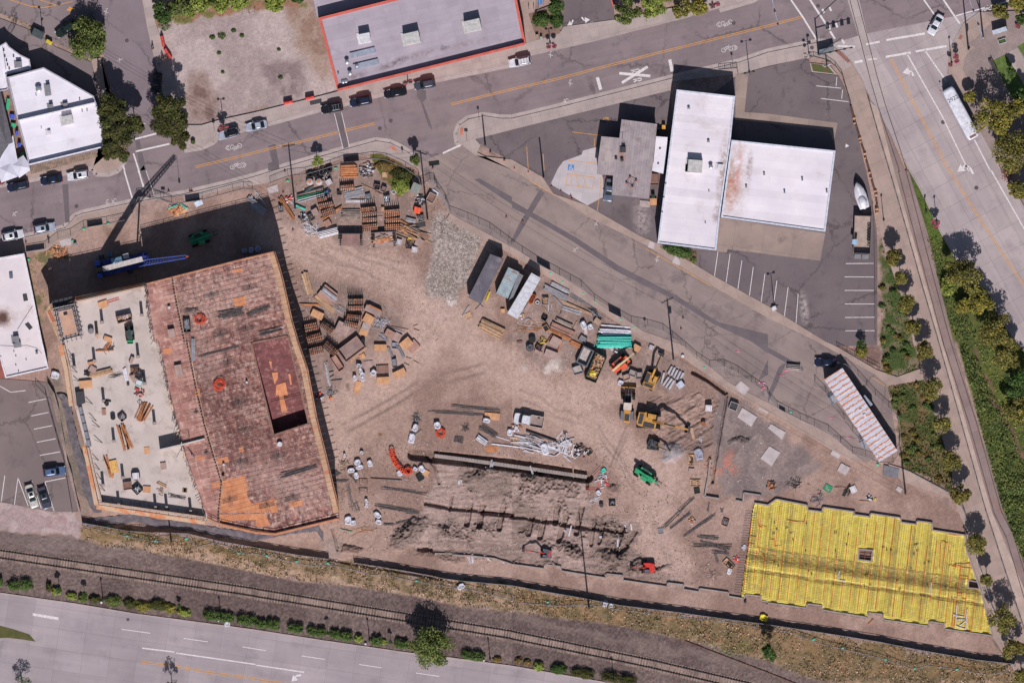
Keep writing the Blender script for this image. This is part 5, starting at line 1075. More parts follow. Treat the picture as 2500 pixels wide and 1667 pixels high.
# telehandlers
def te(lb,ctr,an,m,L,W,bd,ra=DA,boomm=None,z=.02,nm='telehandler',bz=2.4):
 t=ti(nm,lb,nm,(*ctr,z),an);hl=L/2
 MB().box(-hl,hl*.9,-W*.32,W*.32,.6,1.3,.1,.05).bu('chassis',m,t)
 MB().box(-hl*.7,hl*.5,W*.12,W*.48,.9,1.75,.1,.05).bu('engine_hood',m,t);MB().box(-hl*.5,hl*.2,W*.18,W*.42,1.75,1.79).bu('grille',ra,t)
 cb=MB().box(-hl*.25,hl*.4,-W*.5,-W*.12,.8,2.3,.1,.04).bu('cab',GL,t);MB().box(-hl*.25,hl*.38,-W*.5,-W*.14,2.3,2.38).bu('cab_roof',m,cb)
 mb=MB();mb.bar((-hl*1.02,0,2.0),(-hl*1.02+bd*.75,0,bz),.42,.5);mb.bar((-hl*1.02+bd*.7,0,bz),(-hl*1.02+bd,0,bz-.4),.3,.36);mb.bu('boom',boomm or m,t)
 e=-hl*1.02+bd;mb=MB();mb.bar((e,-.6,.6),(e,.6,.6),.1,.5);mb.bar((e,0,bz-.4),(e,0,.5),.2)
 for s in(-.35,.35):mb.bar((e,s,.35),(e+1.1,s,.35),.1,.05)
 mb.bu('fork',ST,t)
 for x in(-hl*.68,hl*.62):
  for y in(-W*.46,W*.46):wh(t,x,y,.58,.42)
 return t
te('green telehandler with forks ~e open dirt lane',a('c3',1222,1225),ang(*A('c3',1125,1165,1330,1305)),GREENM,4.6,2.3,5.2)
te('orange telehandler ~r pale boom ~b ~X',a('c3',1000,205),ang(*A('c3',905,280,1090,130)),ORANM,4.3,2.6,5.6,boomm=pa((206,190,146)),bz=2.9)
te('green telehandler ~h shadow ~a concrete building',a('b1',1835,620),ang(*A('b1',1740,655,1930,590)),GREENM,4.2,2.5,5.0)
te('~S forklift ~e grey concrete slab',a('b1',1190,1490),R(97),pa((70,84,80)),2.6,1.5,2.8,z=HS+.02,nm='forklift',bz=1.6)
# mobile crane
cr=ti('mobile_crane','blue and white mobile crane ~r raised lattice jib ~h building shadow','mobile crane',(*a('q',760,500),0),ang(*A('q',300,590,1300,340)))
def cl(x,y):
 p=a('q',x,y);d=Vector((p[0]-cr.location.x,p[1]-cr.location.y));r=-cr.rotation_euler.z;return(d.x*math.cos(r)-d.y*math.sin(r),d.x*math.sin(r)+d.y*math.cos(r))
q=cl(240,580);e_=cl(1250,340)
MB().box(-5.0,5.6,-1.35,1.35,.8,1.5).bu('carrier',BU,cr)
for x in(-4,-2.6,2.6,4.2):
 for y in(-1.2,1.2):wh(cr,x,y,.62,.45)
for x,y,w_,l_ in((240,460,1.2,1.1),(300,720,1.2,1.1)):
 c_=cl(x,y);MB().obox(c_[0],c_[1],.6,w_,l_,1.6,-.1,.1,.1).bu('counterweight',pa((74,104,196)),cr)
c_=cl(460,430);MB().obox(*c_,1.4,2.2,1.2,1.4,0,.2,.1).bu('engine_cover',BU,cr)
c_=cl(660,390);cb=MB().obox(*c_,1.4,2.5,1.2,2.2,.02,.25,.1).bu('cab',pa((96,128,150),.2),cr);MB().obox(c_[0]-.9,c_[1],3.6,.6,1.1,.08).bu('cab_roof',pa((150,180,210)),cb)
c_=cl(850,310);MB().obox(*c_,1.3,1.2,1.0,.9).bu('deck_box',WH,cr)
c_=cl(290,590);MB().obox(*c_,1.4,1.6,.8,1.2).bu('winch',pa((120,96,66)),cr)
p0=cl(390,575);p1=cl(1230,360);mb=MB();BZ0,BZ1=3.4,14.0
mb.bar((*p0,BZ0),(*p1,BZ1),1.05,.9);mb.bu('telescopic_boom',pa((222,212,206)),cr)
p2=cl(1310,335);mb=MB();mb.bar((*p1,BZ1),(*p2,BZ1+.8),.9,.8);mb.bu('boom_head',BU,cr)
j0=Vector((*cl(1270,445),14.2));j1=Vector((*cl(2130,320),22.5));mb=MB();dj=(j1-j0).normalized();sd=Vector((-dj.y,dj.x,0)).normalized();up=dj.cross(sd)
def jc(u,s,v):w_=.55*(1-.45*u);return j0.lerp(j1,u)+sd*(s*w_)-up*(v*w_*1.2)
for s,v in((-1,0),(1,0),(-1,-1),(1,-1)):mb.bar(jc(0,s,v),jc(1,s,v),.16)
for i in range(15):
 u0,u1=i/15,(i+1)/15
 for s in(-1,1):mb.bar(jc(u0,s,0),jc(u1,s,-1),.06)
 mb.bar(jc(u0,-1,0),jc(u1,1,0),.06);mb.bar(jc(u0,1,-1),jc(u1,-1,-1),.06)
mb.bar(Vector((*cl(1110,540),3)),j0+sd*-.5,.25,.3);mb.bu('lattice_jib',pa((84,100,178)),cr)
mb=MB();h_=j1+dj*.3;mb.tube(h_,(h_.x,h_.y,17.5),.04,5);mb.tube(h_,Vector((*p2,BZ1+1)),.03,5);mb.bu('hoist_cable',DA,cr)
MB().obox(h_.x,h_.y,16.8,.4,.3,.8).bu('hook_block',ORANM,cr)
for x,y in((960,330),(940,640),(330,330),(470,660)):
 c_=cl(x,y);MB().obox(c_[0],c_[1],0,1.0,.9,.12).bar((c_[0],c_[1],.5),(c_[0],c_[1]*.3,1.0),.3).bu('outrigger',ST,cr)
# CONTAINERS, TRAILERS, SKIPS
def bl(nm,lb,cat,po,z0,z1,m,ra=None,rh=0):
 c=cen(po);t=ti(nm,lb,cat,(*c,z0));MB().prism(po,z0,z1-.02).bu('body',m,t,True);MB().prism(sr(po,.03),z1-.02,z1+.02).bu('roof',ra or m,t,True)
 if rh:
  mb=MB();A0,A1,B1,B0=[Vector(v)for v in po]
  for i in range(rh+1):
   u=(i+.5)/(rh+1);p_=A0.lerp(B0,u);q_=A1.lerp(B1,u);mb.bar((p_.x,p_.y,z1+.03),(q_.x,q_.y,z1+.03),.06,.05)
  mb.bu('roof_rib',ra or m,t,True)
 return t
RUSTY=mat('roof_rusty_white',(198,194,204),(186,182,192),.6,.7,fi=.05)
bl('storage_trailer','^n grey box trailer ~b gravel haul road','trailer',A('b2',2150,762,2272,808,2065,1222,1948,1165),.9,3.6,pa((70,68,74)),mat('trailer_roof',(92,88,98),(110,104,112),.4,.8,sa=(.5,(130,120,122),.55,.7)))
bl('storage_container','pale blue rusty storage container between two trailers','container',A('p',1241,652,1268,664,1240,729,1211,716),0,2.6,pa((120,142,152)),mat('container_roof_blue',(160,172,178),(140,152,158),.8,.8,sa=(.9,(150,112,92),.56,.66)),12)
bl('storage_container','narrow grey container ~m pale blue container ~O white trailer','container',A('b3',60,935,105,960,10,1160)+A('p',1242,733),0,2.2,GR)
bl('storage_trailer','white-roofed box trailer ~b orange rack','trailer',A('b3',178,935,266,985,50,1362)+A('p',1238,765),.8,3.4,pa((170,170,180)),pa((206,204,212),.6))
# office trailer with a rust-streaked roof
p=A('c4',517,347,682,243,1186,998,1130,1035,1020,1100)
t=ti('office_trailer','long site office trailer ~r white roof streaked orange by rust','trailer',(*cen(p),0));MB().prism(p,.5,3.4).bu('wall',pa((176,168,164)),t,True)
rm_=mat('rust_streak_roof',(204,200,210),(190,186,196),.4,.65,fi=.04)
nt=rm_.node_tree;N=nt.nodes;Lk=nt.links;bs_=N['Principled BSDF'];old=bs_.inputs['Base Color'].links[0].from_socket
g=N.new('ShaderNodeNewGeometry');mp=N.new('ShaderNodeMapping');mp.vector_type='TEXTURE';sv(mp,'Rotation',(0,0,ang(*A('c4',682,243,1186,998))));Lk.new(g.outputs['Position'],mp.inputs['Vector'])
wv=N.new('ShaderNodeTexWave');sv(wv,'Scale',.29);sv(wv,'Distortion',2.2);sv(wv,'Detail Scale',3);Lk.new(mp.outputs[0],wv.inputs['Vector'])
nz=N.new('ShaderNodeTexNoise');sv(nz,'Scale',2.8);sv(nz,'Detail',7);sv(nz,'Roughness',.7);Lk.new(g.outputs['Position'],nz.inputs['Vector'])
mu=N.new('ShaderNodeMath');mu.operation='MULTIPLY';Lk.new(wv.outputs['Fac'],mu.inputs[0]);Lk.new(nz.outputs['Fac'],mu.inputs[1])
rr_=N.new('ShaderNodeMapRange');sv(rr_,1,.37);sv(rr_,2,.44);Lk.new(mu.outputs[0],rr_.inputs[0])
mx=N.new('ShaderNodeMix');mx.data_type='RGBA';Lk.new(rr_.outputs[0],mx.inputs[0]);Lk.new(old,mx.inputs[6]);sv(mx,7,lin((190,118,76)));Lk.new(mx.outputs[2],bs_.inputs['Base Color'])
MB().prism(sr(p,-.05),3.4,3.46).bu('roof',rm_,t,True)
mb=MB()
for i in range(22):
 u=(i+.5)/22;pp,qq=Vector(p[0]).lerp(Vector(p[4]),u),Vector(p[1]).lerp(Vector(p[2]),u);mb.bar((pp.x,pp.y,3.47),(qq.x,qq.y,3.47),.05,.04)
mb.bu('roof_seam',pa((186,182,192)),t,True)
ha(t,'c4',(835,620,860,615,862,640,845,645),3.46,.25,WH);ha(t,'c4',(868,668,893,660,900,685,880,692),3.46,.25,WH)
MB().prism(A('c4',868,500,890,488,962,575,930,600),.6,2.4).bu('air_conditioner',pa((150,156,172)),t,True)
for x,y,x2,y2 in((598,530,575,485),(885,940,850,880)):
 q0,q1=a('c4',x,y),a('c4',x2,y2);mb=MB();mb.obox(q0[0],q0[1],0,1.7,1.4,1.0,R(-56))
 for i in range(4):mb.obox(q0[0]+(q1[0]-q0[0])*(.75+i*.22),q0[1]+(q1[1]-q0[1])*(.75+i*.22),0,.25,1.1,.9-i*.22,R(-56))
 mb.bu('steps',GA,t,True)
# skips and open bins
def sF(nm,lb,cat,po,z0,z1,m,fm=None,fz=.75,wa=.14):
 t=ti(nm,lb,cat,(*cen(po),z0));rn(MB(),po,wa,z0,z1).bu('side_wall',m,t,True);MB().prism(sr(po,wa*.9),z0,z0+.08).bu('floor',m,t,True)
 if fm is not None:MB().prism(sr(po,wa*.95),z0+.08,z0+(z1-z0)*fz).bu('load',fm,t,True)
 return t
sk=A('c3',770,95,870,145,770,380,668,340)
sF('dumpster','dark ~X full of timber offcuts and a yellow sheet','dumpster',sk,0,1.7,pa((36,58,42)),pa((110,90,74),.95),.72)
r_=random.Random(9);mb=MB();mw=MB()
for i in range(70):
 u,v=r_.uniform(.14,.86),r_.uniform(.06,.84);pA=Vector(sk[0]).lerp(Vector(sk[1]),u);pB=Vector(sk[3]).lerp(Vector(sk[2]),u);c_=pA.lerp(pB,v);l=r_.uniform(.3,.9);aa=r_.uniform(0,3.14)
 (mb if r_.random()<.6 else mw).bar((c_.x-l*math.cos(aa)/2,c_.y-l*math.sin(aa)/2,1.25+r_.uniform(0,.5)),(c_.x+l*math.cos(aa)/2,c_.y+l*math.sin(aa)/2,1.3+r_.uniform(0,.4)),r_.uniform(.08,.3),r_.uniform(.03,.12))
tag(mb.bu('timber_offcuts',WO),'jumbled tan timber offcuts heaped ~h ~X','scrap wood',ki='stuff');tag(mw.bu('timber_offcuts',WA),'broken orange board scraps heaped ~h ~X','scrap wood',ki='stuff')
mb=MB();c_=a('c3',742,290);mb.blob(*c_,1.5,.75,.6,.3,4,.35,14,6);tag(mb.bu('plastic_sheet',pa((226,206,60))),'crumpled yellow plastic sheet ~h ~X','sheet')
sF('steel_bin','~K bin ~r pale floor next to the ~X','bin',A('c3',655,35,757,85,688,238,585,190),0,1.5,pa((96,96,104)),pa((186,172,168),.9),.35,.3)
sF('steel_bin','small open concrete tray ~b ~K bin','bin',A('c3',548,238,625,212,658,285,570,310),0,.9,GR,pa((176,164,160),.9),.6)
sF('steel_bin','brown open bin of rubbish ~B telehandler lift ~e slab','bin',A('b1',1062,1340,1198,1308,1216,1365,1082,1405),HS,HS+1.3,WD,pa((150,128,110),.95),.55)
# MATERIALS AND EQUIPMENT ON SITE
def island(m,lo=.72,hi=1.2):
 """each plank, pipe or sheet gets its own tone"""
 nt=m.node_tree;N=nt.nodes;Lk=nt.links;b=N['Principled BSDF'];s=b.inputs['Base Color'].links[0].from_socket
 g=N.new('ShaderNodeNewGeometry');r=N.new('ShaderNodeMapRange');sv(r,3,lo);sv(r,4,hi);Lk.new(g.outputs['Random Per Island'],r.inputs[0])
 cb=N.new('ShaderNodeCombineColor')
 for i in range(3):Lk.new(r.outputs[0],cb.inputs[i])
 x=N.new('ShaderNodeMix');x.data_type='RGBA';x.blend_type='MULTIPLY';sv(x,0,1);Lk.new(s,x.inputs[6]);Lk.new(cb.outputs[0],x.inputs[7]);Lk.new(x.outputs[2],b.inputs['Base Color'])
JOI=mat('shoring_joist',(204,152,120),(176,110,88),1.6,.85,fi=.14)
for m_ in(JOI,WA,WO,WG,WD,ALU,RE,TE,GE,BA):island(m_)
PI=pa((216,212,220),.45);PP=pa((44,42,46),.5);PB=mat('ply_brown',(146,110,100),(168,132,120),.7,.85);PL=mat('ply_tan',(208,158,118),(184,136,102),.7,.85);PY=mat('ply_pink',(172,146,140),(152,128,124),.7,.85)
for m_ in(PI,PB,PL,PY):island(m_,.85,1.1)
NMS={'l':'lumber_stack','p':'pipe_stack','r':'rebar_bundle','y':'plywood_stack'}
def bb(k,x1,y1,x2,y2,z):
 p,q=a(k,x1,y1),a(k,x2,y2);c=mid(p,q);return c,di(p,q),ang(p,q),(gz(c)+.02 if z is None else z)
def bn(ki,k,x1,y1,x2,y2,w,lb,m=None,cat=None,la=3,th=.14,pw=.22,z=None,ls=.06,nm=None,gr=None):
 c,L,an,zb=bb(k,x1,y1,x2,y2,z);W=ln(k,w);mb=MB();r_=random.Random(int(x1*7+y1*13));
 if ki=='l':
  n=max(2,int(W/pw))
  for j in range(la):
   for i in range(n):
    if j==la-1 and r_.random()<.25:continue
    l=L*r_.uniform(.84,1.02);y=(i+.5)*W/n-W/2+r_.uniform(-ls,ls);d=r_.uniform(-ls,ls)*.5
    mb.obox(r_.uniform(-.5,.5)*(L*1.02-l),y,.08+j*th,l,W/n*.88,th*.9,d)
  for s in(-.35,.35):mb.obox(s*L,0,0,.12,W,.08)
  m=m or WO
 elif ki=='p':
  r=pw/2;n=max(1,int(W/pw))
  for j in range(la):
   for i in range(max(1,n-j)):
    y=(i-(n-j-1)/2)*pw*1.03+r_.uniform(-ls,ls);l=L*r_.uniform(.88,1.02);dx=r_.uniform(-.5,.5)*(L-l);d=r_.uniform(-ls,ls)*.6
    mb.tube((dx-l/2,y-d,r+j*pw*.88),(dx+l/2,y+d,r+j*pw*.88),r,10)
  m=m or PI
 elif ki=='r':
  n=max(5,int(W/.14))
  for i in range(n*la):
   y=r_.uniform(-.5,.5)*W;l=L*r_.uniform(.7,1.02);dx=r_.uniform(-.5,.5)*(L-l)*1.2;d=r_.uniform(-1,1)*ls*3.5;zz=.05+r_.uniform(0,.06*la)
   mb.bar((dx-l/2,y-d,zz),(dx+l/2,y+d,zz),.045)
  for s in(-.3,.3):mb.obox(s*L,0,0,.08,W*1.1,.05)
  m=m or RE
 elif ki=='y':
  for j in range(la):mb.obox(r_.uniform(-ls,ls),r_.uniform(-ls,ls),.06+j*th,L,W,th*.92,r_.uniform(-ls,ls)*.4)
  for s in(-.3,.3):mb.obox(s*L,0,0,.1,W,.06)
  m=m or PL
 o=mb.bu(nm or NMS[ki],m,loc=(*c,zb),rz=an);return tag(o,lb,cat or(nm or NMS[ki]).replace('_',' '),gr)
def so(k,x1,y1,x2,y2,w,lb,n=8,h=1.15,m=None,cross=True):
 """stack of orange timber joists strapped between black shoring posts"""
 c,L,an,zb=bb(k,x1,y1,x2,y2,None);W=ln(k,w);t=ti('shoring_stack',lb,'~j',(*c,zb),an,'~js ~h yards');r_=random.Random(int(x1+y1))
 mb=MB();nr=max(2,int(W/.42))
 for j in range(4):
  for i in range(nr):mb.obox(r_.uniform(-.05,.05),(i+.5)*W/nr-W/2,.15+j*.2,L*r_.uniform(.93,1.0),W/nr*.72,.18)
 mb.bu('joist',m or JOI,t)
 mb=MB()
 for i in range(n):
  x=(i+.5)*L/n-L/2
  mb.bar((x,-W*.6,.98),(x+r_.uniform(-.08,.08),W*.62,.98),.15,.12);mb.bar((x,W*.5,0),(x,W*.5,h+r_.uniform(.2,.7)),.11);mb.bar((x,-W*.5,0),(x,-W*.5,.98),.09)
  if cross:mb.bar((x,-W*.15,h),(x,W*.2,h+.1),.16,.06)
 for s in(-.5,.5):mb.bar((-L/2,s*W,.6),(L/2,s*W,.6),.06)
 mb.bu('shoring_post',BL,t);return t
def ca(k,x,y,sx,sy,rz,h,lb,m,fm=None,nm='crate',cat=None,z=None,wa=.07,fz=.7,lu=0):
 c=a(k,x,y);zb=gz(c)+.01 if z is None else z;L,W=ln(k,sx),ln(k,sy);t=ti(nm,lb,cat or nm.replace('_',' '),(*c,zb),R(rz))
 mb=MB();mb.box(-L/2,L/2,-W/2,W/2,0,.07)
 for s in(-1,1):
  y0,y1=sorted((s*W/2,s*(W/2-wa)));mb.box(-L/2,L/2,y0,y1,.07,h);x0,x1=sorted((s*L/2,s*(L/2-wa)));mb.box(x0,x1,-W/2+wa,W/2-wa,.07,h)
 mb.bu('side',m,t)
 if fm is not None:
  mb=MB();r_=random.Random(int(x*3+y))
  if lu:
   for i in range(lu):mb.bar((r_.uniform(-.42,.42)*L,r_.uniform(-.42,.42)*W,h*.5+r_.uniform(0,h*.4)),(r_.uniform(-.42,.42)*L,r_.uniform(-.42,.42)*W,h*.6+r_.uniform(0,h*.4)),r_.uniform(.05,.12))
  else:mb.box(-L/2+wa,L/2-wa,-W/2+wa,W/2-wa,.08,h*fz)
  mb.bu('contents',fm,t)
 return t
def bo(k,x,y,sx,sy,rz,h,lb,m,nm='box',cat=None,z=None,ply=True):
 """closed plywood box: panels with a lid a little proud of its sides"""
 c=a(k,x,y);zb=gz(c)+.01 if z is None else z;L,W=ln(k,sx),ln(k,sy);t=ti(nm,lb,cat or nm.replace('_',' '),(*c,zb),R(rz))
 MB().box(-L/2,L/2,-W/2,W/2,.1,h-.05).box(-L*.4,-L*.3,-W/2,W/2,0,.1).box(L*.3,L*.4,-W/2,W/2,0,.1).bu('side',m,t)
 mb=MB();n=max(1,int(L/1.2))
 for i in range(n):mb.box(-L/2-.02+i*(L+.04)/n,-L/2+(i+1)*(L+.04)/n-.035,-W/2-.02,W/2+.02,h-.05,h)
 mb.bu('lid',m,t)
 mb=MB()
 for s in(-.3,.3):mb.box(s*L-.04,s*L+.04,-W/2-.04,W/2+.04,h,h+.035)
 mb.bu('batten',WO if m is not WO else WG,t);return t
def bag(k,x,y,r,lb,z=None,h=.95,m=None,seed=None):
 c=a(k,x,y);zb=gz(c)if z is None else z;rr=ln(k,r);mb=MB();sd=int(x*5+y*3)if seed is None else seed;r_=random.Random(sd)
 sq=r_.uniform(.6,.95);dr=[r_.uniform(.86,1.1)for _ in range(20)];ri=[]
 for q,zz in((.84,0),(1.04,h*.25),(1.,h*.65),(.92,h*.95),(.74,h*r_.uniform(.95,1.1)),(.6,h*.86),(.4,h*.74)):
  ri.append([(rr*q*dr[i]*r_.uniform(.93,1.07)*math.copysign(abs(math.cos(i*.31416))**.6,math.cos(i*.31416)),rr*sq*q*dr[i]*math.copysign(abs(math.sin(i*.31416))**.6,math.sin(i*.31416)),zz*(r_.uniform(.86,1.1)if zz else 1))for i in range(20)])
 lf(mb,ri);[mb.bar((rr*q*.8,rr*sq*q2*.8,h*.9),(rr*q*.3,rr*sq*q2*.4,h*1.15),.07,.03)for q in(-1,1)for q2 in(-1,1)]
 return tag(mb.bu('bulk_bag',m or BA,loc=(*c,zb),rz=r_.uniform(0,3)),lb,'bag','white ^es ~e site')
def cd(k,x,y,r,lb,m,n=5,tw=.07,z=None,dx=0.,dy=0.,nm='hose_coil',cat=None):
 c=a(k,x,y);zb=gz(c)if z is None else z;rr=ln(k,r);mb=MB();r_=random.Random(int(x+y))
 tw*=.6;dx*=.5;dy*=.5;n=int(n*1.9)
 for i in range(n):mb.torus(dx*i+r_.uniform(-.12,.12),dy*i+r_.uniform(-.12,.12),tw*1.5+i*tw*1.1,rr*r_.uniform(.62,1.08),tw*.8,20,5,Matrix.Rotation(r_.uniform(-.25,.25),3,'X')@Matrix.Rotation(r_.uniform(-.25,.25),3,'Y'))
 return tag(mb.bu(nm,m,loc=(*c,zb)),lb,cat or nm.replace('_',' '))
def du(k,x,y,r,h,lb,m,z=None,nm='drum'):
 c=a(k,x,y);zb=gz(c)if z is None else z;rr=ln(k,r);t=ti(nm,lb,nm.replace('_',' '),(*c,zb));mb=MB();mb.cyl(0,0,0,h,rr,18)
 for zz in(.05,h*.36,h*.68,h-.03):mb.torus(0,0,zz,rr,.03,18,4)
 mb.bu('shell',m,t);MB().cyl(0,0,h,h+.015,rr*.86,18).bu('lid',m,t);return t
def he(nm,k,x,y,sx,sy,rz,lb,cat,mc,n=40,l=(.5,1.4),w_=(.05,.12),h=.5,z=None,ft=False):
 c=a(k,x,y);zb=gz(c)if z is None else z;L,W=ln(k,sx),ln(k,sy);t=ti(nm,lb,cat,(*c,zb),R(rz));r_=random.Random(int(x*2+y));mbs=[MB()for _ in mc]
 for i in range(n):
  u,v=r_.gauss(0,.24)*L,r_.gauss(0,.24)*W;ll=r_.uniform(*l);aa=r_.uniform(0,3.14)if not ft else r_.gauss(0,.18);zz=max(.03,h*(1-abs(u)/L*1.6)*r_.random());ww=r_.uniform(*w_)
  mbs[i%len(mc)].bar((u-ll/2*math.cos(aa),v-ll/2*math.sin(aa),zz),(u+ll/2*math.cos(aa),v+ll/2*math.sin(aa),max(.03,zz+r_.uniform(-.15,.15))),ww,ww*r_.uniform(.4,1))
 for m_,b_ in zip(mc,mbs):
  b_.bu('loose_piece',m_,t)
 return t
def ru(k,x,y,r,lb,z=None,co=None,n=26,nm='rubbish_pile',cat='rubbish'):
 c=a(k,x,y);zb=gz(c)if z is None else z;rr=ln(k,r);t=ti(nm,lb,cat,(*c,zb));r_=random.Random(int(x+2*y));co=co or[BA,DA,WG];mbs=[MB()for _ in co]
 for i in range(n):
  d=rr*math.sqrt(r_.random());aa=r_.uniform(0,6.28);mbs[i%len(co)].blob(d*math.cos(aa),d*math.sin(aa),.12+.25*(1-d/rr),r_.uniform(.12,.34),r_.uniform(.1,.28),r_.uniform(.08,.26),i,.3,8,5)
  if i%2:mbs[(i+1)%len(co)].obox(d*math.sin(aa),d*math.cos(aa),.05,r_.uniform(.2,.6),r_.uniform(.1,.4),r_.uniform(.1,.35),aa)
 for m_,b_ in zip(co,mbs):
  b_.bu('loose_piece',m_,t)
 return t
def cone(k,x,y,lb,z=None):
 c=a(k,x,y);zb=gz(c)if z is None else z;t=ti('traffic_cone',lb,'~k',(*c,zb),0,'orange ~ks');MB().box(-.2,.2,-.2,.2,0,.04).bu('base',BL,t)
 b_=MB().cyl(0,0,.04,.72,.15,12,.035).bu('cone',OR,t);MB().cyl(0,0,.34,.46,.108,12,.088).bu('stripe',WH,b_);return t
bn('l','n',980,285,1222,283,185,'rack of thick orange planks ~d ~4',WA,la=6,pw=.42)
for i,(x,y)in enumerate(((553,418),(680,418))):
 c=a('n',x,y);t=ti('manhole_riser',('concrete ^r ~rn orange lid, left ~t','concrete ^r ~rn orange lid, right ~t')[i],'^r',(*c,gz(c)),0,'^rs ~h ~E')
 MB().cyl(0,0,0,.55,ln('n',54),24).cyl(0,0,.55,1.3,ln('n',54),24,ln('n',34)).bu('cone',pa((196,190,194),.9),t);MB().cyl(-.03,.02,1.3,1.34,ln('n',27),18).bu('lid',WA,t)
for i,(x,y)in enumerate(((735,285),(640,315),(820,245),(555,320))):
 cd('n',x,y,42,('~L ~h middle ~a heap ~i fence','~L ~f right ^r','~L ~U ~J','~L ~d left end ~a heap')[i],PP,6,.13,nm='pipe_coil')
for(x,y)in((700,290),(830,370)):pass
ru('n',770,330,80,'dark rubbish and grey film around the black pipe coils',co=[PP,BA,DA],n=24)
bo('n',820,430,80,75,30,.8,'white tilted box ~b right ^r',pa((200,196,204)))
ru('n',1350,260,110,'pile of white bags and scrap right ~a ~J',n=46)
ca('n',1603,330,72,80,-5,.15,'pale wooden pallet lying ~h weeds',WO,None,'pallet')
bn('p','n',365,605,750,495,40,'long black pipes ~f green and white pipe pile',PP,la=2,pw=.22)
bn('p','n',370,670,770,585,60,'loose pile of green drain pipes ~i ~n',GE,la=2,pw=.22,ls=.25)
bn('p','n',390,705,760,605,45,'white drain pipes lying ^B green pipes',PI,la=2,pw=.2,ls=.2,z=.42)
bn('p','n',480,570,612,505,30,'short dark teal pipe ~e black pipes',pa((40,96,92),.5),la=1,pw=.3,z=.4)
bn('p','n',358,752,495,808,40,'short teal pipe ~d foot ~a ~n',TE,la=1,pw=.5)
ru('n',790,560,48,'blue and black clutter ~d right end ~a drain pipes',co=[PP,pa((86,104,150))],n=16)
so('n',970,515,1180,495,85,'~j ~c ~J',8)
bn('l','n',1040,615,1315,550,130,'~K channel stack ~h middle ~a ~E',ALU,la=3,pw=.42,ls=.02,nm='beam_stack')
bn('l','n',1055,695,1345,695,40,'white beams ~b grey channel stack, to the south',pa((196,190,196),.5),la=2,pw=.25,nm='beam_stack')
ca('n',967,580,68,55,0,.6,'black plastic crate left ~a grey channel stack',DA,BL)
ca('n',1372,635,75,90,15,.55,'grey wire crate right ~a grey channel stack',GR,GA,lu=20)
ca('n',1495,500,85,75,-10,.9,'steel bin with red-brown scrap ~i weeds',GR,mat('scrap_red',(96,50,50),(70,40,42),4,.9),'steel_bin','bin',lu=24)
ca('n',1590,530,65,75,-20,.9,'narrow steel bin right ~a red scrap bin',GR,WD,'steel_bin','bin')
ca('n',1635,668,90,105,8,.95,'steel bin of grey fittings ~h middle right ~a ~E',GR,GA,'steel_bin','bin',lu=40)
bn('l','n',1270,460,1580,600,16,'single long tan plank in front ~a scrap bins',WO,la=1,pw=.2,nm='plank')
cd('n',1730,570,34,'white ~Q ~d edge ~a green bush',PI,3,.06)
bo('n',2040,515,125,130,-24,1.9,'grey-green tool shed box ~b corner fence',pa((132,142,138),.7),'site_box','site box')
bn('l','n',135,640,335,955,62,'long ~2 ~d ~A ~a ~E',WA,la=3,pw=.2,ls=.12)
ca('n',148,795,62,105,4,.8,'black crate left ~a long ~2',BL,GR,lu=18)
ru('n',268,672,62,'red and white scraps between joists ~O ~n',co=[BA,RP,WO],n=22)
so('n',650,690,800,650,60,'~j directly ^b drain pipe pile',6);so('n',670,775,885,730,85,'~j second ~c drain pipe pile',8);so('n',715,880,905,810,90,'~j ~f tan frame box',8)
bn('l','n',720,955,1005,765,40,'diagonal orange timbers against the lowest ~j',WA,la=3,pw=.18,ls=.1)
bn('l','n',995,870,1262,880,130,'grey timbers ~h centre ~a ~E',WG,la=3,pw=.26,ls=.14)
for args in((1265,820,1480,800,70,'tallest ~j ~a middle column, north end'),(1280,890,1500,860,70,'~j second ~h middle column'),(1285,965,1500,950,70,'~j third ~h middle column'),(1290,1070,1505,1050,90,'~j ~d ^o ~a middle column'),(1600,850,1815,830,60,'~j ~d north end ~a right column'),(1605,905,1820,870,55,'~j second ~h right column'),(1605,970,1820,955,70,'~j third ~h right column'),(1600,1065,1825,1055,90,'~j ~d ^o ~a right column')):so('n',*args,n=8,h=1.7 if args[1]in(820,850)else 1.15)
ca('n',570,925,90,95,25,.8,'steel bin of clamps ~i white scaffold heap',WG,ST,'steel_bin','bin',lu=30)
ru('n',455,920,60,'white and black fittings left ~a clamp bin',co=[BA,DA,PP],n=26)
bo('n',625,845,85,85,30,.9,'tan ~V ~f clamp bin',PY)
he('scaffold_heap','n',555,1085,230,190,0,'tangled heap of white ^u','scaffold heap',[pa((216,210,214),.5),PI],80,(.6,1.7),(.05,.08),.9)
bn('p','n',665,1165,945,1095,130,'stack of ~Y ~6 left ~a black formwork table',ALU,la=3,pw=.3,ls=.03,nm='beam_stack')
bo('n',800,1005,95,90,30,.7,'brown tilted frame box ~f ~6',PB)
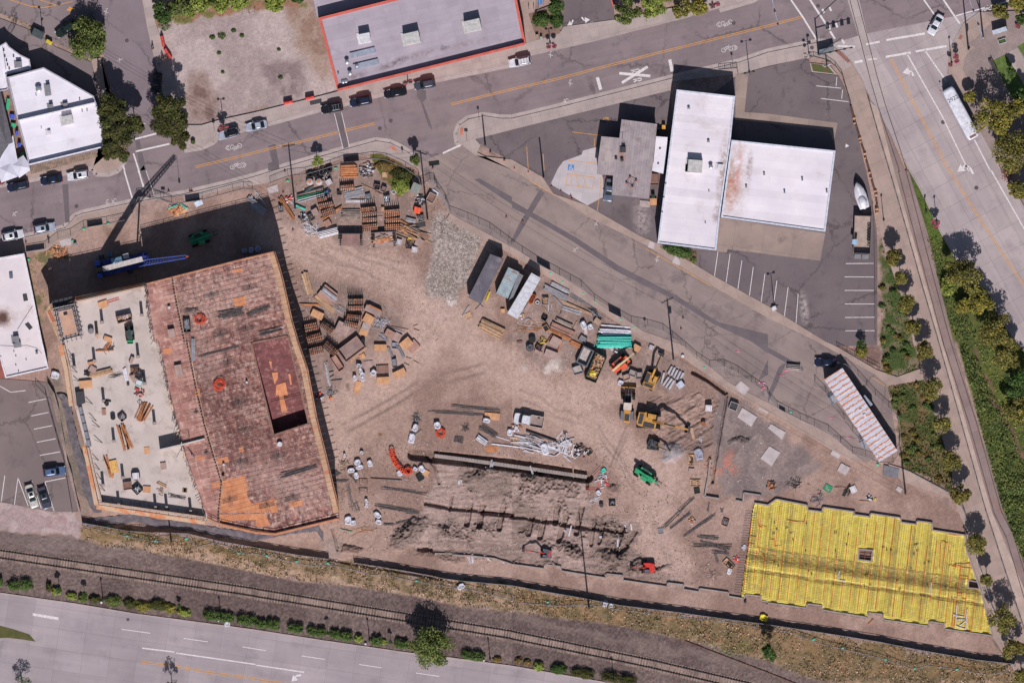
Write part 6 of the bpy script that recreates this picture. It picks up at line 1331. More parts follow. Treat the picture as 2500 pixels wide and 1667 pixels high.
def formtable(k,pts,h,lb,top,cv=1.):
 p=A(k,*pts);c=cen(p);an=ang(p[3],p[2]);L=di(p[3],p[2]);W=di(p[0],p[3]);t=ti('formwork_table',lb,'formwork table',(*c,gz(c)),an,'formwork tables ~h ~E')
 MB().box(-L*.36,L*.36,-W/2+.05,W/2*.98,h-.12,h).bu('panel',top,t);mb=MB()
 for i in range(6):y=-W/2+.2+i*(W-.4)/5;mb.box(-L/2,L/2,y-.07,y+.07,h-.35,h-.13)
 mb.bu('cross_beam',BL,t);mb=MB()
 for s in(-1,1):mb.box(s*L*.42-.06,s*L*.42+.06,-W/2,W/2,h-.6,h-.36);mb.box(s*L*.42-.08,s*L*.42+.08,-W/2+.1,-W/2+.25,0,h-.6);mb.box(s*L*.42-.08,s*L*.42+.08,W/2-.25,W/2-.1,0,h-.6)
 mb.box(-L/2,L/2,W/2-.08,W/2+.05,.2,h+.05);mb.bu('leg_frame',ST,t);return t
formtable('n',(955,1150,1300,1150,1300,1320,960,1320),1.75,'large brown formwork panel on black beams, ^s of ~E',mat('table_top_brown',(150,118,112),(132,102,98),.5,.85,jo=(0,1.2,5,.04,.85)))
formtable('n',(1408,1135,1755,1120,1770,1325,1425,1345),1.2,'formwork table loaded with ~3',PY)
he('board_heap','n',1575,1235,280,120,8,'^d grey boards scattered ~e formwork table','board heap',[WA,WG,PL],30,(.8,2.6),(.12,.4),.3,z=1.22,ft=True)
he('timber_heap','n',1985,1130,400,200,-22,'long heap of splayed tan timbers ~d east end ~a ~E','~D',[WO,WA,WG],46,(2.2,4.6),(.1,.2),.9,ft=True)
bo('n',2058,825,95,85,-15,.9,'bright orange-red tarp-covered crate ~B corner ~n',pa((236,84,48),.6),'crate')
ru('n',2095,680,78,'black sheeting and red scraps ~i corner ~n',co=[PP,DA,BA],n=26)
bn('l','n',1900,945,2040,975,55,'short grey tube stack left ~a grey fittings crate',ALU,la=3,pw=.2,nm='tube_stack')
ca('n',2105,940,100,85,12,.8,'steel bin of fittings ~d foot ~a corner ~n',WG,GR,'steel_bin','bin',lu=30)
bo('n',2085,1275,105,105,-25,.6,'pale brown square ~V ~d southeast corner ~a ~E',PY)
ca('n',1945,1310,85,105,-8,.9,'brown bin of scrap ~c ~D',WD,ST,'steel_bin','bin',lu=26);bag('n',1955,1235,42,'yellow cloth sack ~f brown scrap bin',m=pa((206,170,84),.8),h=.7)
bo('n',1805,1265,70,70,-12,.6,'light grey box ~b formwork table of boards',pa((186,182,194)));bo('n',2018,1375,78,78,-10,.8,'white box south ~a brown scrap bin',pa((200,196,204)))
ca('n',2255,650,110,130,-28,1.0,'white open crate right ~a corner ~n',pa((206,196,186)),WD)
bn('l','n',2260,540,2352,600,40,'white boards ~f white open crate',PI,la=2,pw=.3);bo('n',1575,808,38,55,0,.6,'small ~T ~m two shoring columns',PL)
bn('y','n',1510,935,1580,930,55,'flat orange-pink sheet ~m two shoring columns',PY,la=1,th=.05)
bn('y','n',2030,1050,2170,1020,55,'dark sheet lying ~d end ~a ~D',DA,la=2,th=.05)
for k,x,y,l in(('n',180,575,'~k ~b long ~2'),('n',203,275,'~k ~e pavement ~i dark asphalt strip'),('n',318,1095,'~k south ~a long ~2'),('n',2275,232,'~k ~i speed hump ~d ~q corner')):cone(k,x,y,l,PZ if y<300 else None)
bn('l','b2',2058,1398,2268,1505,105,'long tan timber stack in front ~a storage trailers',WO,la=4,pw=.22);ca('b2',1950,1330,62,55,25,.15,'small tan pallet ~c ^C',WO,None,'pallet');bn('l','b2',1895,1335,1960,1235,12,'grey bar left ~a small tan pallet',ALU,la=1,pw=.16,nm='steel_bar',cat='bar');bn('y','b2',2030,1290,2075,1240,45,'pinkish sheet ~c ^C',PY,la=2,th=.08);bn('p','b2',2110,1195,2145,1105,26,'yellow rolled barrier ~b ^C',pa((216,190,60)),la=2,pw=.2);bo('b2',2265,1285,38,34,0,.5,'small tan box ~d tail ~a white-roofed trailer',PL)
bn('l','m',200,110,265,360,75,'^d grey planks ~b deck building shadow',WO,la=3,pw=.4);bn('l','m',175,190,215,335,28,'short pale plank left ~a orange planks',WG,la=2,pw=.2)
bn('y','m',385,310,530,420,150,'~5s under ~Y beams',PB,la=3,th=.2);bn('l','m',395,300,560,430,62,'~Y beams lying across ~5s',ALU,la=2,pw=.2,z=.7,nm='beam_stack')
bn('l','m',310,380,535,560,62,'^d cream planks in front ~a grey beams',WO,la=2,pw=.26);he('timber_heap','m',615,520,110,110,-40,'short grey sticks between planks ~O black ~j','~D',[WG,ALU],12,(1.2,2.4),(.08,.15),.3,ft=True)
so('m',690,445,865,440,65,'tall black ~j ~d north end ~a ~I',9,1.9);so('m',690,520,862,515,60,'~j second ~F north ~h ~I',9,1.5);so('m',670,615,845,635,70,'~j third ~F north ~h ~I',8,1.4);so('m',640,675,805,715,60,'~j ~f tapered ~V',8,1.2)
bn('y','m',890,505,1060,585,70,'~5 stack right ~a black ~js',PY,la=5,th=.2);bn('l','m',905,475,1065,550,20,'orange edge planks ~e ~5 stack',WA,la=1,pw=.15,z=.9)
bo('m',345,590,140,80,-25,.8,'~p box framed by two planks',PL);bn('l','m',135,470,385,478,26,'long orange joist pointing ~d deck building',WA,la=2,pw=.2)
so('m',190,750,350,715,90,'~j ~U deck building, upper',8);so('m',232,875,395,830,90,'~j ~U deck building, middle',8,1.4);so('m',245,1010,412,970,70,'~j ~U deck building, lower',8)
so('m',390,680,520,775,70,'tilted ~j left ~a tapered ~V',8,1.3);so('m',425,910,560,1030,85,'tilted black ~j ~f narrow brown tub',10,1.5)
bo('m',630,745,145,125,-25,1.0,'tapered brown ~V ~h ~I',PY)
bo('m',920,640,110,95,-30,.8,'~p box ~c ~5 stack',PL);bo('m',892,728,90,80,-22,.6,'grey ~V below an ~T',pa((176,158,156),.85));bn('y','m',820,780,910,810,62,'~p sheet ~c grey ~V',PL,la=2,th=.08)
he('scaffold_heap','m',1065,695,150,150,20,'stack of grey ^u','scaffold heap',[GA,PI],44,(.7,1.9),(.05,.07),1.0)
t=ti('formwork_tub','large brown tilted formwork tub ~h ~I','formwork tub',(*a('m',725,975),0),R(37));L,W=ln('m',265),ln('m',160)
MB().box(-L/2,L/2,-W/2,W/2,.1,.3).bu('floor',mat('tub_floor',(150,128,122),(134,112,108),.6,.85,jo=(37,1.3,1.3,.05,.8)),t)
mb=MB();mb.box(-L/2,L/2,W/2-.1,W/2,.3,1.2).box(-L/2-.1,-L/2,-W/2,W/2,.1,1.2).box(L/2,L/2+.1,-W/2,W/2,.1,1.2).box(-L/2,L/2,-W/2-.25,-W/2,.1,.7);mb.bu('side',PB,t)
ca('m',568,1140,75,185,33,.9,'narrow brown tub ~c tilted ~j',PB,PB,'formwork_tub',fz=.5,wa=.12)
bn('l','m',690,1150,905,960,26,'thin timbers ~s lower side ~a large tub',WO,la=2,pw=.16,ls=.14);bo('m',852,1060,62,55,30,.4,'small ~T ~d lower corner ~a large tub',PL)
du('m',860,880,22,.9,'black drum ~d upper corner ~a large tub',BL)
bo('m',1160,805,105,80,-28,.8,'dark ~5 box ~c grey ^u',PB);bo('m',1245,845,80,95,-28,.5,'pale ~5 box ~b dark ~5 box',PY)
bn('p','m',1125,720,1322,795,14,'~Y pole right ~a ^u',PI,la=1,pw=.16,nm='pole');bn('p','m',1130,715,1370,755,12,'dark long pole ~f grey pole',WD,la=1,pw=.14,nm='pole');he('tube_heap','m',1085,835,110,60,-35,'short grey tubes left ~a dark ~5 box','tube heap',[ALU,GA],14,(1,1.8),(.08,.12),.4,ft=True)
bo('m',1345,915,130,95,40,1.0,'big ~p box ~d east end ~a ~I',PL);bn('y','m',1375,990,1470,905,105,'brown boards leaning ~i big ~T',PB,la=4,th=.1)
bo('m',1055,962,138,72,0,.8,'flat ~p box ~r straight edge, centre right',PL)
bn('l','m',1020,1005,1025,1160,8,'thin tan stick ^b flat ~T, left',WO,la=1,pw=.1,nm='stick');bn('l','m',1112,1005,1118,1160,8,'thin tan stick ^b flat ~T, right',WO,la=1,pw=.1,nm='stick')
bn('y','m',1010,1205,1148,1195,75,'dark red-brown sheet stack ~f lowest ~T',WD,la=4,th=.08);bo('m',1085,1330,140,75,3,.9,'~p box lowest ~h ~I',PL);bo('m',1270,1250,140,75,26,.9,'tilted ~p box lower right ~h ~I',PL)
bn('y','m',870,1150,970,1140,75,'pinkish-brown sheet ~b white bags',PY,la=2,th=.06);bn('y','m',785,1475,815,1340,68,'single ~p sheet lying ~c white bags',PL,la=1,th=.06)
for x,y,r,l in((815,1160,32,'white ^e ~d top ~a ^z four'),(830,1220,34,'white ^e second ~h ^z four'),(848,1268,34,'white ^e third ~h ^z four'),(855,1308,34,'white ^e ~d bottom ~a ^z four'),(765,1300,33,'white ^e standing left ~a ^z four'),(975,1240,35,'white ^e right ~a row, beside red-brown sheets')):bag('m',x,y,r,l)
bn('l','m',440,1125,482,1395,36,'long ~K channels left ~a white bags',ALU,la=2,pw=.2,nm='beam_stack')
for x1,y1,x2,y2,l in((472,1240,530,1225,'short grey bar right ~a steel channels, upper'),(480,1300,530,1270,'short dark bar right ~a steel channels, middle'),(495,1335,625,1318,'long thin bar right ~a steel channels, lower')):bn('l','m',x1,y1,x2,y2,8,l,ST,la=1,pw=.1,nm='steel_bar',cat='bar')
he('scrap_heap','m',505,1455,130,95,0,'heap of grey and cream scaffold clamps','~z',[GA,WG,ST],60,(.3,.8),(.06,.12),.4)
for x1,y1,x2,y2,l in((1145,950,1200,1075,'~K beam leaning left ~a beam frame'),(1240,930,1320,1075,'~K beams right ~a beam frame')):bn('l','m',x1,y1,x2,y2,30,l,pa((140,138,146),.5,.3),la=2,pw=.22,nm='beam_stack')
ca('m',1222,940,75,65,-4,.5,'~K beam frame ~m steel beams',GA,None,'steel_cradle','frame');ca('m',1212,1135,55,95,8,.8,'dark bin ~rn orange lid ~f tilted ~T',DA,GR,'steel_bin','bin')
for x1,y1,x2,y2,l in((1170,705,1195,575,'upright thin tan stick ~e dirt, left ~t'),(1295,730,1325,615,'upright thin tan stick ~e dirt, right ~t'),(1420,725,1485,703,'short tan stick ~d top right ~a ~I'),(1430,752,1492,775,'short tan stick below another ~d top right ~a ~I'),(1345,1072,1410,1090,'short stick ~c big ~T, upper'),(1425,1112,1488,1145,'short stick ~c big ~T, lower'),(1320,1140,1380,1170,'short stick ~f tilted ~T')):bn('l','m',x1,y1,x2,y2,7,l,WO,la=1,pw=.1,nm='stick')
ru('m',365,1510,40,'white and red bundle against the deck building',co=[BA,DA,RP],n=18);ru('m',497,1525,14,'tiny ^d yellow bits ~c clamp heap',co=[OR,pa((206,170,84),.8)],n=8)
bn('l','e',585,205,815,325,52,'grey ~6 ~U fence',ALU,la=3,pw=.22,nm='beam_stack');bn('l','e',500,255,790,400,75,'~Y ~6 ~c ones ~d fence',ALU,la=3,pw=.25,nm='beam_stack')
t=ti('flat_fencing','three grey chain-link panels lying flat ~i east fence','fence panel',(*a('e',985,390),.1),R(-24));mb=MB()
for i in range(3):
 x0=-2.5+i*1.65;mb.bar((x0,-1,.05),(x0+1.5,-1,.05),.08);mb.bar((x0,1,.05),(x0+1.5,1,.05),.08);mb.bar((x0,-1,.05),(x0,1,.05),.08);mb.bar((x0+1.5,-1,.05),(x0+1.5,1,.05),.08)
mb.bu('frame',GA,t);MB().box(-2.5,2.4,-1,1,.0,.02).bu('mesh',mat('chain_mesh',(120,112,112),(104,96,98),4,.8,.2),t)
bn('l','e',715,425,1085,600,26,'pair of long brown beams ~c flat fence panels',WO,la=2,pw=.2);bn('l','e',725,510,965,588,50,'long white beams ~c brown beams',ALU,la=2,pw=.22,nm='beam_stack');bn('l','e',612,372,800,575,14,'single grey beam crossing down left ~a white beams',ALU,la=1,pw=.18,nm='beam')
he('tube_heap','e',1110,570,150,60,-36,'grey tubes and frames ~d end ~a brown beams','tube heap',[GA,DA],20,(1.2,2.4),(.06,.1),.5,ft=True)
ca('e',350,402,62,110,-28,.9,'orange steel rack of hoses ~b white trailer',pa((226,142,56),.6),mat('hose_red',(146,72,58),(110,60,52),4,.8),'hose_rack',lu=26)
c=a('e',415,445);t=ti('spare_tyre','round tyre ~r white hub right ~a orange rack','tyre',(*c,0));MB().torus(0,0,.18,.42,.16,18,8).bu('tyre',RU,t);MB().torus(0,0,.3,.36,.1,18,6).bu('hub',PI,t)
ca('e',512,420,80,95,0,.5,'steel tray of tan stakes right ~a tyre',DA,WO,'steel_tray','tray',lu=30);bn('y','e',268,545,318,460,45,'pinkish plank leaning ~e white trailer',PY,la=2,th=.1);he('box_heap','e',215,615,80,60,0,'small tan sandbags ~d end ~a white trailer','box heap',[WO,BA],12,(.3,.5),(.25,.35),.3)
he('timber_heap','e',320,752,330,130,8,'loose orange sticks scattered ~c white trailer','~D',[WO,WA],22,(1.6,3.6),(.06,.1),.2,ft=True);cd('e',303,692,46,'white ~Q ~e loose orange sticks',PI,3,.05,z=.2)
for x1,y1,x2,y2,l in((475,495,520,615,'thin tan stick left ~a frame pair'),(495,500,565,600,'thin tan stick crossing towards the wood stacks'),(555,380,545,570,'white stick left ~a ~Y beams, upper'),(598,455,560,590,'white stick left ~a ~Y beams, lower'),(690,600,712,545,'dark stake ~f grey ^g'),(905,682,850,775,'tan stick right ~a grey ^g')):bn('l','e',x1,y1,x2,y2,8,l,WO if 'tan'in l else(PI if 'white'in l else ST),la=1,pw=.1,nm='stick')
bn('l','e',640,650,845,745,50,'grey ^g ~f brown ^g',WG,la=3,pw=.24);bn('l','e',590,720,865,845,80,'brown and orange ^g ~h east yard',PB,la=4,pw=.34);bn('l','e',570,775,825,905,42,'~2 ~s brown ^g',WA,la=3,pw=.18);bn('l','e',820,935,965,1000,60,'~2 running into the ~K bin',WA,la=2,pw=.2,ls=.12)
ca('e',520,765,65,75,30,.7,'^j ~r dark opening left ~a ^gs',PL,BL,'cardboard_box','box');ca('e',503,640,62,60,-30,.6,'black wire basket ~f ^j',BL,None,'wire_basket','basket')
bag('e',985,725,52,'open white ^e left ~a pale ^j');bag('e',1070,745,36,'small crumpled white bag ~c pale ^j',h=.6);bo('e',1155,680,78,68,-35,.7,'pale ^j ~f pipe stack',pa((176,148,130),.9));bo('e',1012,803,38,72,3,.3,'small white box ~c white bags',pa((200,196,204)))
bn('p','e',1200,722,1562,750,26,'single white pipe ~d top ~a pipe stack',PI,la=1,pw=.36);bn('p','e',1170,790,1575,808,62,'white pipes ~f teal pipes',PI,la=2,pw=.34,ls=.05)
bn('p','e',1215,835,1505,840,60,'grey-blue pipes ~m white and teal pipes',pa((86,96,128),.5),la=2,pw=.26,ls=.05);bn('p','e',1150,925,1580,925,165,'big stack of teal plastic pipes',TE,la=4,pw=.27,ls=.12)
he('loose_pipes','e',1370,965,420,50,4,'loose teal pipes slipping off the south side ~a big stack','~Z',[TE],16,(3.5,6.0),(.14,.2),.5,ft=True)
bag('e',1330,1005,32,'white bag ~d ^s ~a teal pipes',h=.5);ru('e',1380,1015,50,'brown and white rubbish south ~a teal pipes',n=18,co=[BA,WD,DA])
du('e',350,905,42,.9,'black cable drum, upper ~t ~h east yard',BL);du('e',322,1000,48,.8,'grey-topped black cable drum, lower ~t ~h east yard',DA);cd('e',322,1000,36,'grey cable coil ~e lower black drum',GR,4,.05,z=.82)
bn('y','e',160,935,230,930,28,'small brown sheet left ~a cable drums',WD,la=2,th=.1);ru('e',480,925,45,'yellow and black gear right ~a cable drums',co=[pa((206,176,84),.7),BL],n=18)
ca('e',432,1010,75,62,-30,.8,'brown bin right ~a lower cable drum',WD,ST,'steel_bin','bin',lu=16);bo('e',425,1060,95,42,-25,.35,'flat tan board box ~c brown bin',PY)
bo('e',640,930,125,105,-30,.8,'grey-brown plywood tub ~h east yard',PY);bn('y','e',510,1055,655,1110,80,'pinkish formwork boards ~c plywood tub',PY,la=4,th=.18);bn('l','e',718,920,660,1080,14,'tan joist right ~a plywood tub',WA,la=2,pw=.16);bn('l','e',595,840,540,930,14,'tan joist left ~a plywood tub',WA,la=2,pw=.16)
ca('e',975,905,90,80,-32,.6,'grey open crate between teal pipes and joists',WG,GR,'crate');bo('e',1640,1010,88,78,-28,.9,'~p box right ~a teal pipes',PL)
bo('e',1825,1000,60,45,-20,.5,'grey box left ~a ~G',pa((150,148,158)));ca('e',1590,1320,85,75,-20,.9,'grey loader bucket left ~a ~P',GR,pa((160,146,140),.9),'bucket',wa=.1);ca('e',1675,1345,75,80,0,.9,'second grey bucket ~b ~P',ST,pa((160,146,140),.9),'bucket',wa=.1);ca('e',1510,1370,80,70,20,.8,'tan steel bucket ~f wheel loader',GR,pa((176,142,124),.9),'bucket',wa=.1);bag('e',1442,1435,35,'white bag ~d wheel loader bucket',h=.6)
PC=pa((186,180,186),.8)
for i in range(5):bn('p','e',2075+i*36,1225+i*22,2025+i*36,1325+i*24,24,'^D pipe, number %s ~F left ~h upper ^z five'%('one','two','three','four','five')[i],PC,la=1,pw=.52,nm='large_pipe',cat='pipe',gr='^D pipes ~i ~n')
for i in range(3):bn('p','e',2040+i*34,1360+i*24,1960+i*38,1470+i*26,26,'^D pipe, number %s ~F left ~h lower ^z three'%('one','two','three')[i],PC,la=1,pw=.54,nm='large_pipe',cat='pipe',gr='^D pipes ~i ~n')
bn('p','e',1978,1310,1942,1450,24,'^D pipe lying alone left ~a rows',PC,la=1,pw=.5,nm='large_pipe',cat='pipe',gr='^D pipes ~i ~n');bo('e',2182,1462,80,75,38,1.0,'pale blue-white tank box ~c big pipes',pa((196,204,224)))
PE=mat('plate_concrete',(190,178,178),(174,162,162),.5,.9,fi=.07,sa=(.7,(160,146,146),.55,.7))
def pe(k,pts,lb,h=.15,m=None,nm='concrete_plate',z=None):
 p=A(k,*pts);c=cen(p);zb=gz(c)-.02 if z is None else z;o=MB().prism([(q[0]-c[0],q[1]-c[1])for q in p],0,h).bu(nm,m or PE,loc=(*c,zb));return tag(o,lb,nm.replace('_',' '))
pe('c3',(2045,415,2098,358,2185,425,2130,495),'~G ~i fence ~b small generator',.3);pe('c3',(2068,690,2115,605,2250,690,2195,780),'green-edged ~G ~c small generator',.2);pe('c4',(-2,790,25,752,162,830,130,898),'~G ~r pink mark, upper ~t right ~a tape line',.2);pe('c4',(-70,1070,12,958,112,1015,35,1140),'large ~G with pink scribble, lower ~t',.2)
pe('c4',(568,1030,605,978,675,1028,645,1078),'small ~G west ~a ~C',.2);pe('c4',(635,1180,672,1112,755,1155,712,1228),'pale square vault lid with two holes',.3);pe('c4',(1062,1130,1205,1165,1190,1250,1055,1225),'~K grate plate ~e pavement ~c trailer',.1,pa((118,116,124),.6),'steel_plate',PZ);pe('c4',(1172,1355,1195,1322,1238,1350,1215,1388),'small pale plate ~d foot ~a roadside pole',.2)
pe('c3',(2260,620,2275,580,2350,620,2350,660),'pale plate half ^b fence line',.12);pe('e',(1895,1100,1920,1022,1978,1052,1945,1122),'grey ~G ~f ~P boom',.15);pe('b1',(545,640,650,618,655,682,560,697),'light grey plate inside the fence ~i pedestrian',.2);pe('b1',(1780,290,1850,262,1868,305,1800,335),'white and blue notice board lying inside the fence',.25,pa((200,210,226)),'notice_board');pe('b2',(105,155,195,125,208,190,118,212),'light grey plate ~i gate ~a ~E',.12)
pe('a2',(490,930,600,905,605,945,500,968),'dark pavement grate ~b parked black SUV',.02,DA,'pavement_grate',PZ)
pe('c3',(1630,790,1660,788,1680,895,1660,898),'pale plank ~e dirt right ~a large excavator',.1,WO,'plank');pe('c2',(2105,965,2215,960,2220,1010,2105,1012),'orange board ~r notch north ~a ~W',.08,WA,'board')
ca('c3',1645,1085,50,100,-3,.3,'tan pallet of dark blocks right ~a gravel pile',WO,BL,'pallet',lu=12);bo('c3',1648,1183,50,40,-5,.4,'pale box ~c pallet of dark blocks',PY);ca('c3',1683,1295,95,62,0,.3,'wide slatted pallet left ~a short concrete wall',WO,WO,'pallet',lu=20);ca('c3',1698,1370,55,45,10,.5,'dark green milk crate ~c wide slatted pallet',pa((58,74,60)),BL)
bo('c3',1806,610,58,55,-3,1.4,'white water tank box standing ~i tape line',pa((216,212,222)));du('c3',1755,752,20,.9,'orange-topped drum left ~a tape line',pa((150,96,66),.8))
ca('c3',2035,592,75,70,-20,1.0,'white generator ~r dark top ~i ~Gs',pa((200,194,194)),DA,'generator');he('cable_heap','c3',1725,900,60,150,0,'grey cable and film heap ~b gravel pile','cable heap',[GR,BA],24,(.3,.9),(.05,.1),.3);bag('c3',1715,1030,55,'grey and blue plastic heap ~c cables',m=pa((160,158,172),.7),h=.5)
bo('c3',1280,52,42,40,-20,.6,'light grey cube ~f ~P boom',pa((186,182,194)));du('c3',1567,133,14,.7,'small white drum ~i east fence',PI)
ZD=HD+.1;ZS=HS+.01
bn('r','b1',2000,1330,2240,1290,75,'dark ~l ~e brown deck, upper ~a middle pair',RE,la=3,z=ZD);bn('r','b1',2265,1325,2480,1245,50,'dark ~l right ~a upper deck bundle',RE,la=3,z=ZD)
bn('r','b2',30,1500,240,1445,42,'dark ~l north ~a sloped deck opening',RE,la=3,z=ZD);bn('r','c2',215,1235,560,1140,45,'dark ~l ~d ^o ~a deck',RE,la=3,z=ZD);bn('r','b1',1690,1290,1820,1275,42,'short ~l ~f orange ~Q',RE,la=2,z=ZD)
bn('r','c1',1810,145,2200,45,14,'thin rebar run ~b grey gangway ~e deck',RE,la=2,z=ZD)
cd('b1',1850,1355,52,'orange ~Q ~e north half ~a deck',OR,6,.08,z=ZD,dx=-.12,dy=-.05);cd('c1',2000,410,48,'orange ~Q ~e middle ~a deck',OR,7,.08,z=ZD,dx=.1,dy=.12)
ca('b1',1715,1415,65,130,4,.5,'black steel crate of fittings ~b dowel line',BL,GR,z=ZD,lu=40);bn('l','c1',1770,-30,1775,178,35,'grey gangway plank ~e brown deck',GA,la=2,pw=.3,z=ZD,nm='gangway')
bo('c1',1640,265,65,105,10,.8,'pale tall box ~e pink deck strip',PY,z=ZD);bo('b1',1575,1490,60,75,10,.9,'pink box frame ~e north end ~a deck strip',PY,z=ZD)
for k,x,y,r,l in(('c2',218,940,22,'white bucket ~c sloped opening'),('c1',2265,372,9,'tiny white pail right ~a middle ~Q'),('c1',2053,1128,10,'tiny white pail ~f ~p'),('b1',1552,1255,12,'tiny white pail ~e pink deck strip')):du(k,x,y,r,.7,l,PI,z=ZD,nm='pail')
bag('c2',690,1500,32,'white bag hanging ~d southeast edge ~a deck',z=HD-1,h=.9);ru('c2',672,1400,22,'^d white netting ~d southeast deck edge',co=[OR,BA],n=14,z=HD-.6)
bo('c1',2050,1245,24,28,0,.8,'~S box ~f ~p area',WD,z=ZD)
# slab
bn('y','b1',905,1240,985,1215,62,'~p sheet ~e north end ~a slab',PL,la=3,th=.1,z=ZS);c=a('b1',1040,1187);t=ti('ladder','red ladder lying ~e slab ~b orange sheet','ladder',(*c,ZS),ang(*A('b1',985,1205,1092,1172)))
def ld(t,L,m):
 mb=MB()
 for s in(-.22,.22):mb.bar((-L/2,s,.06),(L/2,s,.06),.08)
 mb.bu('rail',m,t);mb=MB()
 for i in range(int(L/.3)):mb.bar((-L/2+.15+i*.3,-.22,.06),(-L/2+.15+i*.3,.22,.06),.05)
 mb.bu('rung',m,t)
ld(t,ln('b1',110),RM);t=ti('ladder','red ladder ~e walkway ~b stair core','ladder',(*a('b1',470,1335),HS+.12),R(-65));ld(t,ln('b1',110),RM);t=ti('ladder','red ladder lying ~d end ~a ~W','ladder',(*a('c3',738,1350),gz(a('c3',738,1350))),R(0));ld(t,ln('c3',110),RM);t=ti('ladder','pink ladder leaning out ~a ~W','ladder',(*a('c3',778,1190),.1),R(45));ld(t,ln('c3',110),pa((206,150,140),.6));t=ti('ladder','dark ladder flat ~e dirt ~b teal pipes','ladder',(*a('e',1675,850),.05),ang(*A('e',1590,795,1755,900)));ld(t,ln('e',195),WD)
def sD(k,x1,y1,x2,y2,w,lb,n=18,z=None,m=None):return bn('l',k,x1,y1,x2,y2,w,lb,m or WA,la=2,pw=ln(k,w)/max(3,n//3),ls=.25,z=z,nm='timber_heap')
sD('c1',1275,730,1350,560,95,'heap of long orange sticks right ~a small tripod ~e slab',24,ZS);sD('c1',1110,760,1180,990,75,'heap of long orange sticks ~h centre ~a slab',21,ZS)
sD('c1',955,1050,1035,1250,45,'orange planks ~b yellow plywood ~e slab',12,ZS);bo('c1',1045,1145,70,115,12,.35,'yellow ~V ~e slab',pa((220,170,96),.8),z=ZS)
bn('l','c1',820,315,1035,265,50,'long tan timbers ~h upper middle ~a slab',WO,la=3,pw=.3,z=ZS);bn('l','c1',960,70,1020,0,28,'short orange beam ~d top ~a slab clutter',WA,la=2,pw=.3,z=ZS);bn('l','c1',875,85,1045,75,14,'thin orange beam ~c short orange beam',WA,la=2,pw=.2,z=ZS)
he('scrap_heap','c1',1000,45,120,90,0,'dark shoring scraps ~b short orange beam','~z',[ST,WD],22,(.5,1.4),(.06,.12),.5,z=ZS);bo('c1',850,255,65,55,-30,.5,'tilted tan box left ~a long timbers',PY,z=ZS);ru('c1',800,290,30,'dark gear left ~a long tan timbers',z=ZS,co=[BL,DA],n=12)
bn('y','c1',728,395,845,385,70,'tan plywood stack ~i west wall ~a slab',PL,la=6,th=.1,z=ZS);bo('c1',838,195,65,25,15,.5,'small ~T under a slab column',PL,z=ZS)
ca('c1',1240,270,85,70,5,.7,'brown box heap ~d middle right ~a slab',WD,WD,z=ZS,lu=16);bo('c1',1228,335,50,70,30,.6,'pink box ~c brown box heap',PY,z=ZS);bag('c1',1275,310,45,'black plastic sack ~e slab ~b teal tray',z=ZS,m=pa((48,48,54),.5),h=.7);ca('c1',1275,380,60,50,-20,.4,'teal-edged white tray ~e slab',TE,PI,'tray',z=ZS)
bn('l','c1',1140,240,1165,360,35,'white and red boards left ~a brown box heap',PI,la=2,pw=.3,z=ZS);ru('c1',1275,465,48,'red, brown and white clutter ~h middle ~a slab',z=ZS,co=[RP,WD,BA],n=20);du('c1',1176,390,12,.5,'~S pail ~e slab',DA,z=ZS,nm='pail');bo('c1',1210,170,32,60,-20,.7,'small tan tool box ~d upper right ~a slab',PY,z=ZS)
c=a('c1',1285,575);t=ti('tripod','~S tripod frame ~e slab','tripod',(*c,ZS));mb=MB();[mb.bar((.8*math.cos(v),.8*math.sin(v),0),(0,0,1.2),.1)for v in(.3,2.4,4.5)];mb.bu('leg',ST,t)
du('c1',1037,695,22,.9,'black round bin ~e slab',BL,z=ZS);ca('c1',1122,695,62,62,40,.8,'dark crate of fittings tilted ~b black round bin',WD,GA,z=ZS,lu=20);bo('c1',955,645,38,55,3,.3,'small brown board box ~e slab',PB,z=ZS);ru('c1',985,555,28,'black gear beside a slab column',z=ZS,co=[BL,DA],n=12)
bo('c1',1350,998,52,62,5,.12,'orange square frame ~r white centre ~e slab',PL,z=ZS);bo('c1',1500,1140,52,60,8,.35,'pink box ~e lower right ~a slab',PY,z=ZS);bo('c1',1348,1355,72,58,-3,.3,'orange flat box ~B south wall ~a slab',PL,z=ZS);bo('c1',1697,1362,42,38,-4,.1,'small tan square board ~d ^o ~a slab',PL,z=ZS)
du('c1',1246,1230,40,.9,'round grey tub ~r square white lid ~e slab',DA,z=ZS,nm='tub');bo('c1',1246,1232,58,58,5,.2,'square white lid resting ~e round grey tub',PI,z=HS+.93,nm='lid_box')
ca('c1',1170,1320,80,72,8,.8,'brown crate left ~a dark diamond crate',WD,WD,z=ZS);ca('c1',1260,1355,75,75,42,.8,'dark diamond-set crate ~B south wall',BL,GA,z=ZS,lu=24);bn('l','c1',1445,1290,1530,1335,30,'~3 under a slab column ~d ^o',WO,la=2,pw=.3,z=ZS);he('scrap_heap','c1',1480,1355,90,70,0,'wire and board scraps ~d ^o ~a slab','~z',[WO,GA,ST],26,(.3,.9),(.04,.1),.3,z=ZS)
bn('r','c1',1540,1405,1705,1440,30,'short ~l ~d ^o ~a slab',RE,la=2,z=ZS);he('scrap_heap','c1',1060,310,160,50,12,'tangle of thin steel wire ~e slab','~z',[RE],24,(.8,2.),(.03,.04),.25,z=ZS,ft=True);du('b1',835,1470,26,1.0,'round grey mixing tank ~B stair core',GR,z=ZS,nm='tank');bn('l','b1',880,1390,900,1545,26,'tan plank ~c mixing tank',WO,la=2,pw=.2,z=ZS);bo('b1',990,1545,75,45,-20,.5,'~T ~c forklift ~e slab',PL,z=ZS)
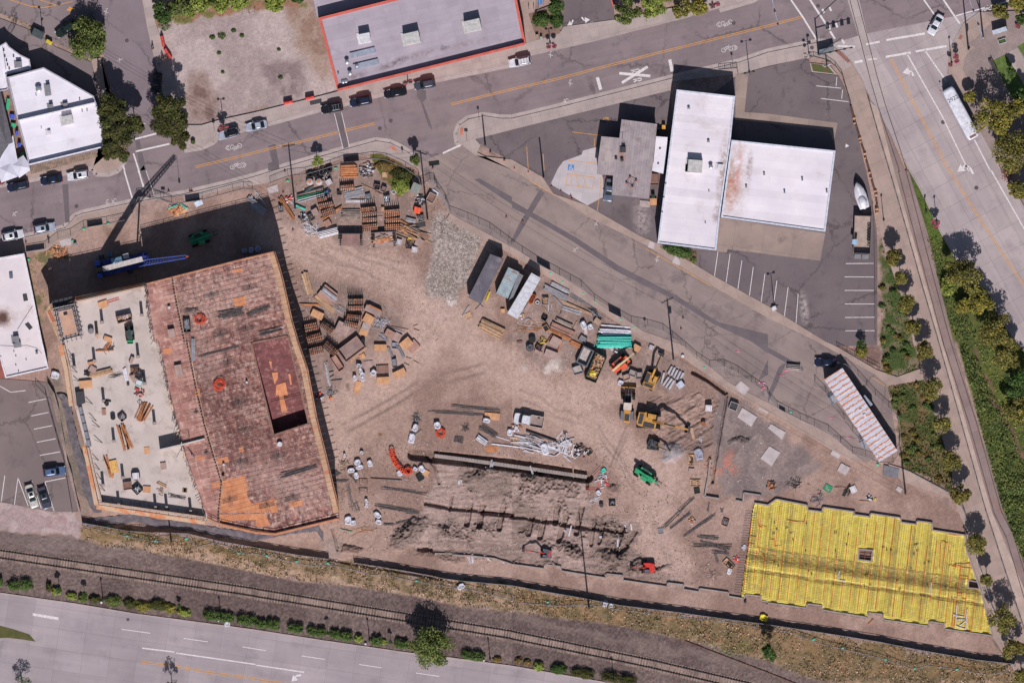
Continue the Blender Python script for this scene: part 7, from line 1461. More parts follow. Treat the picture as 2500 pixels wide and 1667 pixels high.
he('scrap_heap','b1',1138,1345,110,30,12,'white and brown rubbish ~h brown slab bin','~z',[BA,WO,PY],20,(.3,.8),(.1,.3),.4,z=HS+.75);ca('c1',1195,5,55,30,0,.4,'green-edged tray ~d upper middle ~a slab',GE,None,'tray',z=ZS)
bn('r','c2',1790,590,2245,632,36,'^n ~l, upper ~t north ~a trench',RE,la=2);bn('r','c2',1575,632,2095,668,34,'^n ~l, lower ~t north ~a trench',RE,la=2);bo('c2',2168,685,140,62,-5,.3,'~p ~d end ~a long ~ls',PL)
bag('c2',2115,722,34,'white bag ~c ~p ~i rebar');bag('c2',1663,765,34,'white ^e ~f red ~Q');cd('c2',1697,828,42,'red ~Q below a white ^e',OR,6,.09,dy=-.06);he('scrap_heap','c2',1930,790,80,60,30,'dark wire heap right ~a red ~Q','~z',[ST],26,(.5,1.2),(.04,.06),.3)
bn('r','c2',2055,770,2215,870,62,'grey ~l ~f white pipe bundle',RE,la=3);bn('p','c2',2030,870,2120,930,62,'bundle of short white conduits',PI,la=3,pw=.2,ls=.12);bn('p','c2',2130,928,2500,975,22,'long white pipe running right ~a white conduits',PI,la=1,pw=.28);bn('r','c2',1820,880,1905,900,75,'~S rebar mat ~f trench',RE,la=2)
he('scrap_heap','c2',1472,712,75,110,10,'dark ~z above a white bag, west ~a trench','~z',[ST,GR],50,(.4,1.2),(.05,.1),.6);bag('c2',1460,790,36,'white bag ~c dark ~z');bag('c2',1428,885,48,'big torn white bag ~B west end ~a trench',h=.7);bn('l','c2',1470,860,1525,815,20,'short grey board crossing the torn white bag',WG,la=1,pw=.2,nm='board')
# orange drain pipe, flexible
c=a('c2',1290,1090);mb=MB();pts=[a('c2',*v)for v in((1245,990),(1250,1030),(1262,1075),(1282,1110),(1310,1145),(1335,1175),(1375,1195),(1395,1180))]
dn=[]
for i in range(len(pts)-1):
 L=di(pts[i],pts[i+1]);
 for s in np.arange(0,L,.36):u=s/L;dn.append((pts[i][0]+u*(pts[i+1][0]-pts[i][0]),pts[i][1]+u*(pts[i+1][1]-pts[i][1]),ang(pts[i],pts[i+1])))
for i,(x,y,an)in enumerate(dn):mb.torus(x-c[0],y-c[1],.5,.48+.08*math.sin(i*2.1),.085,16,6,Matrix.Rotation(an,3,'Z')@Matrix.Rotation(R(62),3,'Y'))
tag(mb.bu('drain_pipe',OR,loc=(*c,0)),'long snaking orange ~Q ~d west end ~a trench','~Q');cd('c2',1393,1185,36,'round orange coil ~d end ~a snaking hose',OR,7,.1);bag('c2',1318,1205,28,'white bag left ~a round orange coil',h=.5)
for k,x,y,r,l in(('c2',1460,1165,22,'small white bag right ~a round orange coil'),('c2',1520,1165,36,'white bag ~f tan board, right ~a orange coil'),('c2',812,1042,18,'small white bag ~f stick pallet'),('c2',970,1015,17,'small white bag alone ~e dirt'),('c2',1045,1115,30,'crumpled white bag right ~a ^p'),('c2',930,1105,30,'white bag ~d top ~a ^p'),('c2',950,1150,34,'white bag ~e right ~a ^p'),('c2',872,1180,34,'white bag ~e left ~a ^p'),('c2',920,1225,32,'white bag ~d bottom ~a ^p'),('c2',1014,1460,22,'white bag, upper ~a pair ~B sawhorses'),('c2',1016,1500,20,'white bag, lower ~a pair ~B sawhorses'),('d2',845,75,40,'white bag lying ~i south corner ~a deck'),('d2',890,95,28,'small white bag right of another ~B deck corner'),('d2',1115,25,36,'white bag ~r teal mark ~f rebar stub'),('d2',1125,88,30,'white bag ~c teal-marked bag'),('c2',2330,830,30,'white bag ~d left end ~a white pipes'),('d1',2085,1025,26,'white litter bag ~e highway verge'),('d2',1882,680,36,'white boulder bag ~e ^c verge'),('d3',855,838,32,'white bag ~e ^c ~i black fence'),('d3',910,855,20,'small white bag right of another ~e ^c'),('c1',505,305,42,'white sack ~m west roof ~O slab')):bag(k,x,y,r,l,h=.7)
he('timber_heap','c2',800,1115,120,100,30,'pallet of tan sticks ~i east edge ~a deck','~D',[WO,WG],30,(.6,1.3),(.06,.12),.4);bo('c2',1560,1205,50,55,-30,.3,'tan board right ~a white bag',PL);ca('c2',1505,1245,58,62,30,.5,'dark green crate ~c white bags',pa((58,74,60)),BL)
he('scrap_heap','c2',905,1165,120,130,0,'brown rusty scrap among the white ^p','~z',[WD,ST],30,(.3,.9),(.05,.12),.3);bn('p','c2',1030,1250,1350,1265,14,'^n pipe ~c orange hose',PP,la=1,pw=.2);bn('r','c2',1135,1335,1600,1400,30,'^n ~l ~c dark pipe',RE,la=2)
for k,x1,y1,x2,y2,w_,l in(('c2',840,1310,890,1560,40,'upright ~l ~i ^t left'),('c2',915,1455,940,1560,36,'upright short ~l ~i ^t right'),('c2',1085,1500,1500,1560,40,'~l ~d west edge ~a ^q'),('c2',860,1210,935,1290,32,'short ~l ~c white ^p'),('c2',710,1275,850,1280,22,'grey ~l ~b deck corner'),('c2',710,1180,760,1230,50,'wire rack of bars ~b deck edge'),('d2',1170,110,1280,112,20,'short dark rebar stub ~i white bags'),('d2',1280,100,1410,70,20,'short dark ~l left ~a spoil heap'),('d2',1370,-5,1500,15,22,'~l ~d top ~a spoil heap'),('d3',1385,150,1550,-10,30,'~Y ~l, first of three west ~a ~g'),('d3',1450,150,1640,0,22,'^n ~l, second of three west ~a ~g'),('d3',1570,220,1880,10,22,'^n ~l, third of three west ~a ~g'),('d3',1700,220,1900,235,36,'flat ~l, top ~a group left ~a ~g'),('d3',1650,300,2020,310,34,'long flat ~l ~h group left ~a ~g'),('d3',1720,275,2000,340,40,'thick ~l crossing the group ~i ~g'),('d3',1830,355,1995,380,24,'lowest flat ~l ~a group ~i ~g'),('d3',1865,375,1885,465,26,'short upright ~l ~c flat group'),('c3',1530,1560,1670,1420,26,'long ~l ~c wide slatted pallet'),('c3',1810,1470,1800,1560,14,'thin upright rebar ~c short concrete wall'),('c3',1925,1525,1930,1568,24,'short upright rebar left ~a ~g')):bn('r',k,x1,y1,x2,y2,w_,l,RE,la=2)
def sawhorse(k,x,y,l):
 t=ti('sawhorse',l,'sawhorse',(*a(k,x,y),gz(a(k,x,y))),0);MB().bar((-.9,0,.8),(.9,0,.8),.12).bu('beam',WD,t);mb=MB()
 for s in(-.8,.8):mb.bar((s,-.45,0),(s,0,.8),.08);mb.bar((s,.45,0),(s,0,.8),.08)
 mb.bu('leg',ST,t)
sawhorse('c2',985,1285,'dark sawhorse ~c white ^p, upper ~t');sawhorse('c2',985,1370,'dark sawhorse ~c white ^p, lower ~t')
he('timber_heap','d2',1025,160,230,60,3,'thin ^d green sticks ~e dirt ~i deck corner','~D',[WA,WO,WG],14,(2,3.6),(.06,.1),.15,ft=True);bn('l','d2',775,152,885,178,8,'thin green pole lying ~i deck corner',GE,la=1,pw=.12,nm='pole');pe('d2',(800,310,950,350,940,378,795,345),'dark sheet lying ~i bottom trench',.2,WD,'sheet')
# white pipe yard north of the trench
WS=pa((194,188,194),.7)
he('pipe_heap','c3',200,945,430,130,-17,'sprawling heap of white pipes and sheets ~c flatbed truck','~Z',[WS,PI,ALU],52,(1.,3.0),(.1,.26),.5,ft=True);bag('c3',300,985,55,'crumpled white plastic ~e white ~Z',h=.5);he('pipe_heap','c3',480,950,190,170,-60,'white boards and frames right ~a white ~Z','~Z',[WS,PI],40,(1,2.8),(.1,.35),.6)
bn('p','c3',130,815,410,915,34,'dark pipe pair with white bits ~f white ~Z',PP,la=2,pw=.26);bn('p','c3',20,855,130,880,22,'short white beam ~c flatbed truck',WS,la=1,pw=.4);bn('p','c3',100,1000,200,1015,16,'white tee pipe ~c white ~Z',WS,la=1,pw=.28);ca('c3',50,895,80,45,5,.3,'tan pallet left ~a white ~Z',WO,WO,'pallet',lu=8)
ru('c3',635,1000,70,'dark and white rubbish right ~a white boards',co=[BL,BA,WD],n=30);ca('c3',708,1018,60,45,35,.4,'tan crate ~r dark inside ~b rubbish',WO,BL);he('scrap_heap','c3',490,840,50,50,0,'small black wire coil right ~a dark pipes','~z',[BL],20,(.3,.7),(.04,.06),.2);ru('c3',40,780,45,'rusty and white scraps ^b flatbed truck',n=14,co=[BA,WA])
he('scrap_heap','c3',815,1280,110,200,0,'red, teal and white scraps ~d east end ~a trench','~z',[RP,BA,WS],30,(.4,1.3),(.08,.25),.35);bag('c3',840,1180,26,'teal bag ~f red scraps ~d trench end',m=TE,h=.4);bag('c3',795,1385,26,'white bag ~c red ladder',h=.5)
he('pipe_heap','c3',770,1440,150,60,25,'white sticks ~c trench end','~Z',[WS],10,(.8,1.8),(.08,.12),.15,ft=True);ca('c3',920,1480,60,50,0,.5,'dark frame box ~d lower dirt lane',BL,GR,'crate',lu=8);du('c3',820,1500,18,.8,'dark drum ~d lower dirt lane',DA)
# pipes standing in the long trench: grade beam
t=ti('grade_beam','long pale concrete beam ~h bottom ~a ~W','grade beam',(*a('c3',0,1140),-1.2));q=A('c2',1640,1030,1900,1062,2350,1125)+A('c3',690,1225);mb=MB()
for i in range(len(q)-1):mb.bar((*of(q,-.35)[i],-.75),(*of(q,-.35)[i+1],-.75),.75,1.4)
mb.bu('beam',CO,t,True);mb=MB()
for i in range(len(q)-1):
 L=di(q[i],q[i+1])
 for s in np.arange(0,L,.6):u=s/L;o_=of(q,-.35);x=o_[i][0]+u*(o_[i+1][0]-o_[i][0]);y=o_[i][1]+u*(o_[i+1][1]-o_[i][1]);mb.bar((x,y,-.1),(x,y,.5),.05)
mb.bu('rebar_dowel',ST,t,True,ki='stuff')
for k,x1,y1,x2,y2,l in(('c2',2165,1080,2150,1155,'white pole across the ~W, left ~t'),('c2',2180,1100,2165,1150,'white pole across the ~W, right ~t'),('c3',165,1135,200,1245,'white plank bridging the ~W'),('c3',560,1155,568,1248,'thin tan plank bridging the ~W')):bn('l',k,x1,y1,x2,y2,14,l,WS if 'white'in l else WO,la=1,pw=.2,z=.05,nm='plank')
bn('l','c2',2105,1155,2200,1178,18,'short white board south ~a ~W',WS,la=1,pw=.2,nm='board');he('timber_heap','c2',2260,1180,90,50,35,'tan stakes south ~a ~W','~D',[WO],8,(.8,1.6),(.06,.1),.2,ft=True)
# foundation walls of the second building
def fw(k,pts,lb,h=.45,w_=.28,z0=-.5,m=None):
 q=A(k,*pts);t=ti('foundation_wall',lb,'^v',(*q[0],z0));mb=MB()
 for i in range(len(q)-1):mb.bar((*q[i],(z0+h)/2),(*q[i+1],(z0+h)/2),w_,h-z0)
 mb.bu('wall',m or CO,t,True);return t
fw('d3',(-550,395,-380,400,-160,425,0,478,295,518,303,480,448,498,452,538,680,575,860,602,868,565,1015,580,1018,625,1425,683,1428,648,1575,665,1575,708,1718,730,1722,700,1985,737,1988,770,2130,793,2140,755,2285,772,2288,812,2345,822),'long stepped concrete ^v ~s bottom ~a ^q',.5)
fw('d2',(1640,380,1780,380,1930,400,2080,425),'short low ^v ~d west end ~a ^q',.35);fw('c3',(1822,1080,1800,1250,1770,1420,1900,1440),'thin L-shaped concrete wall right ~a green telehandler',.7,.35);fw('c3',(2055,1455,2120,1468,2128,1385,2285,1408,2285,1455),'low stepped wall ~d top left corner ~a ~g',.5)
he('timber_heap','c3',1812,1160,30,260,0,'rusty forms ~s thin L-shaped wall','~D',[WA,WD],16,(.8,1.6),(.06,.12),.7)
# plumbing stubs in the dug ground
for i,(k,x1,y1,x2,y2,l)in enumerate((('d3',545,120,520,220,'white riser pipe ~h trench grid, upper middle'),('d3',475,160,500,185,'short white pipe pair left ~a upper riser'),('d3',120,190,150,215,'short white pipe ~f small red excavator'),('d3',975,215,970,320,'tall white pipe stub ~h right trench grid'),('d3',800,220,840,235,'white pipe elbow ~h middle trench grid'),('d3',1035,110,1055,150,'white pipe cluster ~d top right trench'),('d3',1090,105,1100,170,'white pipe elbow right ~a cluster'),('d2',1945,400,1975,470,'splayed white pipe left ~a black gap'),('d2',1985,380,1990,470,'upright white pipe left ~a black gap'),('d2',2090,395,2160,450,'splayed white pipes ~d low wall'),('d2',2240,440,2280,465,'white pipe pair ~h black gap'),('c2',1860,1310,1865,1270,'short white stub ~h upper ^q, left'),('c2',1880,1305,1882,1265,'short white stub ~h upper ^q, right'),('d2',2068,500,2070,535,'tiny white stub ~e bottom dirt lane'))):
 bn('p',k,x1,y1,x2,y2,18 if 'pair'in l or 'p'in l else 8,l,PI,la=1,pw=.13,nm='pipe_stub',cat='pipe')
for x,y,r_,l in((2140,818,12,'black pot ~i bottom wall'),):du('d3',x,y,r_,.6,l,BL,nm='pot')
ca('d3',1990,478,60,110,45,.4,'tan slatted crate left ~a ~g',WO,BL,'pallet',lu=14);bag('d3',1995,540,30,'white plastic ~c tan slatted crate',h=.4);ca('d3',1960,92,55,65,-20,.4,'grey grid tray ~d top left ~a ~g',WD,GR,'tray',lu=10);ru('d3',2060,430,26,'red scraps ~d ~A ~a ~g',co=[RP,BA],n=10);bag('d3',2130,320,24,'grey film ~d ~A ~a ~g',h=.3);bag('d3',2310,970,42,'yellow plastic heap ~i black fence',m=pa((226,206,60)),h=.7)
ca('d3',1365,170,50,50,5,.2,'grey wire mesh tray ~d end ~a long ~ls',GR,None,'tray');ru('d3',1650,75,30,'^d white bits ~m long ~ls',co=[WA,BA],n=10);bn('l','d4',918,1030,968,975,10,'tan board ~e dirt ~c ~g',WA,la=1,pw=.3,nm='board');he('scrap_heap','d3',1830,550,160,120,-25,'bent dark bars ~e dirt left ~a ~g','~z',[RE],14,(1,2.4),(.04,.05),.15)
# bits above the yellow slab
for k,x,y,l,co in(('c4',245,1300,'black hose tangle ~f ~g, left',[BL,DA]),('c4',460,1430,'grey corrugated roll ~f ~g',[GR,DA])):he('hose_heap',k,x,y,150,110,10,l,'hose heap',co,46,(.5,1.3),(.05,.09),.25)
ca('c4',550,1345,70,60,-30,.2,'green-white drain grate ~f ~g',GE,pa((150,160,150)),'drain_grate','grate',lu=8);bo('c4',785,1355,55,62,25,.3,'white box on black film ~f ~g',PI);ru('c4',930,1440,28,'blue-white jug and black scraps ~f ~g',co=[BA,BL],n=10);bag('c4',985,1445,14,'yellow scrap ~f ~g',m=pa((226,206,60)),h=.3);bn('l','c4',830,1462,945,1470,10,'tan plank ~f ~g',WO,la=1,pw=.2,nm='plank');ru('c4',30,1320,45,'rusty wire scraps ~d left ~f ~g',co=[WA,ST],n=16);he('timber_heap','c4',660,1330,110,20,-12,'two thin planks ~f ~g','~D',[WD],4,(1.6,2.6),(.08,.1),.1,ft=True)
he('film_heap','c4',730,1360,150,60,50,'black film strip ~b white box','film heap',[BL],16,(.8,1.6),(.08,.2),.15,ft=True)
# by the north fence
he('board_heap','b1',1635,375,150,110,-10,'~3 and teal edging inside the ~4','board heap',[PL,WA],22,(.8,1.6),(.3,.6),.3);bn('l','b1',1545,345,1630,315,14,'teal strips left ~a ~3',TE,la=2,pw=.16,nm='strip_stack',cat='strip');bn('l','b1',1660,305,1735,360,20,'teal strip right ~a ~3',TE,la=2,pw=.16,nm='strip_stack',cat='strip')
bn('l','b1',805,520,945,492,24,'tan timber ~c fence banner',WO,la=2,pw=.25);he('timber_heap','b1',530,745,190,90,-8,'splintered ~3 ~i west end ~a fence','~D',[WA,PL,WD],40,(1,2.4),(.08,.2),.4)
ca('b1',1007,765,38,35,5,.6,'pale blue bucket ~f crane cab',pa((150,190,210)),None,'bucket');bn('l','b1',2310,290,2430,390,70,'~K beams ~d fence corner',ALU,la=4,pw=.3,nm='beam_stack');bn('l','b1',2275,245,2330,285,40,'grey tube bundle ~f steel beams',ALU,la=3,pw=.2,nm='tube_stack')
for i,x in enumerate((2245,2305,2365)):bag('b1',x,735-i*7,28,'pale blue-white cube bag north ~a deck, %s'%('left of three','middle of three','right of three')[i],m=pa((184,196,226),.7),h=1.0)
du('b1',690,675,14,.8,'silver pail inside the west fence',GA,nm='pail')
he('tube_heap','b2',50,250,130,260,-60,'grey beams ~h building shadow ~d fence corner','tube heap',[ALU],8,(2,3),(.15,.25),.4,ft=True)
# SECOND BUILDING: YELLOW SHEETING WITH REINFORCEMENT
t=ti('yellow_sheeting','bright yellow membrane over footing trenches with dark steel reinforcement ~d bottom right','slab formwork',(*cen(YB),0))
bx=[min(p[0]for p in YB),max(p[0]for p in YB),min(p[1]for p in YB),max(p[1]for p in YB)]
sx=np.arange(bx[0],bx[1]+.2,.16);sy=np.arange(bx[2],bx[3]+.2,.16);SX,SY=np.meshgrid(sx,sy);ms=ii(YB,SX,SY)
U1=Vector((math.cos(R(-8.5)),math.sin(R(-8.5))));U2=Vector((math.sin(R(10.5))*-1*-1,math.cos(R(10.5))))
U2=Vector((.115,.993)).normalized();o0=Vector(a('d4',0,832))
def uv(X,Y):
 dx,dy=X-o0.x,Y-o0.y;det=U1.x*U2.y-U1.y*U2.x
 return(dx*U2.y-dy*U2.x)/det,(U1.x*dy-U1.y*dx)/det
SU,SV=uv(SX,SY)
SZ=np.full(SX.shape,.32);PER=3.62
wob=(fbm(SX,SY,2.5,500,3)-.5)*.5
dtr=np.abs((SU+wob+.6)%PER-PER/2);TRW=sst(dtr,.35,.85)
SZ-=(1-TRW)*.26*(.7+.6*fbm(SX,SY,5,510,2))
for v0,wd in((9.4,1.3),(6.2,.5)):
 SZ-=(1-sst(np.abs(SV-v0+wob*1.6),wd*.3,wd))*.22
SZ+=(fbm(SX*2,SY*.6,.9,520,3)-.5)*.14+(fbm(SX,SY,.4,530,2)-.5)*.09
MB_=ms[:-1,:-1]&ms[1:,:-1]&ms[:-1,1:]&ms[1:,1:]
pit=ii(A('d4',830,330,968,345,955,458,822,440),SX,SY);pit2=ii(A('d4',1838,618,1930,635,1950,710,1830,698),SX,SY)
keep=MB_&~pit[:-1,:-1]&~pit2[:-1,:-1]
si=np.arange(SX.size).reshape(SX.shape);FS=np.stack([si[:-1,:-1],si[:-1,1:],si[1:,1:],si[1:,:-1]],-1)[keep]
us=np.unique(FS);rem=np.zeros(SX.size,np.int64);rem[us]=np.arange(len(us));VS=np.stack([SX.ravel(),SY.ravel(),SZ.ravel()],1)[us]
YM=mat('sheeting_yellow',(234,214,100),(220,199,88),.8,.55,ba=.6,bc=4,sE=.3,sa=[(.45,(196,172,104),.54,.7),(1.6,(234,218,120),.62,.7),(.9,(176,150,96),.64,.74)])
fa('sheeting',VS,rem[FS],YM,t,world=True)
def zat(x,y):
 i=int(np.clip((x-sx[0])/.16,0,len(sx)-1));j=int(np.clip((y-sy[0])/.16,0,len(sy)-1));return SZ[j,i],ms[j,i]and not pit[j,i]and not pit2[j,i]
def yb(mb,p,d,L,w_,dz=.12,step=.9):
 pc=None;n=int(L/step)
 for i in range(n+1):
  q=p+d*(i*step);z,ok=zat(q.x,q.y)
  if ok:
   c=(q.x,q.y,z+dz)
   if pc is not None:mb.bar(pc,c,w_)
   pc=c
  else:pc=None
um,ua,vi,va=SU[ms].min(),SU[ms].max(),SV[ms].min(),SV[ms].max()
mb1,mb2=MB(),MB()
for u in np.arange(um,ua,.45):
 yb(mb1,o0+U1*u+U2*vi,U2,va-vi,.034)
 if random.random()<.3:yb(mb1,o0+U1*(u+.25)+U2*vi,U2,va-vi,.034)
for u in np.arange(um,ua,PER):
 for k in range(4):yb(mb1,o0+U1*(u+.8+k*.24)+U2*(vi+random.uniform(0,5)),U2,(va-vi)*random.uniform(.5,1),.04,.16)
for v in np.arange(vi,va,.33):
 yb(mb2,o0+U2*v+U1*um,U1,ua-um,.03)
for v in list(np.arange(7.8,10.8,.2))+list(np.arange(5.9,6.6,.25)):yb(mb2,o0+U2*v+U1*(um+random.uniform(0,4)),U1,ua-um-random.uniform(0,6),.045,.16)
for b_ in(mb1,mb2):
 o=b_.bu('rebar_mat',mat('rebar_rusty',(128,118,88),(150,124,88),2,.8,.1),t,True);o['kind']='stuff'
mb=MB();CON=[]
for u in np.arange(um+.4,ua,PER/2):CON.append((o0+U1*u+U2*(vi+(random.uniform(0,8)if random.random()<.5 else 0)),U2,(va-vi)*random.uniform(.5,1.)))
CM=pa((222,92,46),.6)
for p_,d_,L_ in CON:mb=MB();yb(mb,p_,d_,L_,.09,.2);mb.bu('conduit',CM,t,True)
for q in(A('d4',1575,520,1590,275,1650,280,1690,490,1870,465),A('d4',1690,495,1890,520),A('d4',1765,640,1765,585,1835,590,1830,640),A('d4',1735,760,1735,740,1780,745,1780,790,1820,800),A('d4',1690,1060,1710,800,1735,795),A('d4',1860,1100,1845,1040,1830,890),A('d4',20,250,60,250,60,310,125,320,125,270),A('d4',170,70,330,100,345,30),A('d4',1630,195,1750,215),A('d3',2270,0,2265,130,2340,145),A('d3',2255,300,2280,380,2330,430),A('d3',2175,285,2230,295),A('d3',2180,220,2245,225)):
 mb=MB();[mb.bar((*q[i],.5),(*q[i+1],.5),.09)for i in range(len(q)-1)];mb.bu('conduit',CM,t,True)
mb=MB();q=A('d4',830,330,968,345,955,458,822,440);rn(mb,q,.3,-.9,.55);mb.bu('pit_wall',CO,t,True);MB().prism(sr(q,.2),-.9,-.5).bu('pit_floor',WD,t,True)
mb=MB();[mb.bar((*A('d4',842,345+i*30)[0],.5),(*A('d4',950,355+i*30)[0],.5),.08)for i in range(4)];mb.bar((*a('d4',895,340),.5),(*a('d4',885,450),.5),.08);mb.bu('pit_brace',WD,t,True)
q=A('d4',1838,618,1930,635,1950,710,1830,698);mb=MB();rn(mb,q,.25,-.8,.45);mb.bu('pit_wall',CO,t,True)
mb=MB();r_=random.Random(5)
for k,x,y in[('d4',*v)for v in((60,460),(95,500),(350,490),(375,540),(400,575),(620,540),(650,590),(900,590),(940,670),(885,685),(1185,630),(1205,715),(1400,765),(1430,768),(1470,770),(1465,670),(1345,300),(1365,300),(1365,355),(1340,385),(1435,475),(1475,460),(1315,520),(1665,490),(1725,500),(1630,690),(1720,695),(1690,800),(165,150),(205,195),(60,100),(80,160),(45,200),(355,105),(345,355),(230,255),(615,195),(720,300),(740,205),(620,360),(1090,350),(1125,355),(1050,325),(910,570))]:
 c=a(k,x,y);mb.tube((*c,.1),(*c,.75),.1,8)
 if r_.random()<.5:mb.tube((c[0]+.3,c[1]+.15,.1),(c[0]+.3,c[1]+.15,.7),.08,8)
mb.bu('pipe_stub',DA,t,True)
mb=MB()
for q in(A('d4',1720,1065,1735,850),A('d4',1815,1070,1830,890),A('d4',1730,1045,1815,1075),A('d4',1705,945,1805,960),A('d4',1725,985,1810,985),A('d4',1760,1040,1830,990),A('d4',640,625,655,540),A('d4',655,625,710,632),A('d4',1500,640,1495,750)):mb.bar((*q[0],.6),(*q[1],.6),.14)
mb.bu('white_pipework',PI,t,True)
ed=YB
t=ti('foundation_wall','stepped concrete edge wall around the ~g','^v',(*YB[0],0));mb=MB()
for i in range(len(ed)-7):mb.bar((*ed[i],.1),(*ed[i+1],.1),.3,1.0)
mb.bu('wall',CO,t,True)
mb=MB();q=A('d3',2190,0,2085,770)
for i in range(34):
 u=i/34;x=q[0][0]+u*(q[1][0]-q[0][0]);y=q[0][1]+u*(q[1][1]-q[0][1]);mb.bar((x-1.1,y+.15,.3),(x+1.2,y-.2,.42),.05)
tag(mb.bu('rebar_dowel',RE),'^z short steel bars ~s ~A ~a ~g','r',ki='stuff')
# FENCES
def re(pts,sp):
 o=[pts[0]]
 for i in range(len(pts)-1):
  L=di(pts[i],pts[i+1]);n=max(1,round(L/sp))
  for j in range(1,n+1):u=j/n;o.append((pts[i][0]+u*(pts[i+1][0]-pts[i][0]),pts[i][1]+u*(pts[i+1][1]-pts[i][1])))
 return o
def fe(pts,lb,h=1.9,z=0.,sp=3.0,fr=None,m=GA,rs=2,wi=4,nm='chain_fence',lj=0.,cat=None):
 q=re(pts,sp);t=ti(nm,lb,cat or('fence'if nm=='chain_fence'else nm),(*pts[0],z))
 for p in q:MB().tube((*p,z-.1),(p[0],p[1]+lj*h,z+h),.05,6).bu('post',m,t,True)
 for r_ in range(rs):
  mb=MB()
  for i in range(len(q)-1):zz=h-.03-r_*(h-.12);mb.bar((q[i][0],q[i][1]+lj*zz,z+zz),(q[i+1][0],q[i+1][1]+lj*zz,z+zz),.07)
  mb.bu('rail',m,t,True)
 mb=MB()
 if fr is not None:
  q2=re(pts,.8);r2=random.Random(len(q));th=.015
  bow=[r2.uniform(-.12,.12)for _ in q2];top=[h*r2.uniform(.74,1.0)for _ in q2]
  for i in range(len(q2)-1):
   (x0,y0),(x1,y1)=q2[i],q2[i+1]
   for dy in(0,th):mb.add([(x0,y0+dy,z+.02),(x1,y1+dy,z+.02),(x1,y1+bow[i+1]+dy,z+h*.5),(x0,y0+bow[i]+dy,z+h*.5),(x1,y1+dy,z+top[i+1]),(x0,y0+dy,z+top[i])],[(0,1,2,3),(3,2,4,5)])
  mb.bu('screen',fr,t,True)
 elif wi:
  for i in range(len(q)-1):
   L=di(q[i],q[i+1])
   for k in range(wi):zz=h*(k+1)/(wi+1);mb.bar((*q[i],z+zz),(*q[i+1],z+zz),.016)
   for s in np.arange(.4,L,.4):u=s/L;mb.bar((q[i][0]+u*(q[i+1][0]-q[i][0]),q[i][1]+u*(q[i+1][1]-q[i][1]),z),(q[i][0]+u*(q[i+1][0]-q[i][0]),q[i][1]+u*(q[i+1][1]-q[i][1]),z+h),.016)
  mb.bu('mesh',m,t,True)
 return t
BLKF=mat('screen_black',(40,37,42),(58,54,60),1.2,.9);PU=mat('screen_purple_grey',(116,107,112),(92,85,91),1.,.85)
fe(A('b1',215,748,420,715,535,625,650,600,770,525,985,488,1150,452,1255,275,1330,235,1480,265,1580,310,1705,290,1860,268,2140,190,2240,165,2320,175),'~u ~s north edge ~a site ~b crane',2.0)
fe(A('b1',1255,275,1265,245,1400,245,1580,305),'short chain-link loop around the ~7',2.0,PZ)
fe(A('n',0,445,250,345,500,320,850,215,1030,150,1240,130,1450,100,1640,125,1900,240,2080,370,2110,500),'~u curving round the north material yard',1.9)
fe(A('n',2080,480,2240,400,2300,410,2350,560),'~u around the corner ~n',1.9,0)
fe(A('b2',1640,120,1740,270,1785,390,1950,450,2150,540,2350,690)+A('b3',100,760,240,850,440,960,640,1070,760,1195,900,1290,1100,1400,1250,1430,1390,1470,1480,1540)+A('c3',1600,70,1700,160,1820,235),'long ~u ~s south side ~a ~q',1.9)
fe(A('c3',1820,240,1955,230,2080,290,2200,375,2350,480)+A('c4',20,530,90,610,300,720,560,830,780,1030,900,1060,1010,1105,1150,1110),'~u ~m ~Gs ~O ~C',1.9)
fe(A('c4',430,372,530,470,590,585,700,720,780,830,850,900,890,990),'short ~u ~s west side ~a ~C',1.8,RZ)
fe(A('c4',640,190,720,210,830,320,990,500,1110,610,1200,690,1215,850,1210,1010,1150,1110),'~u ~m ~C ~O planted strip',1.9)
fe(A('c4',1230,1170,1300,1190,1700,1400,1790,1540)+A('d4',1800,0,1840,120),'~u ~s pavement down to the ~g',1.6,RZ,fr=None)
fe(A('d4',1915,430,1960,560,2060,880,2090,950),'low white rail fence ~m ~g ~O promenade trees',1.2,RZ,m=WH,wi=1)
fe(A('d1',755,98,1170,172,1400,188,1430,185,1720,195,2000,262,2350,325)+A('d2',50,335,380,392,670,430),'black-screened fence ~c concrete building',1.7,0,2.6,BLKF)
fe(A('d2',900,465,1290,530,1700,605,1870,628,2350,672)+A('d3',200,710,580,775,1000,855,1500,915,2000,985,2350,1030)+A('d4',200,1060,500,1105,1000,1185,1400,1265,1900,1352,2260,1392),'black-screened fence ~s bottom ~a dirt site',1.7,0,2.6,BLKF)
fe(A('c1',440,385,500,480,545,640,560,760,600,960,615,1080,660,1220,690,1370,715,1480,740,1568)+A('d1',752,95),'sagging purple-grey screened fence ~m west ~M ~O slab',1.7,0,2.6,PU)
fe(A('c1',330,400,420,490,480,720,545,960,590,1100,620,1300,665,1568),'thin dark ~u ~d edge ~a west ~M',1.6,RZ-.05,m=DA,wi=2)
t=ti('plastic_sheet','crumpled purple-grey plastic ~s foot ~a slab west wall','sheet',(*a('c1',640,650),0));q=A('c1',560,480,610,560,650,760,700,980,760,1140,800,1350,860,1500,900,1568);vs,fs=[],[]
for i,p in enumerate(re(q,.6)):
 for j in range(5):vs.append((p[0]-.9+j*.42+random.uniform(-.1,.1),p[1]+random.uniform(-.1,.1),max(.05,random.uniform(.0,.5)+j*.1)))
n=len(vs)//5
for i in range(n-1):
 for j in range(4):fs.append((i*5+j,i*5+j+1,(i+1)*5+j+1,(i+1)*5+j))
MB().add(vs,fs,True).bu('film',PU,t,True)
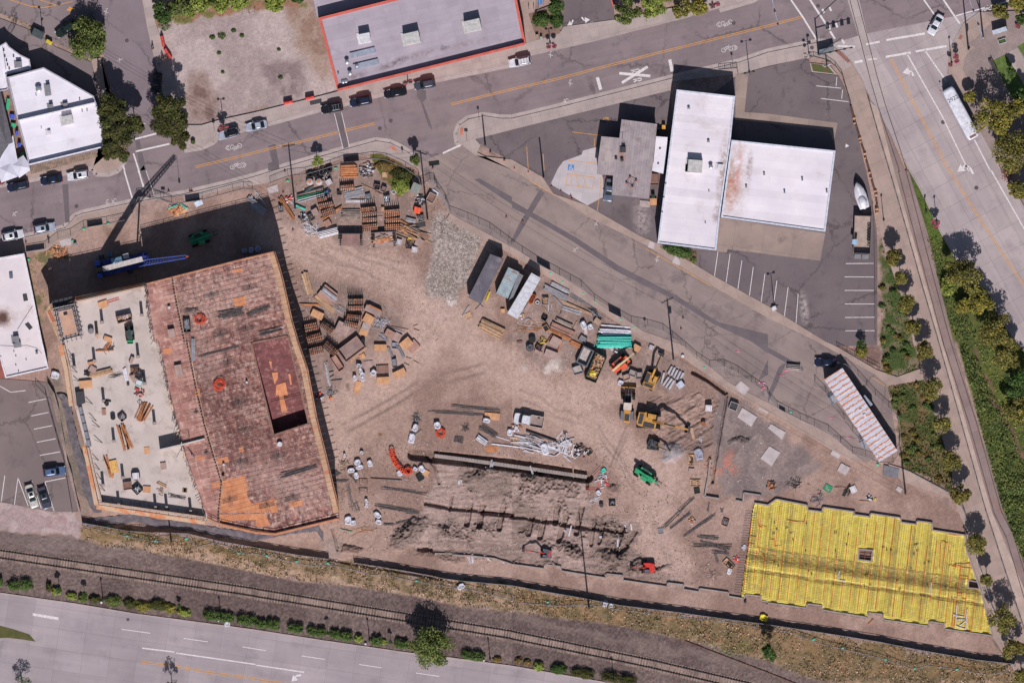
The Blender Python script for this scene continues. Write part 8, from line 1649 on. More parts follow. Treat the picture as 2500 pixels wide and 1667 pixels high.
for nm_,q,lab in(('b',A('d1',800,100,1250,60,1450,110,1700,130,2000,190,2350,230)+A('d2',300,170,560,140,620,240),'crumpled purple-grey plastic ~c ^s ~a slab'),):
 t=ti('plastic_sheet',lab,'sheet',(*q[3],0));vs,fs=[],[]
 for p in re(q,.7):
  for j in range(5):vs.append((p[0]+random.uniform(-.12,.12),p[1]-.7+j*.42+random.uniform(-.1,.1),max(.04,random.uniform(-.1,.35))))
 n=len(vs)//5
 for i in range(n-1):
  for j in range(4):fs.append((i*5+j,(i+1)*5+j,(i+1)*5+j+1,i*5+j+1))
 MB().add(vs,fs,True).bu('film',PU,t,True)
fe(A('d1',760,125,1130,215,1420,270,1720,230,1800,320,1960,280,2090,310,2200,380,2350,380)+A('d2',200,430,500,490,720,490,940,540,1050,575,1180,570,1540,650,2000,715,2350,800)+A('d3',50,830,440,860,700,850,860,870),'thin pale temporary fence ~h ^c, west half',1.2,0,3.5,m=GA,wi=1)
fe(A('d3',880,880,1280,932,2000,1010,2350,1080)+A('d4',160,1090,500,1210,960,1320,1100,1360,1340,1440,1460,1405,1740,1440,2000,1490,2150,1475,2270,1410),'thin pale temporary fence ~h ^c, east half',1.2,0,3.5,m=GA,wi=1)
fe(A('a4',385,530,420,520,545,555,620,610,680,690,720,830,760,960),'dark iron railing curving round the ~M corner',1.1,PZ,2.0,m=DA,wi=3,nm='railing')
fe(A('a4',920,915,1000,1200,1110,1568)+A('b4',1160,170,1250,480,1400,1020,1560,1568),'^w and railway, upper part',1.2,RZ,2.4,m=GR,rs=2,wi=3,nm='railing')
fe(A('c4',1560,0,1780,780,2000,1568)+A('d4',2180,560,2350,1080),'^w and railway, lower part',1.2,RZ,2.4,m=GR,rs=2,wi=3,nm='railing')
fe(A('c4',630,38,655,50,800,130,1030,245),'low dark fence ~s brown planting bed',1.0,RZ,2.4,m=DA,wi=2);fe(A('b4',960,300,975,560,980,1100,985,1568),'dark metal edge barrier ~s east side ~a ~M',.6,RZ,3,m=pa((96,76,70),.8),wi=0,nm='edge_barrier',cat='barrier');fe(A('a1',825,150,860,90,895,20),'dark alley gate rail ~B round tree',1.8,RZ,1.4,m=DA)
fe(A('a1',80,340,130,260,158,190),'dark gate rail ~h alley ~d ~A',1.8,RZ,1.4,m=DA)
# log and stone edging by the boat
LOGS=A('a4',760,970,790,1090,830,1220,850,1300,885,1400,905,1480,930,1568)+A('b4',945,60,985,200,1000,300,1002,400);q=re(LOGS,2.2)
for i in range(len(q)-1):
 o=MB();o.tube((*q[i],RZ+.25),(q[i+1][0]*.94+q[i][0]*.06,q[i+1][1]*.94+q[i][1]*.06,RZ+.25),.22,10)
 tag(o.bu('log',mat('log_brown',(104,72,62),(84,60,54),1.5,.9,fi=.15)),'brown log laid end to end ~m east ~M ~O promenade','log','logs ~s east edge ~a ~M')
for i,(k,x,y,r_)in enumerate((('a4',790,1085,14),('a4',795,1130,12),('a4',842,1270,13),('a4',848,1300,12),('a4',888,1410,14),('a4',892,1450,11),('b4',932,15,13),('b4',942,65,11),('b4',983,185,14),('b4',992,222,14),('b4',1000,350,16),('b4',1000,385,15))):
 c=a(k,x,y);rr=ln(k,r_)*1.15;tag(MB().blob(*c,RZ+.3,rr,rr,.4,i,.15,10,6).bu('boulder',mat('boulder_tan',(196,150,116),(170,128,100),2,.9,fi=.15)),'tan boulder set ~m brown logs ~i promenade','boulder','tan boulders among the logs')
# banners hanging on fences
def be(k,x1,y1,x2,y2,h,lb,m=DA,z=.15):
 p,q=a(k,x1,y1),a(k,x2,y2);tag(MB().bar((p[0],p[1]-.06,z+h/2),(q[0],q[1]-.06,z+h/2),.03,h).bu('fence_banner',m),lb,'banner','banners hung ~e site fences')
BN=pa((150,150,158),.8)
be('b1',803,518,942,497,1.7,'fence banner ~f tan timber ~e ~4',BN);be('b1',1706,288,1835,270,1.8,'fence banner ~f white and blue notice board',BN);be('b1',240,744,410,718,1.6,'fence banner ~d west end ~a ~4',BN)
be('n',1032,150,1238,130,2.0,'fence banner ~f ~J',BN);be('b3',232,850,352,912,1.9,'fence banner ~f white trailer ~e ~q fence',BN);be('b3',890,1288,1003,1345,2.0,'fence banner ~f teal pipes ~e ~q fence',BN);be('c4',104,620,160,648,1.2,'small fence banner ~B ~G with pink mark',BN)
# green sandbags on fence feet
GS=pa((84,196,158),.8)
SB=(('b1',770,535,'~i tan timber ~d ~4'),('b1',667,642,'~b light grey plate'),('b1',990,483,'~e ~4 west ~a crane shadow'),('b1',262,815,'~h weeds ~b west roof'),('b3',352,940,'~c banner ^B white trailer'),('b3',467,1018,'~i ~6'),('b3',657,1125,'~d top ~a flat fence panels'),('b3',770,1203,'~d right ~a flat fence panels'),('b3',997,1365,'~c banner ^B teal pipes'),('b3',1118,1438,'right ~a white pipes'),('c4',205,645,'right ~a small fence banner'),('c4',1008,1125,'~d south tip ~a ~C'),('c4',1240,1172,'~d roadside pole'),('c4',1365,1238,'~e pavement fence ~c roadside pole'),('d1',990,130,'~c ^k first ~F left'),('d1',1165,218,'~c ^k second ~F left'),('d1',1425,262,'~c ^k third ~F left'),('d1',1710,243,'~c ^k fourth ~F left'),('d1',2195,375,'~c ^k fifth ~F left'),('d2',100,397,'~c ^t left'),('d2',372,450,'~c ^t middle'),('d2',660,465,'~c ^t right'),('d2',1475,628,'~h ^c ~f ~0'),('d3',330,822,'left ~a long pole shadow'),('d4',420,1165,'~c ~g, left'),('d4',685,1243,'~c ~g, second'),('d4',1080,1350,'~c ~g, third'),('d4',1345,1432,'~c ~g, fourth'),('d4',1735,1440,'~c ~g, rightmost'),('d4',1945,515,'right ~a ~g, upper'),('d4',2025,770,'right ~a ~g, lower'),('c3',1765,235,'~d fence ~i generator'),('n',245,412,'~B ~n ~d ~4'),('n',915,232,'left ~a ~J'))
for k,x,y,l in SB:
 c=a(k,x,y);tag(MB().blob(*c,gz(c)+.15,.34,.26,.16,int(x),.2,10,6).bu('sandbag',GS),'green sandbag '+l,'sandbag','green sandbags ~e fence feet')
# POLES, LAMPS, SIGNALS
WPOLE=mat('pole_wood',(96,80,70),(80,66,60),3,.95,fi=.15)
def uo(k,x,y,h,lb,arms=1,rot=0,z=0,tr=False):
 c=a(k,x,y);t=ti('utility_pole',lb,'~n',(*c,z),R(rot));MB().tube((0,0,0),(0,0,h),.19,10,.13).bu('pole',WPOLE,t)
 for i in range(arms):mb=MB();mb.bar((-1.3,.1,h-.5-i*1.1),(1.3,.1,h-.5-i*1.1),.11,.13);cr_=mb.bu('crossarm',WPOLE,t);mb=MB();[mb.cyl(u,.1,h-.43-i*1.1,h-.2-i*1.1,.05,6)for u in(-1.2,-.5,.5,1.2)];mb.bu('insulator',GR,cr_)
 if tr:mb=MB();mb.cyl(.35,0,h-3.2,h-2.1,.3,12);mb.bu('transformer',GR,t)
 return t
uo('a1',930,850,11,'wooden ~n with crossarms ~b ^y',2,35,PZ,True);uo('b2',360,345,14.6,'tall ~n ~d west side ~a ~E',1,10);uo('b2',1575,445,15.5,'tall ~n ~d corner ~a gravel haul road',1,-20);uo('e',2095,1150,13.8,'~n ~r transformer ~f ^D pipes',1,25,0,True)
uo('d3',706,875,20.5,'tall pole ~h ^c throwing a shadow across the ^q',0);uo('c4',1262,1395,10.5,'roadside pole ~r street light ~c rusty trailer',0);uo('a2',2105,1335,6.8,'dark pole ~d pointed ~8',0,0,PZ);uo('b3',290,65,9.0,'dark pole ~i ~ks ~b pale pad',0,0,RZ);uo('d1',1572,275,11.,'pole ~h ^c ~c slab',0)
def wire(p,q,sag,nm='overhead_wire'):
 mb=MB();pts=[(p[0]+(q[0]-p[0])*i/12,p[1]+(q[1]-p[1])*i/12,p[2]+(q[2]-p[2])*i/12-sag*4*(i/12)*(1-i/12))for i in range(13)];mb.path(pts,.022,5);return mb
wi=MB()
for d in(-.8,0,.8):
 p=a('a1',930,850);q=a('b2',360,345);mb=wire((p[0]+d,p[1]+d*.3,10.3),(q[0]+d*.5,q[1]+d,14),1.2);wi.v,oa=wi.v+mb.v,len(wi.v);wi.f+=[tuple(i+oa for i in f)for f in mb.f];wi.sm+=mb.sm
for(k1,x1,y1,h1,k2,x2,y2,h2)in(('b2',360,345,14,'b2',1575,445,15),('b2',1575,445,15,'e',2095,1150,13.2),('e',2095,1150,13.2,'c4',1262,1395,10)):
 for d in(-.5,.5):
  p,q=a(k1,x1,y1),a(k2,x2,y2);mb=wire((p[0]+d,p[1]+d,h1),(q[0]+d,q[1]+d,h2),1.4);wi.v,oa=wi.v+mb.v,len(wi.v);wi.f+=[tuple(i+oa for i in f)for f in mb.f];wi.sm+=mb.sm
tag(wi.bu('overhead_wire',BL),'overhead wires strung ~m wooden ~ns','wire')
def lm(k,x,y,h,lb,hb=1,rot=0,z=PZ,nm='street_lamp',baskets=0,arm=.7,gr='~Hs'):
 c=a(k,x,y);t=ti(nm,lb,'~H',(*c,z),R(rot),gr);MB().tube((0,0,0),(0,0,h),.1,8,.06).cyl(0,0,0,.5,.17,10).bu('pole',BL,t)
 for i in range(hb):
  s=(1,-1)[i]if hb>1 else 1;mb=MB();mb.tube((0,0,h-.1),(s*arm,0,h),.04,6);mb.bu('arm',BL,t)
  MB().obox(s*arm,0,h-.12,.5,.34,.16).blob(s*arm,0,h+.02,.24,.2,.16,1,0,10,5).bu('lamp_head',BL,t)
 return t
FL=[pa((206,104,136),.8),pa((150,44,66),.8),mat('flower_leaf',(74,96,50),(56,78,42),3,.9)]
def fl(k,x,y,r,lb,z,pot=True):
 c=a(k,x,y);rr=ln(k,r);t=ti('flower_basket',lb,'~o',(*c,z),0,'hanging ~os');r_=random.Random(int(x+y))
 for i,m_ in enumerate(FL):
  mb=MB()
  for j in range(24):d=rr*math.sqrt(r_.random());aa=r_.uniform(0,6.28);mb.blob(d*math.cos(aa),d*math.sin(aa),.1+.25*r_.random(),.11,.1,.07,j,.2,6,4)
  mb.bu('bloom'if i<2 else 'leaves',m_,t)
 MB().blob(0,0,-.05,rr*.6,rr*.6,.25,2,.02,12,6).bu('pot',WD,t)
lm('a1',2052,1150,5.6,'twin-headed ~H ~i silver car ~r black roof',2,5,arm=.55);fl('a1',2030,1175,30,'pink ~o ~f silver car, left ~t',2.6);fl('a1',2075,1165,24,'pink ~o ~f silver car, right ~t',2.6)
lm('a3',350,400,3.4,'~H with ~os ~d red corner ~a store',2,5,arm=.55);fl('a3',335,432,22,'~o ~d red store corner, left ~t',2.4);fl('a3',388,425,22,'~o ~d red store corner, right ~t',2.4)
lm('a2',1395,755,3.2,'~H with baskets ~m dark cars ~c ^A',2,5,arm=.5);fl('a2',1368,762,20,'pink ~o behind the black sedan, left ~t',2.4);fl('a2',1418,748,20,'pink ~o behind the black sedan, right ~t',2.4)
lm('a3',1840,40,3.2,'~H with baskets ~i yellow-leaved ~v',2,5,arm=.5);fl('a3',1840,55,26,'purple-red ~o ~i yellow-leaved tree, left ~t',2.4);fl('a3',1888,40,22,'purple-red ~o ~i yellow-leaved tree, right ~t',2.4)
lm('a3',2178,665,7.0,'tall twin ~H ~b warehouse ~e main street',2,12,arm=.9);lm('b4',57,1240,7.4,'twin ~M lamp on a white base among the stalls',2,15,arm=.6,z=RZ);tag(MB().obox(*a('b4',55,1260),RZ,.9,.9,.7,R(20)).bu('lamp_base',WH),'white square base ~d foot ~a twin ~M lamp','lamp base')
lm('b4',1062,455,5.5,'single black lamp ~e promenade ~b open trailer',1,80,arm=.2);lm('b4',1452,378,3.4,'lamp ~e grass strip between railway and ~y',1,80,arm=.2,z=RZ);lm('b4',1548,470,5.4,'~H with ~os ~d ~y kerb',1,80,arm=.2);fl('b4',1515,470,24,'pink ~o ~d ~y kerb, upper left',2.6);fl('b4',1555,475,24,'pink ~o ~d ~y kerb, right',2.6);fl('b4',1540,508,26,'pink ~o ~d ~y kerb, lowest',2.6)
lm('a1',390,290,5.4,'tall alley lamp ~b dark dumpster, taller ~t',1,170,z=RZ,arm=.2);lm('a1',393,300,2.8,'short alley lamp ~b dark dumpster',1,60,z=RZ,arm=.2);lm('d1',945,805,4.6,'~1 ~d start ~a yellowing shrubs ~e verge',1,95,z=.1,arm=.15);lm('d1',2030,985,4.8,'~1 ~d first green hedge ~e verge',1,95,z=.1,arm=.15);lm('d2',1042,1180,4.8,'~1 left ~a ~0 ~e verge',1,95,z=.1,arm=.15);lm('d2',2150,1350,4.6,'~1 right ~a ~0 ~e verge',1,95,z=.1,arm=.15);lm('d3',935,1545,5.0,'~1 ~b bottom edge clipped hedge',1,95,z=.1,arm=.15)
for k,x,y,l in(('d1',930,828,'~b yellowing shrubs'),('d1',2002,992,'before the first green hedge'),('d2',1005,1208,'left ~a ~0'),('d2',2090,1358,'right ~a ~0')):du(k,x,y,9,.5,'white bollard light '+l,PI,z=.1,nm='bollard')
fl('a4',1725,520,26,'red ~o ~b crossroads lamp, upper',2.5);fl('a4',1732,562,22,'red ~o ~b crossroads lamp, middle',2.5);fl('a4',1675,595,20,'red ~o ~b crossroads lamp, lower',2.5);lm('a4',1685,585,5.6,'~H with red baskets ~d crossroads east corner',1,80,arm=.2)
fl('b4',2200,40,62,'big pink flower cluster ~d ~N ~a ~y',1.2);fl('b1',14,105,26,'red flower cluster ~d ~A ~b dark SUV',.9);fl('a1',2045,1165+5,26,'pink ~o directly ^b twin ~H',1.6);c=a('a1',1772,1305);t=ti('planter','round planter pot ~e ~8 ~i ~q','planter',(*c,PZ));MB().cyl(0,0,0,.7,.38,16,.5).bu('pot',pa((120,70,66),.8),t);MB().blob(0,0,.75,.42,.42,.2,3,.2).bu('flowers',FL[2],t)
# traffic signals
def sA(lb,bb,tip,h,hb,z=PZ,m=DA,pd=None,r0=.2,lp=None):
 t=ti('traffic_signal',lb,'traffic signal',(*bb,z));L=Vector((tip[0]-bb[0],tip[1]-bb[1]));H=pd or h+2
 MB().tube((0,0,0),(0,0,H),.2,10,.14).bu('pole',m,t);MB().tube((0,0,h),(L.x,L.y,h+.4),.13,8,.06).bu('mast_arm',m,t)
 for u in hb:
  p=L*u;an=math.atan2(L.y,L.x);s=MB().obox(p.x,p.y,h-.55,.42,.3,1.15,an).obox(p.x-math.sin(an)*-.16,p.y-math.cos(an)*.16,h-.65,.7,.05,1.35,an).bu('signal_head',BL,t)
  mb=MB();[mb.cyl(p.x+math.sin(an)*.17,p.y-math.cos(an)*.17,h-.4+k*.35,h-.38+k*.35,.11,10)for k in range(3)];mb.bu('lens',REDL,s)
 if lp:MB().tube((0,0,H-.2),(lp[0]-bb[0],lp[1]-bb[1],H+.6),.08,6).bu('lamp_arm',m,t)
 return t
sb=a('s',530,1210);sA('dark traffic signal mast ~d railway ~7 with its arm ^B road',sb,a('s',1300,1040),5.9,(.33,.5,.74,.93),lp=a('s',1020,850),pd=8.0);sA('tall pale signal pole ~r long arm ~d east crossroads corner',a('a4',1975,350),a('a4',1845,-10),6.2,(.35,.7),m=pa((168,174,192),.5),pd=8.5)
sA('pale signal arm reaching down ~F top edge ^B street',a('a4',25,-60),a('a4',95,235),6.,(.55,.95),m=pa((168,174,192),.5));sA('short dark signal pole ~d east corner pavement edge',a('a4',1840,455),a('a4',1850,420),4.5,(.5,),pd=11)
c=a('s',315,1220);t=ti('crossing_signal','cluster of pedestrian and railway signals on a white stand','railway signal',(*c,PZ));MB().tube((0,0,0),(0,0,4.4),.09,8).bu('pole',WH,t)
for x,y,h in((225,1190,2.8),(325,1160,3.6),(355,1240,2.9),(245,1275,2.6)):q=a('s',x,y);MB().tube((q[0]-c[0],q[1]-c[1],h),(q[0]-c[0],q[1]-c[1]+.18,h),.3,14).bar((0,0,h),(q[0]-c[0],q[1]-c[1],h),.07).bu('signal_disc',BL,t)
c=a('a4',540,610);t=ti('crossing_signal','railway crossing signal pole ~h green corner bed','railway signal',(*c,RZ));MB().tube((0,0,0),(0,0,4.6),.12,8).bu('pole',DA,t);MB().bar((-.9,.05,.9),(.9,.35,.9),.12).bar((-.6,-.2,1.2),(.5,.3,1.2),.1).bu('sign_arm',WH,t)
t=ti('signal_cabinet','dark grey control cabinet ~d railway ~7','cabinet',(*a('s',700,1130),PZ),R(14));MB().box(-1.5,1.5,-.5,.5,0,1.7).bu('cabinet',pa((72,78,84),.5),t);MB().box(-1.55,1.55,-.55,.55,1.7,1.78).bu('lid',pa((116,122,130),.5),t)
def sn(k,x,y,h,lb,m,w_=.5,z=PZ,rot=0,diamond=False):
 t=ti('street_sign',lb,'sign',(*a(k,x,y),z),R(rot));MB().tube((0,0,0),(0,0,h),.04,6).bu('pole',GR,t);MB().box(-w_/2,w_/2,-.06,-.03,h-.7,h).bu('plate',m,t)
sn('a1',1968,1205,2.6,'small street sign ~e pavement left ~a twin lamp',GR);sn('a2',2048,1100,3.,'street sign ~d tip ~a pointed pavement',GR,.4);sn('a2',1938,1300,3.,'round sign ~d pointed ~8',pa((180,60,56)),.7);sn('a3',2028,620,3.4,'street sign post ~d north side ~a warehouse',GR,.4);sn('a3',1235,200,2.4,'street sign ^b ^fs north ~a street',GR,.4);sn('b1',1505,255,2.6,'small sign pole ~i ~7 fence',GR,.8);sn('b3',1225,1440,2.4,'small square sign ~e ~q fence',GR,.5,RZ);sn('a2',1345,1405,1.4,'short sign post ~i ~v ~d ~q corner',GR,.4)
fe(A('a3',1900,640,2065,625,2075,690),'dark railing ~b warehouse north wall',1.2,PZ,1.2,m=DA,wi=3,nm='railing')
t=ti('bench','dark slatted bench ~d edge ~a lawn','bench',(*a('a4',2062,600),PZ),R(-62));mb=MB();[mb.box(-1.4,1.4,-.35+i*.14,-.24+i*.14,.42,.47)for i in range(4)];mb.bu('seat',DA,t);mb=MB();[mb.box(-1.4,1.4,.25+i*.03,.29+i*.03,.5+i*.14,.6+i*.14)for i in range(3)];mb.bu('backrest',DA,t)
for s in(-1.2,1.2):MB().box(s-.05,s+.05,-.35,.3,0,.42).bu('leg',BL,t)
t=ti('bus_shelter','pale glass-roofed street shelter ~e plaza','shelter',(*a('a4',2128,290),PZ),R(17));MB().box(-1.5,1.5,-.25,.6,2.0,2.06).bu('roof',pa((190,196,208),.3),t);MB().box(-1.5,1.5,-.3,-.25,.3,2.0).bu('panel',pa((190,196,208),.3),t)
for s in(-1.4,1.4):MB().bar((s,.5,0),(s,.5,2),.08).bu('post',GR,t)
ca('a4',2150,380,75,40,17,.5,'white rectangular planter of flowers ~e plaza',WH,FL[2],'planter',z=PZ);fl('a4',2295,240,26,'yellow-white round flower pot ~d ~N ~a plaza',PZ+.5);pe('a4',(1745,355,1768,318,1790,335,1768,368),'^l ~d east corner kerb',.015,pa((150,100,92),.9),'tactile_plate',PZ+.008)
pe('a4',(625,480,648,462,752,560,735,582),'brown tactile paving strip ~d railway ~7',.015,pa((150,100,92),.9),'tactile_plate',PZ);pe('a2',(1875,1175,1905,1170,1900,1240,1875,1240),'^l ~d pointed ~8',.015,pa((196,120,100),.9),'tactile_plate',PZ);pe('a2',(1225,1350,1250,1340,1300,1375,1275,1390),'^l ~c ~v corner',.015,pa((196,120,100),.9),'tactile_plate',PZ)
# street clutter
for k,x,y,L_,rz,l in(('a1',1495,380,2.3,-78,'coral-red water barrier ~e pavement ~i ~w upper ~t'),('a1',1542,490,2.3,-56,'coral-red water barrier ~e pavement ~i ~w lower ~t'),('a2',295,940,1.9,12,'bright red water barrier ~e pavement ~c ~w left'),('a2',495,898,1.9,12,'bright red water barrier ~e pavement ~c ~w right')):
 t=ti('water_barrier',l,'barrier',(*a(k,x,y),PZ),R(rz),'red plastic barriers ~i ~x');MB().box(-L_/2,L_/2,-.36,.36,0,.35,.05,.1).box(-L_/2+.05,L_/2-.05,-.26,.26,.35,1.0,.05,.14).bu('body',RP,t);MB().cyl(0,0,1.0,1.03,.09,10).bu('cap',BL,t)
for k,x,y,l in(('b1',238,655,'~k ~i fence ~d ~A'),('b1',1548,190,'~k ~e kerb right ~a crossing fence'),('b1',1745,190,'~k ~f notice board, left ~t'),('b1',1762,190,'~k ~f notice board, right ~t'),('b1',1258,255,'~k ~d crossing fence, left'),('b1',1320,225,'~k ~d crossing fence, middle'),('b1',1377,245,'~k ~d crossing fence, right'),('a2',2152,1398,'~k ~d tip ~a east ~M'),('a2',2280,1470,'~k second ~F tip ~a east ~M'),('a3',22,1550,'~k third ~F tip ~a east ~M'),('b3',150,15,'~k fourth ~F tip ~a east ~M'),('b3',363,145,'~k ~d west corner ~a pale pad'),('b3',450,190,'~k ~e ^s ~a pale pad, single'),('b3',540,235,'~k ~e ^s ~a pale pad, upper of a pair'),('b3',550,258,'~k ~e ^s ~a pale pad, lower of a pair'),('b3',95,465,'~k standing ~h ~q'),('b3',1570,1350,'~k ~i ~n, upper'),('b3',1552,1450,'~k ~i ~n, lower'),('b2',2298,425,'~k ~B west fence ~a ~q')):cone(k,x,y,l,PZ if k=='a2'else(RZ if k!='b1'else PZ))
t=ti('dumpster','dark open dumpster ~h alley ~b lamps','dumpster',(*a('a1',348,312),RZ),R(-25));MB().box(-1.2,1.2,-.75,.75,0,1.2,-.05,-.05).bu('body',pa((44,54,56),.6),t);MB().box(-1.2,0,-.8,.78,1.2,1.26).box(.02,1.2,-.8,.78,1.2,1.26).bu('lid',pa((70,80,84),.5),t)
for i,(x,y)in enumerate(((438,382),(464,398))):t=ti('wheelie_bin','yellow-lidded bin ~b dark dumpster, '+('left'if i==0 else 'right')+' ~t','bin',(*a('a1',x,y),RZ),R(-20),'yellow bins ~h alley');MB().box(-.28,.28,-.32,.32,0,1.0,-.03,-.03).bu('body',pa((216,190,50),.5),t);MB().box(-.32,.32,-.36,.36,1.0,1.06).bu('lid',pa((216,190,50),.5),t)
for k,x,y,m_,l in(('a3',1393,1168,pa((216,160,70),.5),'orange-lidded bin ~m shed ~O warehouse'),('a3',1340,1195,BL,'black bin ~b orange-lidded bin'),('b3',1296,235,pa((36,52,46),.5),'dark green barrel bin ~i grey shed corner')):t=ti('wheelie_bin',l,'bin',(*a(k,x,y),RZ));MB().box(-.32,.32,-.38,.38,0,1.0,-.03,-.03).bu('body',m_,t);MB().box(-.36,.36,-.42,.42,1.0,1.07).bu('lid',m_,t)
bo('b3',1298,285,60,60,0,.6,'orange pallet box ~i warehouse west wall',PL,z=RZ);bn('y','b3',1170,300,1265,310,60,'grey sheet stack ~e asphalt ~i warehouse wall',pa((176,158,156),.85),la=2,th=.08,z=RZ);ca('b3',1305,80,80,100,0,.8,'brown bin enclosure ~m link roof ~O shed',WD,WD,z=RZ)
pe('b3',(1245,700,1265,640,1310,665,1300,720),'pale concrete slab ~d warehouse southwest corner',.1,PE,z=RZ);pe('b3',(1465,840,1505,775,1550,840,1535,870),'pale concrete slab ~c green warehouse hedge',.1,PE,z=RZ);tag(MB().bar((*a('b2',1585,85),RZ+.04),(*a('b2',1690,70),RZ+.04),.9,.1).bu('speed_hump',RU),'black rubber ramp ~d ~q corner','ramp')if False else tag(MB().obox(*a('a2',1635,1500),RZ,2.1,.9,.08,R(8)).bu('rubber_ramp',RU),'black rubber ramp ~d ~q corner','ramp')
t=ti('bicycle_rack','^z grey hoop racks ~e pavement ~b red store','bicycle rack',(*a('a3',200,70),PZ));mb=MB();[mb.bar((u,-.4,0),(u,-.4,.8),.06)or mb for u in()];[mb.path([(u,-.4,0),(u,-.4,.8),(u,.4,.8),(u,.4,0)],.05)for u in(-1,0,1)];mb.bu('hoop',GR,t);bo('a3',265,20,45,45,5,1.0,'blue recycling box ~b red store',pa((70,130,190)),z=PZ);bo('a3',232,340,25,40,10,.7,'tan litter bin ~b planted bed',WG,z=PZ);du('a3',268,348,10,.9,'pale green litter drum ~b planted bed',pa((150,190,170)),z=PZ)
t=ti('barricade','striped folding barricades standing ~h ~q end','barricade',(*a('c4',235,240),RZ),R(-5));mb=MB();[mb.box(-1.4,1.4,-.5+i*.35,-.42+i*.35,.4,.75)for i in range(4)];mb.bu('board',pa((206,196,190)),t);mb=MB();[mb.bar((s,-.6,0),(s,.7,.9),.08)for s in(-1.2,1.2)];mb.bu('leg',BL,t)
ru('c3',2290,400,40,'pink marker paint cloth and scraps ~d fence',co=[pa((226,120,150),.9),BA],n=8)
for k,x,y,l in(('c4',125,310,'upper left'),('c4',165,265,'uppermost'),('c4',580,698,'middle'),('c4',738,880,'lower'),('c3',2078,90,'~B ~n')):mb=MB();c=a(k,x,y);mb.blob(*c,RZ+.002,.45,.16,.006,int(x),.6,14,4);mb.bu('utility_mark',pa((222,120,146),.9),lc)
# patio furniture
for k,x,y,L_,W_,m_,l in(('a1',72,960,28,105,'g','long green patio table ~U top ~a patio'),('a1',112,1072,42,42,'b','blue patio table, upper ~t'),('a1',125,1150,46,36,'g','green patio table ~h middle ~a patio'),('a1',155,1225,26,40,'b','blue patio chair ~c middle green table'),('a1',178,1332,30,36,'b','blue patio chair, lower ~a blue ones'),('a1',205,1415,32,30,'g','green patio table ~d bottom ~a patio')):
 m2=pa((64,92,200),.5)if m_=='b'else pa((56,176,128),.5);t=ti('patio_table'if 'table'in l else 'patio_chair',l,'table'if 'table'in l else 'chair',(*a(k,x,y),.2),R(-8));L2,W2=ln(k,L_),ln(k,W_);MB().box(-L2/2,L2/2,-W2/2,W2/2,.7,.75).bu('top'if 'table'in l else 'seat',m2,t)
 for sx in(-1,1):
  for sy in(-1,1):MB().box(sx*L2*.4-.03,sx*L2*.4+.03,sy*W2*.4-.03,sy*W2*.4+.03,0,.7).bu('leg',BL,t)
 if 'chair'in l:MB().box(-L2/2,L2/2,W2/2-.06,W2/2,.75,1.2).bu('backrest',m2,t)
